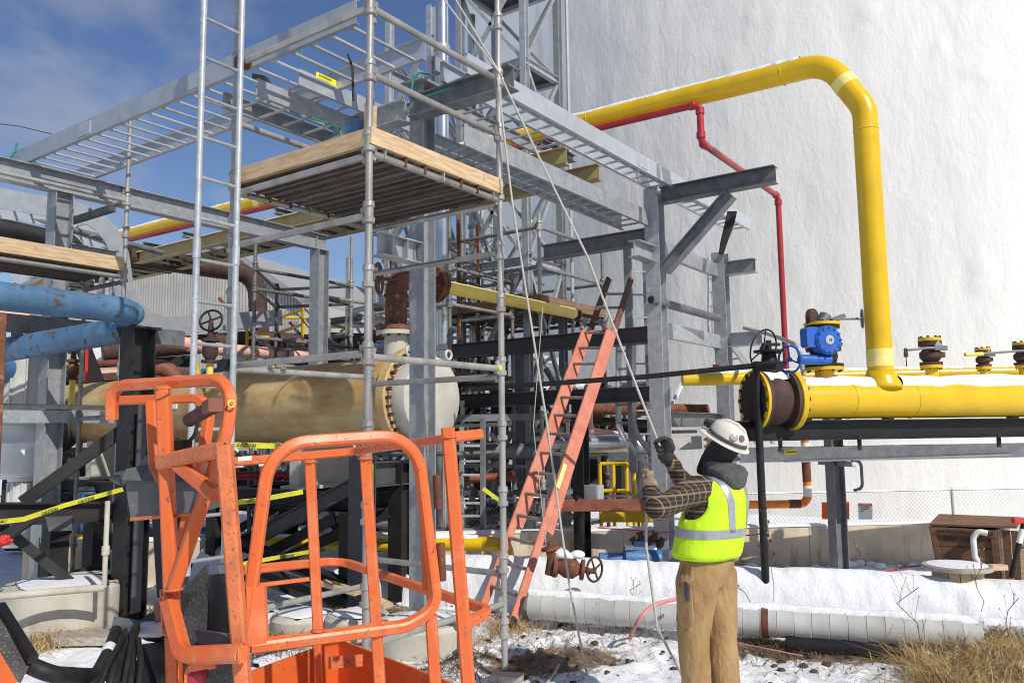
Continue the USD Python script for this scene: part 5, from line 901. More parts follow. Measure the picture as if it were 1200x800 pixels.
sp.add('snow_mound', (V(prof).reshape(-1, 3), tri([[i * 17 + j, i * 17 + j + 1, (i + 1) * 17 + j + 1, (i + 1) * 17 + j] for i in range(len(S) - 1) for j in range(16)])), 'snow', True)
sp.add('pipe', cyl(s1 - sd * 4.1 + ZU * .16, s2 + ZU * .16, .16, 20), 'insul', 35)
ip = Thing('insulated_pipe', 'long grey insulated pipe lying in front of the snow ridge', 'pipe')
i0, i1 = V((6.557, 4.497, 0.16)), V((7.505, 0.878, 0.198)); i0[2] = i1[2] = .16; idr = nrm(i1 - i0); IL = np.linalg.norm(i1 - i0); nj = 27
for k in range(nj):
    a, b = i0 + idr * IL * k / nj, i0 + idr * IL * (k + 1) / nj; w = V([0, 0, .004 * math.sin(k * 2.1)])
    ip.add('jacket_section', lathe(a + w, b - a, [(0, .118), (.004, .126), (.04, .1245), (IL / nj - .03, .1245), (IL / nj - .004, .128), (IL / nj, .12)], 28), 'insul', 30)
ip.add('strap', cyl(i0 + idr * IL * .56, i0 + idr * IL * .575, .135, 24), 'rust', 35)
ip.add('snow_cap', snowcap([i0, i1 + idr * .3], .124, .035, 34, 61, 200, jag=.4), 'snow', True)
lw = Thing('insulated_pipe', 'dark lower pipe in the ditch beneath the grey insulated pipe', 'pipe'); a = i0 + idr * IL * .60 + V([-.03, -.05, -.17]); b = i0 + idr * IL * .98 + V([-.03, -.05, -.17]); lw.add('pipe', cyl(a, b, .10, 20), 'black_paint', 35); lw.add('joint', cyl(lerp(a, b, .5), lerp(a, b, .52), .106, 20), 'black_steel', 35)
# rusty valve standing on the snow ridge, pump behind it
rv = Thing('rusty_gate_valve', 'snowy rusty valve with a handwheel lying on the snow ridge', 'valve'); o = V((6.914, 4.256, 0.501)); dv = RH
rv.add('body', lathe(o - dv * .18, dv + V([0, 0, -.15]), [(0, .11), (.04, .11), (.045, .06), (.12, .10), (.2, .10), (.26, .05), (.27, .10), (.30, .10), (.31, .03), (.42, .022)], 20), 'rust', 35)
rv.add('flange', cyl(o - dv * .20 - ZU * .09, o - dv * .16 + ZU * .13, .065, 16), 'rust', 35); rv.add('upper_flange', lathe(o - dv * .19 + ZU * .09, ZU + dv * -.2, [(0, .05), (.05, .05), (.06, .09), (.09, .09), (.1, .04), (.14, .05)], 16), 'rust', 35)
rv.add('handwheel', wheel(o + dv * .22 - ZU * .04, nrm(dv * .7 - FH * .7), .115, .012, 4), 'rust_dark', True)
for dx, dz, r in ((-.10, .11, .07), (.06, .10, .06), (-.02, .085, .05)): rv.add('snow_lump', ball(o + dv * dx + ZU * dz, r, 2, (1.2, 1.2, .7)), 'snow', True)
bpump = Thing('blue_motor', 'blue electric motor with rusty fittings half hidden by the snow ridge', 'motor'); a, b = V((8.115, 4.638, 0.37)), V((8.522, 4.068, 0.361))
bpump.add('housing', lathe(lerp(a, b, .38), b - a, [(0, .09), (.02, .14), (.38, .14), (.42, .12)], 22), 'blue_clean', 35); bpump.add('shaft_guard', cyl(a, lerp(a, b, .4), .075, 16), 'blue_clean', 35); bpump.add('terminal_box', bar([lerp(a, b, .55) + ZU * .16, lerp(a, b, .75) + ZU * .16], .12, .09), 'blue_clean', 30)
bpump.add('rusty_fittings', cat([lathe(lerp(a, b, .62 + .08 * k) + ZU * (.13 + .05 * (k % 2)), ZU + RH * .3 * (k - 2), [(0, .03), (.05, .05), (.09, .03), (.12, .045)], 10) for k in range(5)]), 'rust_dark', 35); bpump.add('snow_cap', snowcap([lerp(a, b, .4), lerp(a, b, .9)], .14, .03, 40, 71), 'snow', True)
# crate, cable drum, hand truck at the right
ct = Thing('wooden_crate', 'large open reddish brown wooden crate with faded stencil lettering', 'crate')
ca_, cb_ = V((9.548, 1.423, 0.341)), V((9.542, 0.915, 0.369)); ca_[2] = cb_[2] = .0; cd = nrm(cb_ - ca_); cn = np.cross(cd, ZU); CW = np.linalg.norm(cb_ - ca_); CH = .76; lean = -.10
def cp_(s, z, o=0.): return ca_ + cd * (s * CW * (1 - .0 * z) + lean * (z - .0) * 0 + (-.05 * (z / CH)) + (.0)) + ZU * z + cn * o + cd * (s - .5) * .12 * z
zs = [0, .19, .38, .57, .76]
for i in range(4): ct.add('board', plate([cp_(0, zs[i] + .003), cp_(1, zs[i] + .003), cp_(1, zs[i + 1] - .003), cp_(0, zs[i + 1] - .003)], cn, .02 + .003 * (i % 2)), 'wood_crate', False)
for s in (.045, .955): ct.add('cleat', plate([cp_(s - .04, 0, .022), cp_(s + .04, 0, .022), cp_(s + .04, CH, .022), cp_(s - .04, CH, .022)], cn, .02), 'wood_crate', False)
ct.add('top_rail', plate([cp_(.0, CH - .07, .024), cp_(1, CH - .07, .024), cp_(1, CH, .024), cp_(0, CH, .024)], cn, .024), 'wood_crate', False)
ct.add('mid_rail', plate([cp_(.0, .30, .024), cp_(1, .30, .024), cp_(1, .36, .024), cp_(0, .36, .024)], cn, .022), 'wood_crate', False)
for s in (0, 1): ct.add('side_panel', plate([cp_(s, 0), cp_(s, CH), cp_(s, CH) - cn * .55, cp_(s, 0) - cn * .55], cd, .022), 'wood_crate', False)
ct.add('back_panel', plate([cp_(0, 0) - cn * .55, cp_(1, 0) - cn * .55, cp_(1, CH + .05) - cn * .55, cp_(0, CH + .05) - cn * .55], cn, .022), 'wood_crate', False)
ct.add('lid', plate([cp_(-.02, CH + .012) - cn * .05, cp_(1.28, CH + .03) - cn * .05, cp_(1.3, CH + .07) - cn * .62, cp_(0, CH + .065) - cn * .62], ZU, .02), 'wood_crate', False)
for tx, s, z, h in (('200 FLEXIBLE VALVES', .09, CH - .055, .034), ('BASC. 14 RTS V-358', .17, CH - .125, .034)): ct.add('stencil_lettering', text(tx, h, cp_(s, z, .038 if z > .69 else .016), cd, ZU, .002), 'ink_faded', False)
ct.add('white_pipe_handle', tube([cp_(.88, .73, .07), cp_(.74, .75, .08), cp_(.66, .68, .08), cp_(.65, .50, .08), cp_(.72, .41, .08), cp_(.86, .39, .07)], .028, 12, .06), 'white_paint', 40)
for s in (1.06, 1.19, 1.30): ct.add('plywood_panel', plate([cp_(s, .0, -.1), cp_(s + .12, 0, -.1), cp_(s + .12, CH - .01, -.1), cp_(s, CH - .01, -.1)], cn, .02), 'wood_new' if s > 1.2 else 'wood_crate', False)
cdm = Thing('cable_drum', 'low weathered wooden cable drum used as a table beside the crate', 'cable drum'); o = V((8.625, 1.168, 0.355)) * V([1, 1, 0])
cdm.add('top', lathe(o + ZU * .49, ZU, [(0, .29), (.006, .295), (.033, .295), (.038, .29)], 30), 'wood_grey', 30); cdm.add('bottom', lathe(o + ZU * .0, ZU, [(0, .34), (.05, .34)], 30), 'wood_grey', 30)
for k in range(14): a = k * 2 * PI / 14; u = V([math.cos(a), math.sin(a), 0]); cdm.add('stave', bar([o + u * .2 + ZU * .05, o + u * .2 + ZU * .49], .086, .02, u, c=0), 'wood_new' if k % 3 else 'wood_grey', False)
cdm.add('snow_patch', lathe(o + ZU * .526, ZU, [(0, .265), (.010, .25), (.018, .1)], 24), 'snow', True)
cdm.add('offcut', bar([o + V([.1, -.25, .51]), o + V([.2, -.36, .51])], .09, .05), 'wood_new', 30)
ht = Thing('hand_truck', 'black and red hand truck frame at the right frame edge', 'hand truck'); a, b = V((8.909, 0.77, 0.41)), V((9, 0.643, 0.9)); 
ht.add('leg', tube([a, b], .024, 12), 'black_paint', 35); ht.add('leg', tube([a + RH * .4, b + RH * .4], .024, 12), 'black_paint', 35); ht.add('white_sleeve', cyl(lerp(a, b, .62), lerp(a, b, .88), .0255, 12), 'white_paint', 35); ht.add('red_bar', bar([b - RH * .10 + ZU * .02, b + RH * .6 + ZU * .02], .06, .05), 'sign_red', 30); ht.add('cross_bar', tube([lerp(a, b, .55), lerp(a, b, .55) + RH * .4], .014, 8), 'black_paint', 35)
one('hose_loop', torus(V((11.375, 1.617, 0.578)), nrm(-FH), .11, .012, 24, 8), 'rubber', 'black hose loop peeping over the concrete wall', 'hose', smooth=True)

# ================================================================ LEANING LADDER
ld = Thing('extension_ladder', 'tall orange fibreglass extension ladder leaning up between scaffold pole and second column', 'ladder')
rb_, rt_ = V((6.392, 4.599, 0)), V((10.2, 5.27, 3.957)); lb_ = V((6.699, 5.198, 0)); lt_ = V((10.2, 5.624, 4))
w_ = nrm(lb_ - rb_); ldir = nrm(rt_ - rb_); lup = np.cross(w_, ldir)
def lsec(a, b, m_, sg): return chan(a, b, .075, .032, w_, sg, .005) if False else bar([a, b], .034, .088, lup, c=.008)
for (a, b) in ((rb_, rt_), (lb_, lt_)):
    for sec, (t0, t1, off) in (('base', (0, .78, 0)), ('fly', (.20, 1.0, 1))):
        n_ = lup * (.092 if off else 0) * (1 if lup @ (EYE - a) > 0 else -1) * -1
        ld.add('rail', bar([lerp(a, b, t0) + n_, lerp(a, b, min(t1, .80)) + n_], .036, .088, lup, c=.008), 'fibreglass', 30)
        if off: ld.add('rail', bar([lerp(a, b, .80) + n_, lerp(a, b, 1.0) + n_], .038, .088, lup, c=.008), 'fibreglass_old', 30, label='dark weathered upper end of the rail')
L_ = np.linalg.norm(rt_ - rb_)
for i, s in enumerate(np.arange(.30, L_ - .1, .305)):
    f_ = s / L_; n_ = lup * .092 * (-1 if lup @ (EYE - rb_) > 0 else 1) if f_ > .78 else lup * 0
    ld.add('rung', bar([lerp(rb_, rt_, f_) + n_, lerp(lb_, lt_, f_) + n_], .032, .036, lup, c=.008), 'rung_metal', 30)
for a, b in ((rb_, rt_), (lb_, lt_)):
    ld.add('rung_lock', bar([lerp(a, b, .775) + lup * -.05, lerp(a, b, .815) + lup * -.05], .05, .06, lup), 'rung_metal', 30); ld.add('foot', bar([a - ldir * .03, a + ldir * .07], .06, .085, lup), 'rubber', 30)
ld.add('warning_label', bar([lerp(rb_, rt_, .30) + nrm(FH * -1) * .045, lerp(rb_, rt_, .36) + nrm(FH * -1) * .041], .012, .05, lup, c=0), 'yellow_tape', False)
# ropes
def rope(name, label, pts, r=.0085, mat='rope', sag=0., n=14, cat_='rope'):
    P = [V(p) * 1. for p in pts]; out = []
    for i in range(len(P) - 1):
        for k in range(n): s = k / n; out.append(lerp(P[i], P[i + 1], s) - ZU * sag * 4 * s * (1 - s))
    out.append(P[-1]); return one(name, tube(out, r, 7), mat, label, cat_, smooth=True)
pul = V((5.056, 3.675, 4.582))
rope('rope', 'taut rope running from the pole top to the worker raised hand', [pul, V((4.997, 2.896, 3.031)), V((4.768, 2.269, 1.694))], sag=.01)
rope('rope', 'slack rope hanging in front of the leaning ladder down to the snow', [pul + V([-.03, .02, 0]), V((5.055, 3.589, 3.572)), V((5.109, 3.342, 1.887)), V((5.155, 3.191, 0.662)), V((5.368, 3.191, 0.02)), V((5.033, 3.329, 0.02)), V((5.479, 3.504, 0.02))], sag=.012)
rope('rope', 'rope falling from the worker lower hand onto the snow', [V((4.491, 2.228, 1.483)), V((4.482, 2.241, 1.109)), V((4.557, 2.222, 0.632)), V((5.677, 2.578, 0.03)), V((6.011, 2.521, 0.02))], sag=.0)
rope('rope', 'pair of ropes slanting down from the upper left to the pole pulley', [V((5.221, 4.562, 5.765)), pul + V([0, 0, .02])])
rope('rope', 'second slanting rope just beside the pulley pair', [V((5.219, 4.393, 5.706)), pul + V([.02, 0, .0])])
rope('tag_line', 'thin line hanging beside the leaning ladder', [V((6.357, 4.176, 2.944)), V((6.296, 4.261, 1.831)), V((6.354, 4.179, 0.75))], .004)
rope('wire', 'thin dark wire crossing the sky at the upper left', [V((4.02, 10.379, 5.472)), V((4.175, 9.99, 5.387)), V((4.349, 9.574, 5.252))], .005, 'black_steel', cat_='wire')
hp_ = [V((6.424, 3.39, 0.03)), V((6.2, 3.189, 0.258)), V((6.366, 3.129, 0.358)), V((6.693, 3.015, 0.363))]
one('pink_hose', tube(fillet(hp_, .4, 8), .016, 10), 'rope_pink', 'pink hose arching out of the snow behind the worker', 'hose')
rope('red_rope', 'thin red barrier rope in front of the concrete wall', [V((9.068, 5.197, 0.585)), V((9.497, 4.25, 0.524)), V((9.785, 3.502, 0.52)), V((9.887, 3.36, 0.548))], .008, 'red_line')
rope('red_rope', 'red line lying on the snow beside the cable drum', [V((9.459, 2.065, 0.237)), V((9.754, 1.824, 0.296)), V((10.025, 1.617, 0.303))], .008, 'red_line')
rope('pink_rope', 'faded pink cord on the ground right of the worker', [V((6.828, 2.629, 0.02)), V((6.732, 2.309, 0.03)), V((6.715, 2.035, 0.02))], .006, 'rope_pink')
# caution tapes
def tape(label, pts, w=.042, sag=.0, txt=True):
    P = [V(p) * 1. for p in pts]; t = Thing('caution_tape', label, 'caution tape'); Q = []
    for i in range(len(P) - 1):
        for k in range(8): s = k / 8; Q.append(lerp(P[i], P[i + 1], s) - ZU * sag * 4 * s * (1 - s))
    Q.append(P[-1]); Q = V(Q); k = len(Q); tw = np.sin(np.arange(k) * .5) * .25; d = np.gradient(Q, axis=0); sd_ = np.cross(d, -FH); sd_ /= np.linalg.norm(sd_, axis=1)[:, None]; sd_ = np.where(sd_[:, 2:] < 0, -sd_, sd_); off = sd_ * (w / 2) + FH * (tw[:, None] * w * .4)
    v = np.vstack([Q + off, Q - off]); f = tri([[i, i + 1, k + i + 1, k + i] for i in range(k - 1)]); t.add('tape', (np.vstack([v, v + FH * .002]), np.vstack([f, f[:, ::-1] + 2 * k])), 'caution_yellow', True)
    if txt:
        L = np.r_[0, np.cumsum(np.linalg.norm(np.diff(Q, axis=0), axis=1))]; s = .03
        while s < L[-1] - .32:
            p = V([np.interp(s, L, Q[:, i]) for i in range(3)]); p2 = V([np.interp(s + .3, L, Q[:, i]) for i in range(3)]); ex = nrm(p2 - p)
            if ex @ RH < 0: ex = -ex; p = p2
            n = nrm(np.cross(ex, ZU)); n = n if n @ FH < 0 else -n; ey = np.cross(n, ex); ey = ey if ey[2] > 0 else -ey
            t.add('lettering', text('CAUTION', .024, p - ey * .012 + n * .018, ex, ey, .002), 'ink', False); s += .36
    return t
tape('yellow caution tape sloping across the black beam at the far left', [(3.202, 7.737, 1.075), (3.377, 7.578, 1.096), (3.749, 7.659, 1.178), (4.325, 7.714, 1.284)])
tape('yellow caution tape stretched behind the top of the orange basket', [(3.821, 5.32, 1.719), (4.357, 5.257, 1.694), (4.978, 5.075, 1.724)], txt=True)
tape('yellow caution tape behind the middle of the basket gate', [(3.941, 5.841, 1.233), (4.437, 5.833, 1.243), (4.933, 5.827, 1.281)])
tape('crumpled yellow caution tape tied round the low yellow pipe', [(5.383, 7.262, 0.478), (5.99, 7.101, 0.517), (6.453, 6.968, 0.543), (7.042, 6.487, 0.583)])
tape('short end of caution tape hanging near the scaffold pole', [(7.133, 5.498, 1.181), (7.25, 5.334, 1.033)], txt=False)
one('caution_streamer', plate([V((5.129, 5.207, 1.588)), V((5.156, 5.171, 1.514)), V((5.297, 5.317, 0.856)), V((5.262, 5.367, 0.871))], FH, .003), 'caution_yellow', 'hanging yellow tape streamer on the grey post behind the gate', 'caution tape')
_b = ball((0, 0, 0), 1, 3); one('red_rag', (V((3.258, 7.659, 0.924)) + _b[0] * (.045 + .06 * (meshkit.fbm(_b[0] * 2.6, 3, 4)[:, None] - .4)) * V([1.3, 1, .9]), _b[1]), 'sign_red', 'red rag knotted on the black strut at the far left', 'rag', smooth=True)
# green cables
rope('green_cable', 'green cable looping at the top of the first tall column', [V((5.195, 4.772, 4.807)), V((5.203, 4.759, 4.918)), V((5.239, 4.71, 4.981)), V((5.363, 4.708, 5.009))], .011, 'green_cable', cat_='cable'); rope('green_cable', 'green cable running along the dark cross beam', [V((5.265, 4.673, 4.751)), V((5.243, 4.359, 4.74))], .011, 'green_cable', cat_='cable')
rope('green_cable', 'green cable hanging from the long upper left tray', [V((4.543, 5.513, 5.24)), V((4.557, 5.494, 5.145)), V((4.553, 5.499, 5.035))], .009, 'green_cable', cat_='cable'); rope('green_cable', 'green cable drooping under the short stickered tray', [V((4.801, 5.668, 4.654)), V((4.906, 5.521, 4.596)), V((4.896, 5.363, 4.516)), V((4.905, 5.35, 4.437))], .010, 'green_cable', cat_='cable')
rope('green_cable', 'green cable on the end of the long tray at the far left', [V((4.031, 10.192, 5.022)), V((4.129, 10.054, 4.999)), V((4.161, 10.009, 5.08)), V((4.169, 9.998, 5.182))], .012, 'green_cable', cat_='cable'); rope('green_cable', 'green cable on the left column bracket', [V((5.038, 10.502, 4.341)), V((5.047, 10.49, 4.485)), V((5.075, 10.45, 4.596))], .012, 'green_cable', cat_='cable')
one('cable_bundle', cat([tube(fillet([V((11.309, 4.121, 4.911)) + RH * o, V((11.283, 4.157, 4.735)) + RH * o, V((11.227, 4.237, 4.447)) + RH * o * .6, V((11.201, 4.272, 4.284)) + RH * o * .3], .3), .022, 8) for o in (-.05, -.02, .02, .05)]), 'rubber', 'black cable bundle drooping from the end of the upper tray', 'cable')
one('cable_bundle', cat([tube(fillet([V((4.748, 6.431, 5.231)) + ZU * o, V((4.825, 6.323, 5.203)) + ZU * o, V((4.875, 6.254, 5.056)) + RH * o], .1), .014, 8) for o in (-.02, 0, .02)]), 'rubber', 'knot of black cable ties under the upper left tray', 'cable')
rope('cable', 'black cable dangling beside the high timber corner post', [V((4.589, 4.933, 4.964)), V((4.61, 4.902, 4.844)), V((4.616, 4.894, 4.56))], .011, 'rubber', cat_='cable')

# tangle of small tubes, braces and boxes deep behind the vessel and the ladder
def tangle(label, x0, y0, n, du, zr, mats, seed, base, depth):
    r = np.random.default_rng(seed); t = Thing('pipework', label, 'pipework'); o = V(base) * V([1, 1, 0])
    for i in range(n):
        p = o + RH * r.uniform(-x0, x0) + FH * r.uniform(0, depth) + ZU * r.uniform(*zr); k = r.integers(0, 6); m_ = mats[r.integers(len(mats))]; rad = r.choice([.02, .025, .03, .045, .07]); L = r.uniform(.5, du)
        if k <= 1: t.add('tube', cyl(p, p + X_ * L, rad, 10), m_, 35)
        elif k == 2: t.add('tube', cyl(p, p + Y_ * L, rad, 10), m_, 35)
        elif k == 3: q = p * V([1, 1, 0]) + ZU * r.uniform(0, .4); t.add('upright', cyl(q, q + ZU * (zr[1] * r.uniform(.6, 1)), min(rad, .035), 10), m_, 35)
        elif k == 4: t.add('brace', bar([p, p + X_ * L * r.choice([-1, 1]) * .7 + ZU * L * .6], .05, .05, c=0), m_, 30)
        else: t.add('elbow_pipe', tube([p - ZU * .4, p, p + (X_ if r.random() < .5 else Y_) * .6], rad, 10, .1), m_, 35)
GS = ['galv_dull', 'galv', 'scaffold_tube_dark', 'grey_steel', 'black_steel', 'rust_dark', 'red_brown', 'white_cap', 'rust']
tangle('tangle of thin pipes and braces behind the orange ladder', 1.0, 0, 60, 1.6, (.3, 2.6), GS, 3, (10.81, 7.576, 1.046), 2.2)
tangle('tangle of thin pipes and braces right of the black column', .8, 0, 34, 1.2, (1.5, 2.6), GS, 4, (11.63, 6.083, 1.835), 1.5)
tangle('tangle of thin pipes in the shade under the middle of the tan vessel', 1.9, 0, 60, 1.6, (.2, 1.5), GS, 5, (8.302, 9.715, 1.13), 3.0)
tangle('tangle of dark pipes in the shade at the far left', 1.3, 0, 46, 1.4, (.3, 2.9), GS, 6, (6.532, 13.573, 1.675), 2.5)
tangle('tangle of rails and thin pipes on the skyline above the tan vessel', 1.9, 0, 46, 2.0, (2.7, 3.9), ['galv_dull', 'scaffold_tube_dark', 'galv', 'rust_dark', 'red_brown'], 7, (10.542, 11.912, 3.691), 3.5)
tangle('tangle of grey struts and conduits behind the first tall column', .9, 0, 40, 1.6, (2.6, 6.5), ['galv', 'galv_dull', 'galv_bright', 'white_cap'], 8, (11.191, 9.281, 4.934), 2.0)

tangle('tangle of galvanised handrails and thin pipes between the far stair tower and the rusty elbow', 1.2, 0, 44, 1.8, (2.2, 4.2), ['galv', 'galv_dull', 'scaffold_tube_dark', 'scaffold_tube', 'white_cap'], 11, (11.466, 11.479, 4.249), 3.0)
tangle('tangle of thin grey tubes low behind the scaffold pole foot', .9, 0, 44, 1.2, (.3, 2.2), ['galv', 'galv_dull', 'scaffold_tube_dark', 'scaffold_tube', 'rust_dark', 'white_cap'], 12, (9.504, 7.34, 1.121), 2.0)

# ================================================================ BOOM LIFT BASKET (nearest thing)
bk_ = Thing('lift_basket', 'scuffed orange boom lift work basket with a round cornered gate in the foreground', 'lift basket')
TW = .046
def rail(nm, pts, w=TW, h=TW, bend=0., mat='orange_lift', up=FH, lab=None): return bk_.add(nm, bar([V(p) for p in pts], w, h, up, bend, min(w, h) * .16, 8), mat, 30, label=lab)
# gate
gate = bk_.add('gate', bar(fillet([V((1.883, 2.517, 1.109)), V((1.947, 2.482, 1.762)), V((2.437, 2.209, 1.789)), V((2.511, 2.168, 1.113)), V((2.401, 2.229, 1.059)), V((1.9, 2.508, 1.051))], .16, 9), .044, .042, FH, 0, .008), 'orange_lift', 30)
bk_.add('gate_bar', bar([V((2.072, 2.412, 1.702)), V((2.107, 2.393, 1.068))], .034, .034, FH), 'orange_lift', 30, gate); bk_.add('gate_bar', bar([V((2.271, 2.324, 1.709)), V((2.332, 2.29, 0.761))], .040, .034, FH), 'orange_lift', 30, gate)
bk_.add('gate_plate', plate([V((1.879, 2.508, 1.264)), V((1.933, 2.478, 1.258)), V((1.945, 2.472, 1.058)), V((1.888, 2.503, 1.057))], FH, .03), 'orange_lift', 30, gate)
bk_.add('gate_rod', bar([V((1.883, 2.518, 1.259)), V((2.075, 2.411, 1.267))], .014, .014, ZU), 'orange_lift', 30, gate)
bk_.add('gate_side', bar([V((2.503, 2.241, 1.665)), V((2.521, 2.231, 1.177))], .03, .03, FH), 'orange_lift', 30, gate)
# posts
rail('post', [(1.772, 2.511, 1.762), (1.85, 2.468, 0.86)], .052, .052, mat='orange_worn', lab='front left post with badly worn paint')
rail('post', [(2.578, 2.165, 1.815), (2.657, 2.121, 0.704)], .054, .054, lab='hinge post with a drilled top')
rail('post', [(2.545, 2.229, 1.074), (2.566, 2.217, 0.711)], .046, .04)
for y0, y1 in ((0, 1),): pass
for a, b in (((2.536, 2.188, 1.627), (2.542, 2.185, 1.492)), ((2.548, 2.181, 1.357), (2.554, 2.178, 1.21))): bk_.add('hinge', cat(cyl(V(a), V(b), .018, 14), cyl(lerp(a, b, .3), lerp(a, b, .33), .0195, 14), cyl(lerp(a, b, .62), lerp(a, b, .65), .0195, 14)), 'rust', 35)
# upper and middle rails going round
c_tr, m_tr = V((2.791, 2.149, 1.788)), V((2.819, 2.133, 1.049)); f_t, f_m = V((3.187, 3.368, 1.695)), V((3.152, 3.416, 1.112)); l_t, l_m = V((2.405, 3.345, 1.669)), V((2.437, 3.299, 1.17))
rail('top_rail', [l_t, f_t, c_tr, V((2.594, 2.156, 1.776))], .042, .042, .07, up=ZU)
rail('mid_rail', [l_m, f_m, m_tr, V((2.639, 2.131, 1.035))], .042, .042, .09, up=ZU)
rail('post', [(2.908, 3.328, 1.143), (2.92, 3.311, 0.544)], .036, .036)
for z0, o in ((.58, 0),):
    fl, fr_, rr_, ll = V((1.893, 2.535, 0.952)), V((2.645, 2.139, 0.606)), None, None
fz = .40
flo = [V([*V((1.847, 2.48, 0.662))[:2], fz]), V([*V((2.579, 2.107, 0.506))[:2], fz]), V([*f_m[:2], fz]) + (m_tr - f_m) * V([.0, .0, 0]), V([*l_m[:2], fz])]
cor = [V([*p[:2], 0]) for p in ((1.855, 2.499, 1.227), (2.641, 2.118, 1.136), m_tr, f_m, l_m)]
bk_.add('floor', plate([p + ZU * fz for p in cor], ZU, .02), 'orange_lift', False)
for i, (a, b) in enumerate(((cor[4], cor[3]), (cor[3], cor[2]), (cor[2], cor[1]), (cor[0], cor[4]))):
    ht0 = .30 if i < 2 else .16; bk_.add('toe_board', plate([a + ZU * fz, b + ZU * fz, b + ZU * (fz + ht0), a + ZU * (fz + ht0)], nrm(np.cross(b - a, ZU)), .012), 'orange_lift', False)
bk_.add('front_panel', plate([V((1.898, 2.543, 0.994)), V((2.647, 2.137, 0.999)) * V([1, 1, 0]) + ZU * .62, V([*V((2.647, 2.137, 0.999))[:2], .38]), V([*V((1.898, 2.543, 0.994))[:2], .38])], FH, .014) if False else plate([V([*cor[0][:2], .40]), V([*lerp(cor[0], cor[1], .5)[:2], .40]), V([*lerp(cor[0], cor[1], .5)[:2], .60]), V([*cor[0][:2], .60])], FH, .014), 'orange_lift', False)
# left: tall control guard loops
def P3(px_py_d): return V(px_py_d)
g_l = rail('guard_loop', [(1.816, 3.344, 1.864), (1.812, 3.349, 2.006), (1.956, 2.734, 2.012), (1.923, 2.711, 1.811), (1.85, 2.917, 1.216)], .041, .046, .20)
rail('guard_loop', [(1.939, 3.515, 1.953), (2.091, 3.061, 1.953), (2.066, 3.062, 1.76), (2.015, 3.133, 1.34)], .040, .042, .15)
rail('guard_post', [(1.846, 3.026, 1.994), (1.888, 2.967, 1.029)], .052, .05); rail('guard_post', [(1.989, 3.342, 1.945), (1.969, 3.266, 1.672), (1.931, 3.148, 1.617)], .046, .042)
rail('guard_arm', [(1.85, 3.021, 1.694), (1.843, 2.616, 1.745)], .06, .06, mat='orange_worn'); rail('guard_arm', [(1.854, 2.911, 1.685), (1.819, 2.616, 1.581)], .052, .05)
rail('guard_rod', [(1.861, 3.246, 1.46), (1.911, 2.831, 1.499)], .014, .014)
rail('guard_base', [(1.873, 2.987, 1.173), (1.758, 2.702, 1.023), (1.791, 2.414, 1.065)], .055, .055, .12); rail('guard_base', [(1.853, 2.913, 1.043), (1.862, 2.901, 0.78)], .052, .05)
rail('guard_base', [(1.898, 3.022, 1.198), (1.861, 2.937, 1.048)], .06, .05)
bk_.add('tool_handle', cyl(V((1.886, 2.901, 1.856)), V((1.819, 2.65, 1.902)), .027, 18), 'rust_dark', 35); bk_.add('handle_cap', bar([V((1.828, 2.69, 1.897)), V((1.812, 2.625, 1.907))], .055, .05, ZU), 'red_brown', 30)
bk_.add('ring_bolt', torus(V((1.919, 2.683, 1.914)), nrm(-FH + RH), .013, .004, 14, 6), 'yellow_pale', True)
bk_.add('switch_cable', tube(fillet([V((1.953, 2.945, 1.847)), V((1.946, 2.955, 1.796)), V((1.927, 2.982, 1.759)), V((1.907, 3.009, 1.739))], .06), .008, 8), 'rubber', 35); bk_.add('switch_box', cat(bar([V((1.926, 3.069, 1.745)), V((1.929, 2.979, 1.749))], .05, .06), cyl(V((1.933, 3.075, 1.756)), V((1.933, 3.076, 1.79)), .02, 10)), 'rubber', 30)
bk_.add('decal', plate([V((2.396, 3.288, 1.694)), V((2.445, 3.253, 1.697)), V((2.446, 3.253, 1.677)), V((2.396, 3.288, 1.674))], FH, .003), 'sign_white', False)
for p, ax_, r_ in (((1.823, 2.989, 1.981), ZU, .03), ((1.831, 2.599, 1.74), RH, .03), ((2.072, 2.412, 1.693), ZU, .024), ((2.107, 2.393, 1.08), ZU, .024), ((2.271, 2.324, 1.7), ZU, .026), ((2.33, 2.291, 1.081), ZU, .026), ((1.797, 2.423, 1.062), RH, .034), ((1.855, 2.926, 1.214), ZU, .034), ((2.578, 2.165, 1.777), ZU, .035)): bk_.add('weld_bead', torus(V(p), ax_, r_, .004, 16, 6), 'orange_worn', True)
bk_.add('warning_plate', plate([V((2.812, 3.118, 0.725)), V((2.979, 3.056, 0.709)), V((2.979, 3.056, 0.652)), V((2.812, 3.117, 0.67))], FH, .002), 'orange_worn', False)
# control console cover and jib machinery: grey
cc = Thing('control_console', 'dusty dark grey plastic control console inside the tall orange guard', 'control console')
def hullm(pts): h = trimesh.Trimesh(V(pts)).convex_hull if False else trimesh.convex.convex_hull(V(pts)); return np.array(h.vertices), np.array(h.faces)
qd = [(1.895, 3.37, 1.62), (2.016, 3.029, 1.615), (1.914, 3.345, 1.453), (2.006, 3.042, 1.477)]
cc.add('case', hullm([V(p) for p in qd] + [V(p) + FH * .30 for p in qd]), 'grey_plastic', 25)
td = [(1.867, 3.34, 1.615), (1.999, 2.984, 1.607), (1.898, 3.366, 1.659), (1.957, 3.284, 1.68), (2.007, 3.076, 1.66)]; cc.add('lid', hullm([V(p) for p in td] + [V(p) + FH * .34 + ZU * .01 for p in td]), 'grey_plastic', 25)
ed = [(2.033, 3.521, 1.655), (2.055, 3.491, 1.707), (2.07, 3.47, 1.711), (2.073, 3.465, 1.661)]; cc.add('flap', hullm([V(p) for p in ed] + [V(p) + FH * .10 for p in ed]), 'grey_plastic', 25)
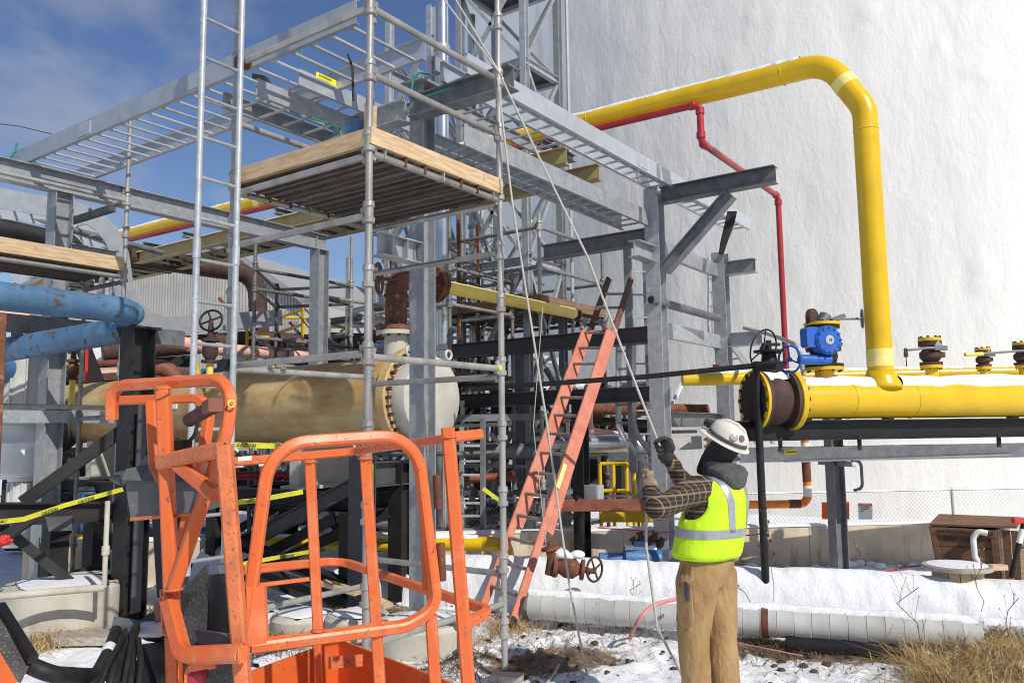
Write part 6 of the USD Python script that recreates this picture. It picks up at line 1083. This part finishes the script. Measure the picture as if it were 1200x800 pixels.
cc.add('latch', cat(lathe(V((2.053, 3.666, 1.605)), -RH, [(0, .035), (.03, .025), (.06, .008)], 12)), 'grey_plastic', 30)
jd = Thing('jib_mount', 'dark speckled steel jib bracket with a square hole behind the basket', 'lift bracket')
jd.add('side_plate', plate([V((2.079, 3.198, 1.152)), V((2.104, 3.077, 1.264)), V((2.051, 2.979, 0.944)), V((2.025, 3.102, 0.916))], FH, .03), 'speckled_steel', False)
jd.add('web_plate', plate([V((2.159, 3.173, 1.199)), V((2.092, 2.837, 1.252)), V((2.099, 2.827, 1.027)), V((2.167, 3.161, 0.947))], FH, .02), 'speckled_steel', False)
jd.add('square_hole', bar([V((2.044, 3.161, 1.144)), V((2.046, 3.159, 1.061))], .05, .008, FH, c=0), 'ink', False)
jd.add('gusset', hullm([V(p) for p in ((1.959, 2.937, 1.041), (1.92, 2.646, 1.073), (1.856, 2.736, 1.014), (1.87, 2.544, 1.015), (2.092, 3.008, 1.006))]), 'grey_plastic', False)
jd.add('mast', hullm([V(p) for p in ((2.19, 3.646, 1.42), (2.215, 3.438, 1.432), (2.155, 3.523, 1.07), (2.193, 3.384, 1.078), (2.302, 3.833, 1.401), (2.332, 3.619, 1.413), (2.268, 3.708, 1.031), (2.339, 3.609, 1.03))]), 'black_steel', 25)
jd.add('lower_block', hullm([V(p) for p in ((1.887, 2.951, 0.946), (1.866, 2.549, 1.02), (1.891, 2.945, 0.732), (1.869, 2.545, 0.812), (2.033, 3.178, 0.88), (2.053, 2.804, 0.943), (2.037, 3.172, 0.65), (2.056, 2.8, 0.713))]), 'speckled_steel', 25)
jd.add('red_button', lathe(V((1.801, 2.676, 0.947)), -FH + RH * .2, [(-.02, .02), (0, .036), (.016, .036), (.028, .025), (.032, .01)], 20), 'red_plastic', 40)
jd.add('button_guard', bar(fillet([V((1.771, 2.684, 0.886)), V((1.772, 2.681, 0.982)), V((1.806, 2.6, 1.001)), V((1.809, 2.595, 0.983))], .03), .03, .012, FH), 'orange_lift', 30)
jd.add('pivot_pin', cyl(V((2.01, 3.381, 0.978)), V((2.024, 3.276, 0.989)), .032, 18), 'white_cap', 35); jd.add('pin_block', cyl(V((2.087, 3.445, 0.966)), V((2.069, 3.298, 0.98)), .06, 18), 'black_steel', 35)
jd.add('lug', hullm([V(p) for p in ((1.977, 3.256, 1.107), (1.979, 3.167, 1.123), (1.982, 3.248, 1.031), (1.978, 3.168, 1.048), (2.033, 3.349, 1.087), (2.036, 3.259, 1.103), (2.039, 3.341, 1.009), (2.036, 3.259, 1.027))]), 'red_brown', 25)
jd.add('hose_plate', plate([V((1.991, 3.58, 1.011)), V((2.005, 3.388, 1.013)), V((1.939, 3.309, 0.95)), V((1.928, 3.496, 0.952))], FH, .012), 'grey_plastic', False)
jd.add('motor_block', hullm([V(p) for p in ((1.995, 3.403, 0.915), (2.017, 3.2, 0.955), (1.948, 3.296, 0.719), (1.975, 3.086, 0.748), (2.161, 3.687, 0.841), (2.247, 3.565, 0.859), (2.171, 3.673, 0.596), (2.266, 3.539, 0.594))]), 'black_paint', 25)
hz_ = [([(1.943, 3.476, 0.976), (1.817, 3.308, 0.933), (1.662, 3.181, 0.83)], .023, True), ([(1.968, 3.44, 0.968), (1.849, 3.263, 0.915), (1.722, 3.097, 0.813)], .02, False), ([(1.961, 3.364, 0.993), (1.874, 3.227, 0.948), (1.762, 3.04, 0.812)], .018, False), ([(1.898, 3.366, 0.941), (1.78, 3.187, 0.894), (1.704, 3.122, 0.783)], .017, False), ([(1.918, 3.338, 0.95), (1.827, 3.122, 0.893), (1.797, 2.992, 0.781)], .016, False), ([(1.952, 3.291, 0.922), (1.862, 3.073, 0.876), (1.826, 2.95, 0.78)], .015, False)]
hz_ += [([(1.879, 3.307, 0.976), (1.741, 3.155, 0.939), (1.628, 3.055, 0.83)], .012, False), ([(1.903, 3.274, 0.986), (1.811, 3.145, 0.925), (1.714, 3.022, 0.798)], .012, False), ([(1.915, 3.256, 0.975), (1.813, 3.054, 0.938), (1.722, 2.924, 0.813)], .011, False)]
for hi, (pts, r, cu) in enumerate(hz_):
    t = one('hydraulic_hose', tube(fillet(pts, .2), r, 12), 'rubber', ['', 'second black hydraulic hose, just right of the one with the sleeve', 'fat black hydraulic hose in the middle of the bundle', 'short black hydraulic hose curling under the pale sleeve', 'black hydraulic hose swinging right below the middle of the bundle', 'black hydraulic hose nearest the orange guard post', 'thin black line crossing in front of the sleeve hose', 'thin black line in the centre of the hose bundle', 'thinnest black line at the right of the hose bundle'][hi], 'hose', 'hydraulic hoses at the basket') if not cu else Thing('hydraulic_hose', 'thickest black hydraulic hose with a pale crimp sleeve', 'hose')
    if cu: t.add('hose', tube(fillet(pts, .2), r, 14), 'rubber', 35); t.add('sleeve', cyl(lerp(pts[0], pts[1], .75), lerp(pts[0], pts[1], 1.0), r * 1.12, 14), 'white_cap', 35)
# corner of a second machine at lower left
mc = Thing('machine_cover', 'black speckled machine cover with an orange edge in the lower left corner', 'machine cover')
mc.add('cover', hullm([V(p) for p in ((1.278, 3.203, 1.279), (1.334, 3.123, 1.215), (1.329, 2.873, 1.083), (1.285, 2.849, 1.023), (1.198, 2.97, 1.077), (1.41, 3.534, 1.225), (1.473, 3.446, 1.154), (1.498, 3.239, 0.991))]), 'speckled_steel', 20)
mc.add('edge_strip', bar([V((1.322, 3.107, 1.225)), V((1.32, 2.85, 1.088))], .03, .03), 'black_paint', 30)
mc.add('orange_corner', hullm([V(p) for p in ((1.173, 2.919, 1.168), (1.198, 2.798, 1.143), (1.207, 2.699, 1.073), (1.173, 2.661, 0.961), (1.115, 2.742, 0.962), (1.239, 3.084, 1.132), (1.29, 3.014, 1.093), (1.278, 2.858, 1.031))]), 'orange_lift', 20)
one('black_hose', tube(fillet([V((1.429, 3.163, 1.009)), V((1.489, 3.078, 0.964)), V((1.735, 3.251, 0.872)), V((1.921, 3.334, 0.848))], .3), .03, 14), 'rubber', 'thick black hose curving along the bottom edge', 'hose')

# ================================================================ WORKER
wb = V((4.919, 2.055, 0)); Fd, Rd = head(-40), head(50)
def Wp(r, f, z): k_ = max(z - 1.0, 0); return wb + Rd * (r + .23 * k_) + Fd * (f - .13 * k_) + ZU * z
def ell(c, a, b, h, F_=None, R_=None, U_=None):
    m = trimesh.creation.icosphere(2, 1.0); v = m.vertices; F_ = Fd if F_ is None else F_; R_ = Rd if R_ is None else R_; U_ = ZU if U_ is None else U_
    v = V(c) + v[:, :1] * R_ * a + v[:, 1:2] * F_ * b + v[:, 2:] * U_ * h; mm = m3.Manifold(m3.Mesh(np.asarray(v, np.float32), np.asarray(m.faces, np.uint32)));
    return mm if mm.volume() > 0 else m3.Manifold(m3.Mesh(np.asarray(v, np.float32), np.asarray(m.faces[:, ::-1], np.uint32)))
def sph(c, r): return m3.Manifold.sphere(r, 20).translate([float(x) for x in c])
def chain(es): return m3.Manifold.batch_boolean([m3.Manifold.batch_hull([es[i], es[i + 1]]) for i in range(len(es) - 1)], m3.OpType.Add)
def U(*ms): return m3.Manifold.batch_boolean(list(ms), m3.OpType.Add)
def guard_(t, v, L):        # a sliver triangle can throw a vertex off: put it back between its neighbours
    for _ in range(3):
        nb = t.vertex_neighbors; mid = V([v[n].mean(0) if len(n) else v[i] for i, n in enumerate(nb)]); bad = np.linalg.norm(v - mid, axis=1) > L * 1.2
        v = np.where(bad[:, None], mid, v)
    return v
def smooth_m(m, L=.02, it=14, fold=0., seed=0, sc=9, vs=.5):
    m = m.refine_to_length(L); q = m.to_mesh(); t = trimesh.Trimesh(q.vert_properties[:, :3], q.tri_verts, process=True); o0 = t.vertices.copy(); trimesh.smoothing.filter_taubin(t, .5, -.52, iterations=it); t.vertices = np.where((np.linalg.norm(t.vertices - o0, axis=1) > L * 1.5)[:, None], o0, t.vertices)
    v = t.vertices.copy(); o_ = np.asarray(q.vert_properties[:, :3]) if len(v) == len(q.vert_properties) else None; v = guard_(t, v, L)
    if fold: p = v * V([sc, sc, sc * vs]); v = v + t.vertex_normals * (fold * (meshkit.fbm(p, 3, seed) - .5) * 2)[:, None]
    return np.array(v), np.array(t.faces)
wk = Thing('person', 'worker in yellow hi-vis vest, white hard hat and tan trousers pulling a rope overhead', 'person', loc=wb)
# trousers with the legs
hip = ell(Wp(0, .0, .96), .195, .155, .12)
legs = []
for sd_, f0 in ((-1, .02), (1, -.04)):
    legs.append(chain([ell(Wp(.095 * sd_, .0, .88), .118, .135, .1), ell(Wp(.10 * sd_, .015 + f0, .50), .088, .098, .08), ell(Wp(.105 * sd_, f0, .12), .080, .092, .06), ell(Wp(.105 * sd_, f0, .06), .082, .10, .03)]))
wk.add('trousers', smooth_m(U(chain([ell(Wp(0, 0, 1.05), .19, .15, .05), hip]), m3.Manifold.batch_hull([hip, ell(Wp(-.09, 0, .86), .115, .13, .05), ell(Wp(.09, 0, .86), .115, .13, .05)]), *legs), .016, 10, .017, 3, 9, .45), 'pants', True)
wk.add('thigh_pocket', smooth_m(m3.Manifold.batch_hull([ell(Wp(-.205, .01, .84), .014, .06, .03), ell(Wp(-.198, .01, .64), .014, .062, .03)]), .02, 6), 'pants', True)
wk.add('phone_clip', smooth_m(m3.Manifold.batch_hull([ell(Wp(-.215, -.02, .87), .012, .022, .02), ell(Wp(-.215, -.02, .79), .012, .02, .02)]), .01, 4), 'grey_steel', True)
wk.add('seat_pocket', smooth_m(m3.Manifold.batch_hull([ell(Wp(.09, -.128, .92), .055, .012, .03), ell(Wp(.09, -.122, .83), .05, .012, .03)]), .02, 6), 'pants', True)
for sd_, f0 in ((-1, .02), (1, -.04)):
    wk.add('boot', smooth_m(chain([ell(Wp(.105 * sd_, f0 - .04, .07), .05, .06, .07), ell(Wp(.115 * sd_, f0 + .08, .05), .05, .07, .05), ell(Wp(.12 * sd_, f0 + .15, .04), .045, .05, .035)]), .02, 8), 'boot', True)
# body (one mesh): torso, neck, head
neck = Wp(.0, .03, 1.50); hup = nrm(ZU * math.cos(.55) - Fd * math.sin(.55) + Rd * .05); hfw = nrm(Fd * math.cos(.55) + ZU * math.sin(.55) - Rd * .35); hfw = nrm(hfw - hup * (hfw @ hup)); hrt = np.cross(hfw, hup)
hc_ = Wp(.0, .045, 1.685)
skull = ell(hc_, .078, .098, .112, hfw, hrt, hup); jaw = ell(hc_ + hfw * .045 - hup * .085, .05, .045, .04, hfw, hrt, hup)
nose = m3.Manifold.batch_hull([sph(hc_ + hfw * .097 + hup * .01, .008), sph(hc_ + hfw * .118 - hup * .022, .011)])
mouth = m3.Manifold.batch_hull([sph(hc_ + hfw * .095 - hup * .055 + hrt * .02, .007), sph(hc_ + hfw * .095 - hup * .055 - hrt * .02, .007)])
wk.add('body', smooth_m(U(chain([ell(Wp(0, 0, 1.0), .16, .12, .08), ell(Wp(0, .0, 1.25), .17, .12, .1), ell(Wp(0, .0, 1.42), .16, .10, .07), ell(Wp(0, .02, 1.5), .07, .07, .05)]), m3.Manifold.batch_hull([skull, jaw]), nose, mouth, m3.Manifold.batch_hull([ell(Wp(0, .02, 1.46), .065, .065, .04), ell(hc_ - hup * .08, .06, .065, .04, hfw, hrt, hup)])), .012, 6), 'skin', True)
for s in (-1, 1): wk.add('eye', ball(hc_ + hfw * .085 + hup * .012 + hrt * .032 * s, .012, 2), 'white_cap', True)
# jacket with both sleeves (one surface)
handR, handL = V((4.771, 2.265, 1.683)), V((4.473, 2.218, 1.509))
shL, shR = Wp(-.195, .02, 1.43), Wp(.195, .05, 1.44)
elL, elR = V((4.292, 2.076, 1.346)), V((4.978, 2.182, 1.418))
wrL, wrR = handL + nrm(elL - handL) * .075, handR + nrm(elR - handR) * .07
jk = U(chain([ell(Wp(0, 0, 1.04), .215, .17, .05), ell(Wp(0, 0, 1.2), .215, .165, .1), ell(Wp(0, .0, 1.38), .2, .14, .08), ell(Wp(0, .02, 1.48), .10, .085, .04)]),
       chain([sph(Wp(-.12, .02, 1.42), .085), sph(shL, .088), sph(lerp(shL, elL, .5), .077), sph(elL, .068), sph(lerp(elL, wrL, .5), .060), sph(wrL, .047)]),
       chain([sph(Wp(.12, .03, 1.42), .085), sph(shR, .085), sph(lerp(shR, elR, .5), .074), sph(elR, .064), sph(lerp(elR, wrR, .5), .058), sph(wrR, .045)]))
wk.add('plaid_jacket', smooth_m(jk, .017, 10, .015, 7, 13, .8), 'plaid', True)
for (w_r, e_r, rr2) in ((wrL, elL, .049), (wrR, elR, .047)):
    d_ = nrm(w_r - e_r); wk.add('cuff', lathe(w_r - d_ * .03, d_, [(0, rr2 - .004), (.01, rr2 + .003), (.05, rr2 + .002), (.06, rr2 - .006)], 18), 'glove_tan' if w_r is wrL else 'glove_dark', True)
# vest
vest_s = chain([ell(Wp(0, -.0, 1.035), .245, .195, .05), ell(Wp(0, -.0, 1.18), .240, .19, .08), ell(Wp(0, -.005, 1.36), .232, .170, .07), ell(Wp(0, .0, 1.445), .185, .13, .055), ell(Wp(0, .015, 1.50), .10, .085, .03)])
armL, armR = chain([sph(Wp(-.235, .05, 1.36), .118), sph(shL + nrm(elL - shL) * .22 - ZU * .02, .13)]), chain([sph(Wp(.235, .06, 1.38), .115), sph(shR + nrm(elR - shR) * .22, .13)])
vest_s = vest_s - armL - armR
vest_s = vest_s.trim_by_plane((0, 0, 1), 1.005)
vm = smooth_m(vest_s, .014, 7, .013, 11, 9, .5)
wk.add('vest', vm, 'vest', 50)
vt_ = trimesh.Trimesh(*vm, process=True); vt_.fix_normals()
off = m3.Manifold(m3.Mesh(np.asarray(vt_.vertices + vt_.vertex_normals * .004, np.float32), np.asarray(vt_.faces, np.uint32)))
if off.volume() < 0: off = m3.Manifold(m3.Mesh(np.asarray(vt_.vertices + vt_.vertex_normals * .004, np.float32), np.asarray(vt_.faces[:, ::-1], np.uint32)))
def slab(c, sx, sy, sz, tilt=0.):
    b = m3.Manifold.cube([sx, sy, sz], True); M = np.zeros((3, 4)); ct_, st_ = math.cos(tilt), math.sin(tilt)
    M[:, 0], M[:, 1], M[:, 2], M[:, 3] = Rd, Fd, ZU, c; return b.transform(M)
b1 = off ^ slab(Wp(0, 0, 1.165), .7, .7, .052)
if not b1.is_empty(): q_ = b1.to_mesh(); wk.add('reflective_band', (q_.vert_properties[:, :3].astype(float), q_.tri_verts), 'reflective', 30)
for s in (-.085, .10):
    b1 = off ^ slab(Wp(s, -.1, 1.36), .05, .30, .38); q_ = b1.to_mesh()
    if not b1.is_empty(): wk.add('reflective_band', (q_.vert_properties[:, :3].astype(float), q_.tri_verts), 'reflective', 30)
wk.add('hem', torus((0, 0, 0), ZU, 1, .02, 48, 6) if False else (lambda m: (m.vert_properties[:, :3].astype(float), m.tri_verts))((off ^ slab(Wp(0, 0, 1.013), .7, .7, .014)).to_mesh()), 'vest', 30)
# hood, balaclava
wk.add('balaclava', smooth_m(U(m3.Manifold.batch_hull([ell(hc_ - hfw * .012, .088, .100, .106, hfw, hrt, hup), ell(hc_ - hup * .10 - hfw * .0, .078, .085, .05, hfw, hrt, hup)]), m3.Manifold.batch_hull([ell(hc_ - hup * .09, .08, .09, .05, hfw, hrt, hup), ell(Wp(0, .03, 1.50), .10, .10, .045)]), m3.Manifold.batch_hull([ell(hc_ + hfw * .03 - hup * .10, .055, .06, .045, hfw, hrt, hup), ell(Wp(-.03, .15, 1.53), .035, .03, .03)])) - ell(hc_ + hfw * .115 + hup * .005, .058, .06, .07, hfw, hrt, hup), .013, 8, .006, 5, 18, .6), 'black_cloth', True)
wk.add('hood', smooth_m(U(m3.Manifold.batch_hull([ell(Wp(0, -.06, 1.52), .13, .085, .045), ell(Wp(.0, -.12, 1.46), .09, .04, .05)]), m3.Manifold.batch_hull([ell(Wp(-.05, -.02, 1.54), .10, .09, .04), ell(Wp(.06, -.02, 1.54), .09, .09, .04)])), .012, 9, .016, 9, 11, 1.2), 'hood_grey', True)
# hard hat
ho = hc_ + hup * .042 - hfw * .008
HS = .86
def H3(r, f, u): return ho + (hrt * r + hfw * f + hup * u) * HS
dome_p = [(0, 1.0), (.03, 1.0), (.06, .97), (.09, .88), (.115, .72), (.132, .50), (.142, .25), (.145, .01)]
hv, hf_ = lathe((0, 0, 0), ZU, dome_p, 40); hvv = ho + (hv[:, :1] * hrt * .125 + hv[:, 1:2] * hfw * .148 + hv[:, 2:] * hup) * HS; ht_ = wk.add('hard_hat', (hvv, hf_ if np.linalg.det(np.stack([hrt, hfw, hup])) > 0 else hf_[:, ::-1]), 'hat', True)
br, bf = lathe((0, 0, 0), ZU, [(-.004, .95), (-.006, 1.0), (-.004, 1.16), (.002, 1.17), (.008, 1.14), (.014, 1.0)], 40); bv = ho + HS * (br[:, :1] * hrt * .128 + (br[:, 1:2] * .155 + (np.clip(br[:, 1:2], 0, 2) ** 2) * .03) * hfw + br[:, 2:] * hup - (np.clip(br[:, 1:2], 0, 2) ** 2) * .012 * hup)
wk.add('brim', (bv, bf if np.linalg.det(np.stack([hrt, hfw, hup])) > 0 else bf[:, ::-1]), 'hat', True, ht_)
wk.add('hat_ridge', tube([H3(0, .148, .03), H3(0, .12, .10), H3(0, .06, .143), H3(0, -.02, .152), H3(0, -.08, .135), H3(0, -.13, .08), H3(0, -.152, .03)], .012, 8), 'hat', True, ht_)
band = torus((0, 0, 0), ZU, 1, .07, 40, 6); bv = band[0]; wk.add('lamp_strap', (ho + HS * (bv[:, :1] * hrt * .124 + bv[:, 1:2] * hfw * .147 + hup * (.035 + bv[:, 2:] * .22)), band[1]), 'hood_grey', True, ht_)
wk.add('headlamp', cat(bar([H3(0, .155, .05), H3(0, .185, .055)], .06, .045, hup), lathe(H3(0, .18, .055), hfw, [(0, .022), (.02, .024), (.024, .015)], 14)), 'black_cloth', 30, ht_)
for r_, f_, u_, s_, m_, lab in ((-.098, -.055, .082, .026, 'hat_print', None), (-.085, .03, .100, .024, 'sticker_yellow', None), (-.112, .02, .055, .02, 'hood_grey', None), (-.06, -.10, .092, .022, 'hat_print', None)):
    n_ = nrm(hrt * r_ / .0156 + hfw * f_ / .0219 + hup * max(u_, .02) / .015); c_ = H3(r_, f_, u_)
    wk.add('hat_sticker', lathe(c_ + n_ * .003, n_, [(-.012, s_), (.0015, s_), (.002, s_ * .9)], 16), m_, 30, ht_)
# gloves with fingers closed on the rope
def hand(c, axis, palm, wrist, mat, thumb_side=1):
    a = nrm(axis); p = nrm(V(palm) - a * (V(palm) @ a)); q = np.cross(a, p); R = .027; ms = []
    kn = [c + a * (i - 1.5) * .024 + p * .040 - q * .010 for i in range(4)]
    wr = V(wrist); ms.append(m3.Manifold.batch_hull([sph(kn[0], .0155), sph(kn[3], .0145), sph(c + p * .050 - q * .048 + a * .026, .019), sph(c + p * .050 - q * .048 - a * .024, .019)])); ms.append(m3.Manifold.batch_hull([sph(c + p * .050 - q * .048 + a * .026, .020), sph(c + p * .050 - q * .048 - a * .024, .020), sph(wr, .033)]))
    for i in range(4):
        L = (1.0, 1.12, 1.05, .85)[3 - i]; th = [.15, 1.15 * L, 2.1 * L, 3.0 * L]; pts = [c + a * (i - 1.5) * .0245 + (p * math.cos(t) + q * math.sin(t)) * (R + .012 * max(0, 1 - t)) for t in th]
        rs_ = [.0122, .0115, .0105, .0095]; ms.append(chain([sph(x, r) for x, r in zip([kn[i]] + pts, [.013] + rs_)]))
    tp = [c + p * .046 - q * .040 + a * .035 * thumb_side, c + p * .022 - q * .040 + a * .048 * thumb_side, c - p * .008 - q * .030 + a * .046 * thumb_side, c - p * .028 - q * .008 + a * .040 * thumb_side]; ms.append(chain([sph(x, r) for x, r in zip(tp, (.016, .014, .0125, .011))]))
    return smooth_m(U(*ms), .0045, 5)
ropeR = nrm(V((4.997, 2.896, 3.031)) - handR); ropeL = nrm(V((4.482, 2.241, 1.109)) - handL)
wk.add('hand', hand(handR, ropeR, wrR - handR + RH * .03, wrR, 'glove_dark', 1), 'glove_dark', True, label='raised hand in a black glove')
wk.add('hand', hand(handL, -ropeL, wrL - handL + RH * .05, wrL, 'glove_tan', 1), 'glove_tan', True, label='lower hand in a worn tan glove')

# ================================================================ DRY GRASS AND WEEDS
def blades(n, cx, cy, sx, sy, h, lean=.6, w=.004, seed=0, zoff=0.):
    r = np.random.default_rng(seed); x, y = cx + r.normal(0, sx, n), cy + r.normal(0, sy, n); z = ground_z(x, y) * 1.0 + zoff - .01; hh = h * r.uniform(.35, 1.15, n); an = r.uniform(0, 2 * PI, n); le = r.uniform(.1, lean, n) * hh * 1.6; ax_ = r.uniform(0, 2 * PI, n)
    b = np.stack([x, y, z], 1); t1 = b + np.stack([np.cos(an) * le * .35, np.sin(an) * le * .35, hh * .6], 1); t2 = b + np.stack([np.cos(an) * le, np.sin(an) * le, hh * (1 - .3 * r.random(n))], 1); s = np.stack([np.cos(ax_), np.sin(ax_), 0 * ax_], 1) * w
    v = np.stack([b - s, b + s, t1 - s * .8, t1 + s * .8, t2], 1).reshape(-1, 3); o = np.arange(n)[:, None] * 5
    return v, np.vstack([o + V([0, 1, 3]), o + V([0, 3, 2]), o + V([2, 3, 4])])
gs, gdk = [], []
def clump(p, n, sx, sy, h, **k): (gdk if k.pop('dark', 0) else gs).append(blades(n, p[0], p[1], sx, sy, h, **k))
for i, (p, n, sx, h, dk_) in enumerate([((7.332, 0.873, 0), 1000, .22, .28, 0), ((7.216, 0.642, 0), 800, .2, .30, 0), ((6.639, 1.001, 0), 500, .13, .26, 0), ((8.084, 0.826, 0), 600, .20, .22, 1), ((8.292, 1.037, 0), 300, .14, .2, 1), ((6.822, 1.092, 0), 160, .1, .25, 0),
    ((7.048, 2.133, 0), 500, .30, .10, 1), ((7.201, 1.703, -0), 400, .3, .08, 1), ((7.059, 2.419, 0), 240, .2, .12, 1), ((6.62, 3.645, 0), 420, .3, .09, 1), ((6.48, 4.277, 0), 300, .3, .08, 1), ((7.069, 3.664, 0), 120, .08, .24, 0), ((6.332, 4.508, 0), 200, .12, .14, 0), ((6.404, 4.706, 0), 200, .1, .16, 0), ((5.661, 3.62, 0), 160, .35, .05, 1), ((5.677, 3.917, 0), 200, .3, .05, 1), ((5.763, 3.33, 0), 120, .35, .04, 1),
    ((5.151, 6.173, 0), 1000, .22, .17, 0), ((4.783, 5.954, 0), 600, .18, .14, 1), ((5.417, 6.128, 0), 400, .2, .16, 1), ((5.628, 6.186, 0), 300, .15, .2, 1), ((3.681, 7.666, 0), 420, .14, .18, 0), ((3.86, 7.777, 0), 360, .16, .16, 0), ((4.312, 8.122, 0), 260, .15, .16, 0), ((3.428, 7.54, 0), 150, .12, .14, 0), ((4.689, 7.941, 0), 300, .2, .2, 1), ((5.021, 9.151, 0), 160, .06, .4, 0),
    ((5.393, 4.355, 0), 500, .28, .12, 1), ((5.233, 3.932, 0), 420, .26, .10, 1), ((4.93, 4.19, -0), 300, .2, .10, 1), ((5.774, 4.52, 0), 200, .2, .12, 0), ((6.058, 5.922, 0), 240, .16, .15, 1), ((7.014, 2.699, 0), 180, .2, .10, 1), ((6.586, 2.063, 0), 120, .3, .05, 0), ((6.689, 1.296, 0), 140, .25, .06, 0), ((7.131, 1.224, 0), 120, .12, .2, 0), ((7.221, 3.824, 0.27), 120, .10, .12, 0), ((6.755, 4.65, 0.262), 60, .05, .2, 0), ((6.779, 4.273, 0.296), 70, .03, .16, 0)]): clump(p, int(n * 1.15) if h > .12 else int(n * .8), sx * (1 if h > .12 else 1.25), sx, h if h > .12 else h * .8, dark=dk_, seed=i, w=.0035, lean=1.5 if h > .12 else 3.0)
one('dry_grass', cat(gs), 'straw', 'pale dry winter grass in tufts across the snowy ground', 'grass', kind='stuff', smooth=False)
one('dead_weeds', cat(gdk), 'straw_dark', 'brown dead weeds matted along the pipes and bare patches', 'weeds', kind='stuff', smooth=False)
def weed(p, h, label, seed, heads=True):
    r = np.random.default_rng(seed); o = V(p); t = Thing('dead_weed', label, 'plant'); st = [o + V([r.normal(0, .010) * k, r.normal(0, .010) * k, h * k / 5]) for k in range(6)]; tw = []; hd_ = []
    for k in range(9): s = r.uniform(.35, 1); b = V([np.interp(s * 5, range(6), V(st)[:, i]) for i in range(3)]); e = b + V([r.normal(0, .07) * h, r.normal(0, .07) * h, r.uniform(.12, .3) * h]); tw.append(tube([b, lerp(b, e, .5) + ZU * .02 * h, e], .0014, 5)); hd_.append(ball(e, .011 if heads else .005, 1, (1, 1, 1.4)))
    t.add('stem', tube(st, .0028, 6), 'straw_dark', 35); t.add('twigs', cat(tw), 'straw_dark', 35, kind='stuff'); t.add('seed_heads', cat(hd_), 'rust_dark' if heads else 'straw', True, kind='stuff')
weed((7.637, 2.553, 0.216), .72, 'tall dead weed with dark seed heads right of the black post', 1)
weed((7.602, 0.88, 0.329), .42, 'bare dead weed sticking out of the snow ridge near the crate', 2, False)
weed((6.755, 1.193, 0), .62, 'tall straw coloured weed with seed heads at the lower right', 3, False)
weed((9.697, 2.248, 0.195), .32, 'thin stalk standing in the snow right of the grey tray post', 4, False)
weed((6.92, 3.588, 0), .4, 'short dead stalks behind the pink hose', 5, False)
weed((7.366, 0.653, 0), .5, 'dense dead weed at the right frame edge', 6, False)
# clods and scraps
cl = []
for i in range(300):
    if i % 3: bx, by, br, ba = BARE[i % len(BARE)]; x, y = bx + rng.normal(0, br), by + rng.normal(0, br)
    else: x, y = rng.uniform(4, 11), rng.uniform(-3, 7)
    r = rng.uniform(.006, .03); m = ball((0, 0, 0), 1, 1); v = m[0] * (1 + .6 * (meshkit.noise(m[0] * 1.6 + i, 2)[:, None] - .5)) * V([r * 1.2, r * 1.2, r * .7]); cl.append((v + V([x, y, float(ground_z(x, y)) + r * .2]), m[1]))
one('soil_clods', cat(cl), 'soil', 'small frozen soil clods and stones scattered in the snow', 'stones', kind='stuff', smooth=True)
for i, (p, q, m_, lab) in enumerate((((5.449, 6.137, 0.387), (5.507, 5.712, 0.325), 'wood_new', 'pale timber scrap resting on the snow behind the gate'), ((5.446, 5.452, 0.302), (5.45, 5.275, 0.261), 'wood_new', 'short pale timber scrap beside the middle column'), ((4.923, 3.731, 0.03), (5.011, 3.52, 0.03), 'wood_grey', 'grey timber pad under the scaffold foot'))):
    one('timber_scrap', bar([V(p), V(q)], .12, .045), m_, lab, 'timber')
cl = []
for i in range(46):
    p = V((7.489, 0.803, 0)) + V([rng.normal(0, .26), rng.normal(0, .26), 0]); r = rng.uniform(.012, .05); m = ball((0, 0, 0), 1, 2); v = m[0] * (1 + .7 * (meshkit.noise(m[0] * 1.9 + i, 2)[:, None] - .5)) * V([r * 1.3, r * 1.3, r * .6]); cl.append((v + V([p[0], p[1], float(ground_z(p[0], p[1])) + rng.uniform(.0, .12)]), m[1]))
one('snow_lumps', cat(cl), 'snow', 'lumps of snow caught in the dry grass at the lower right', 'snow', kind='stuff', smooth=True)
flush()
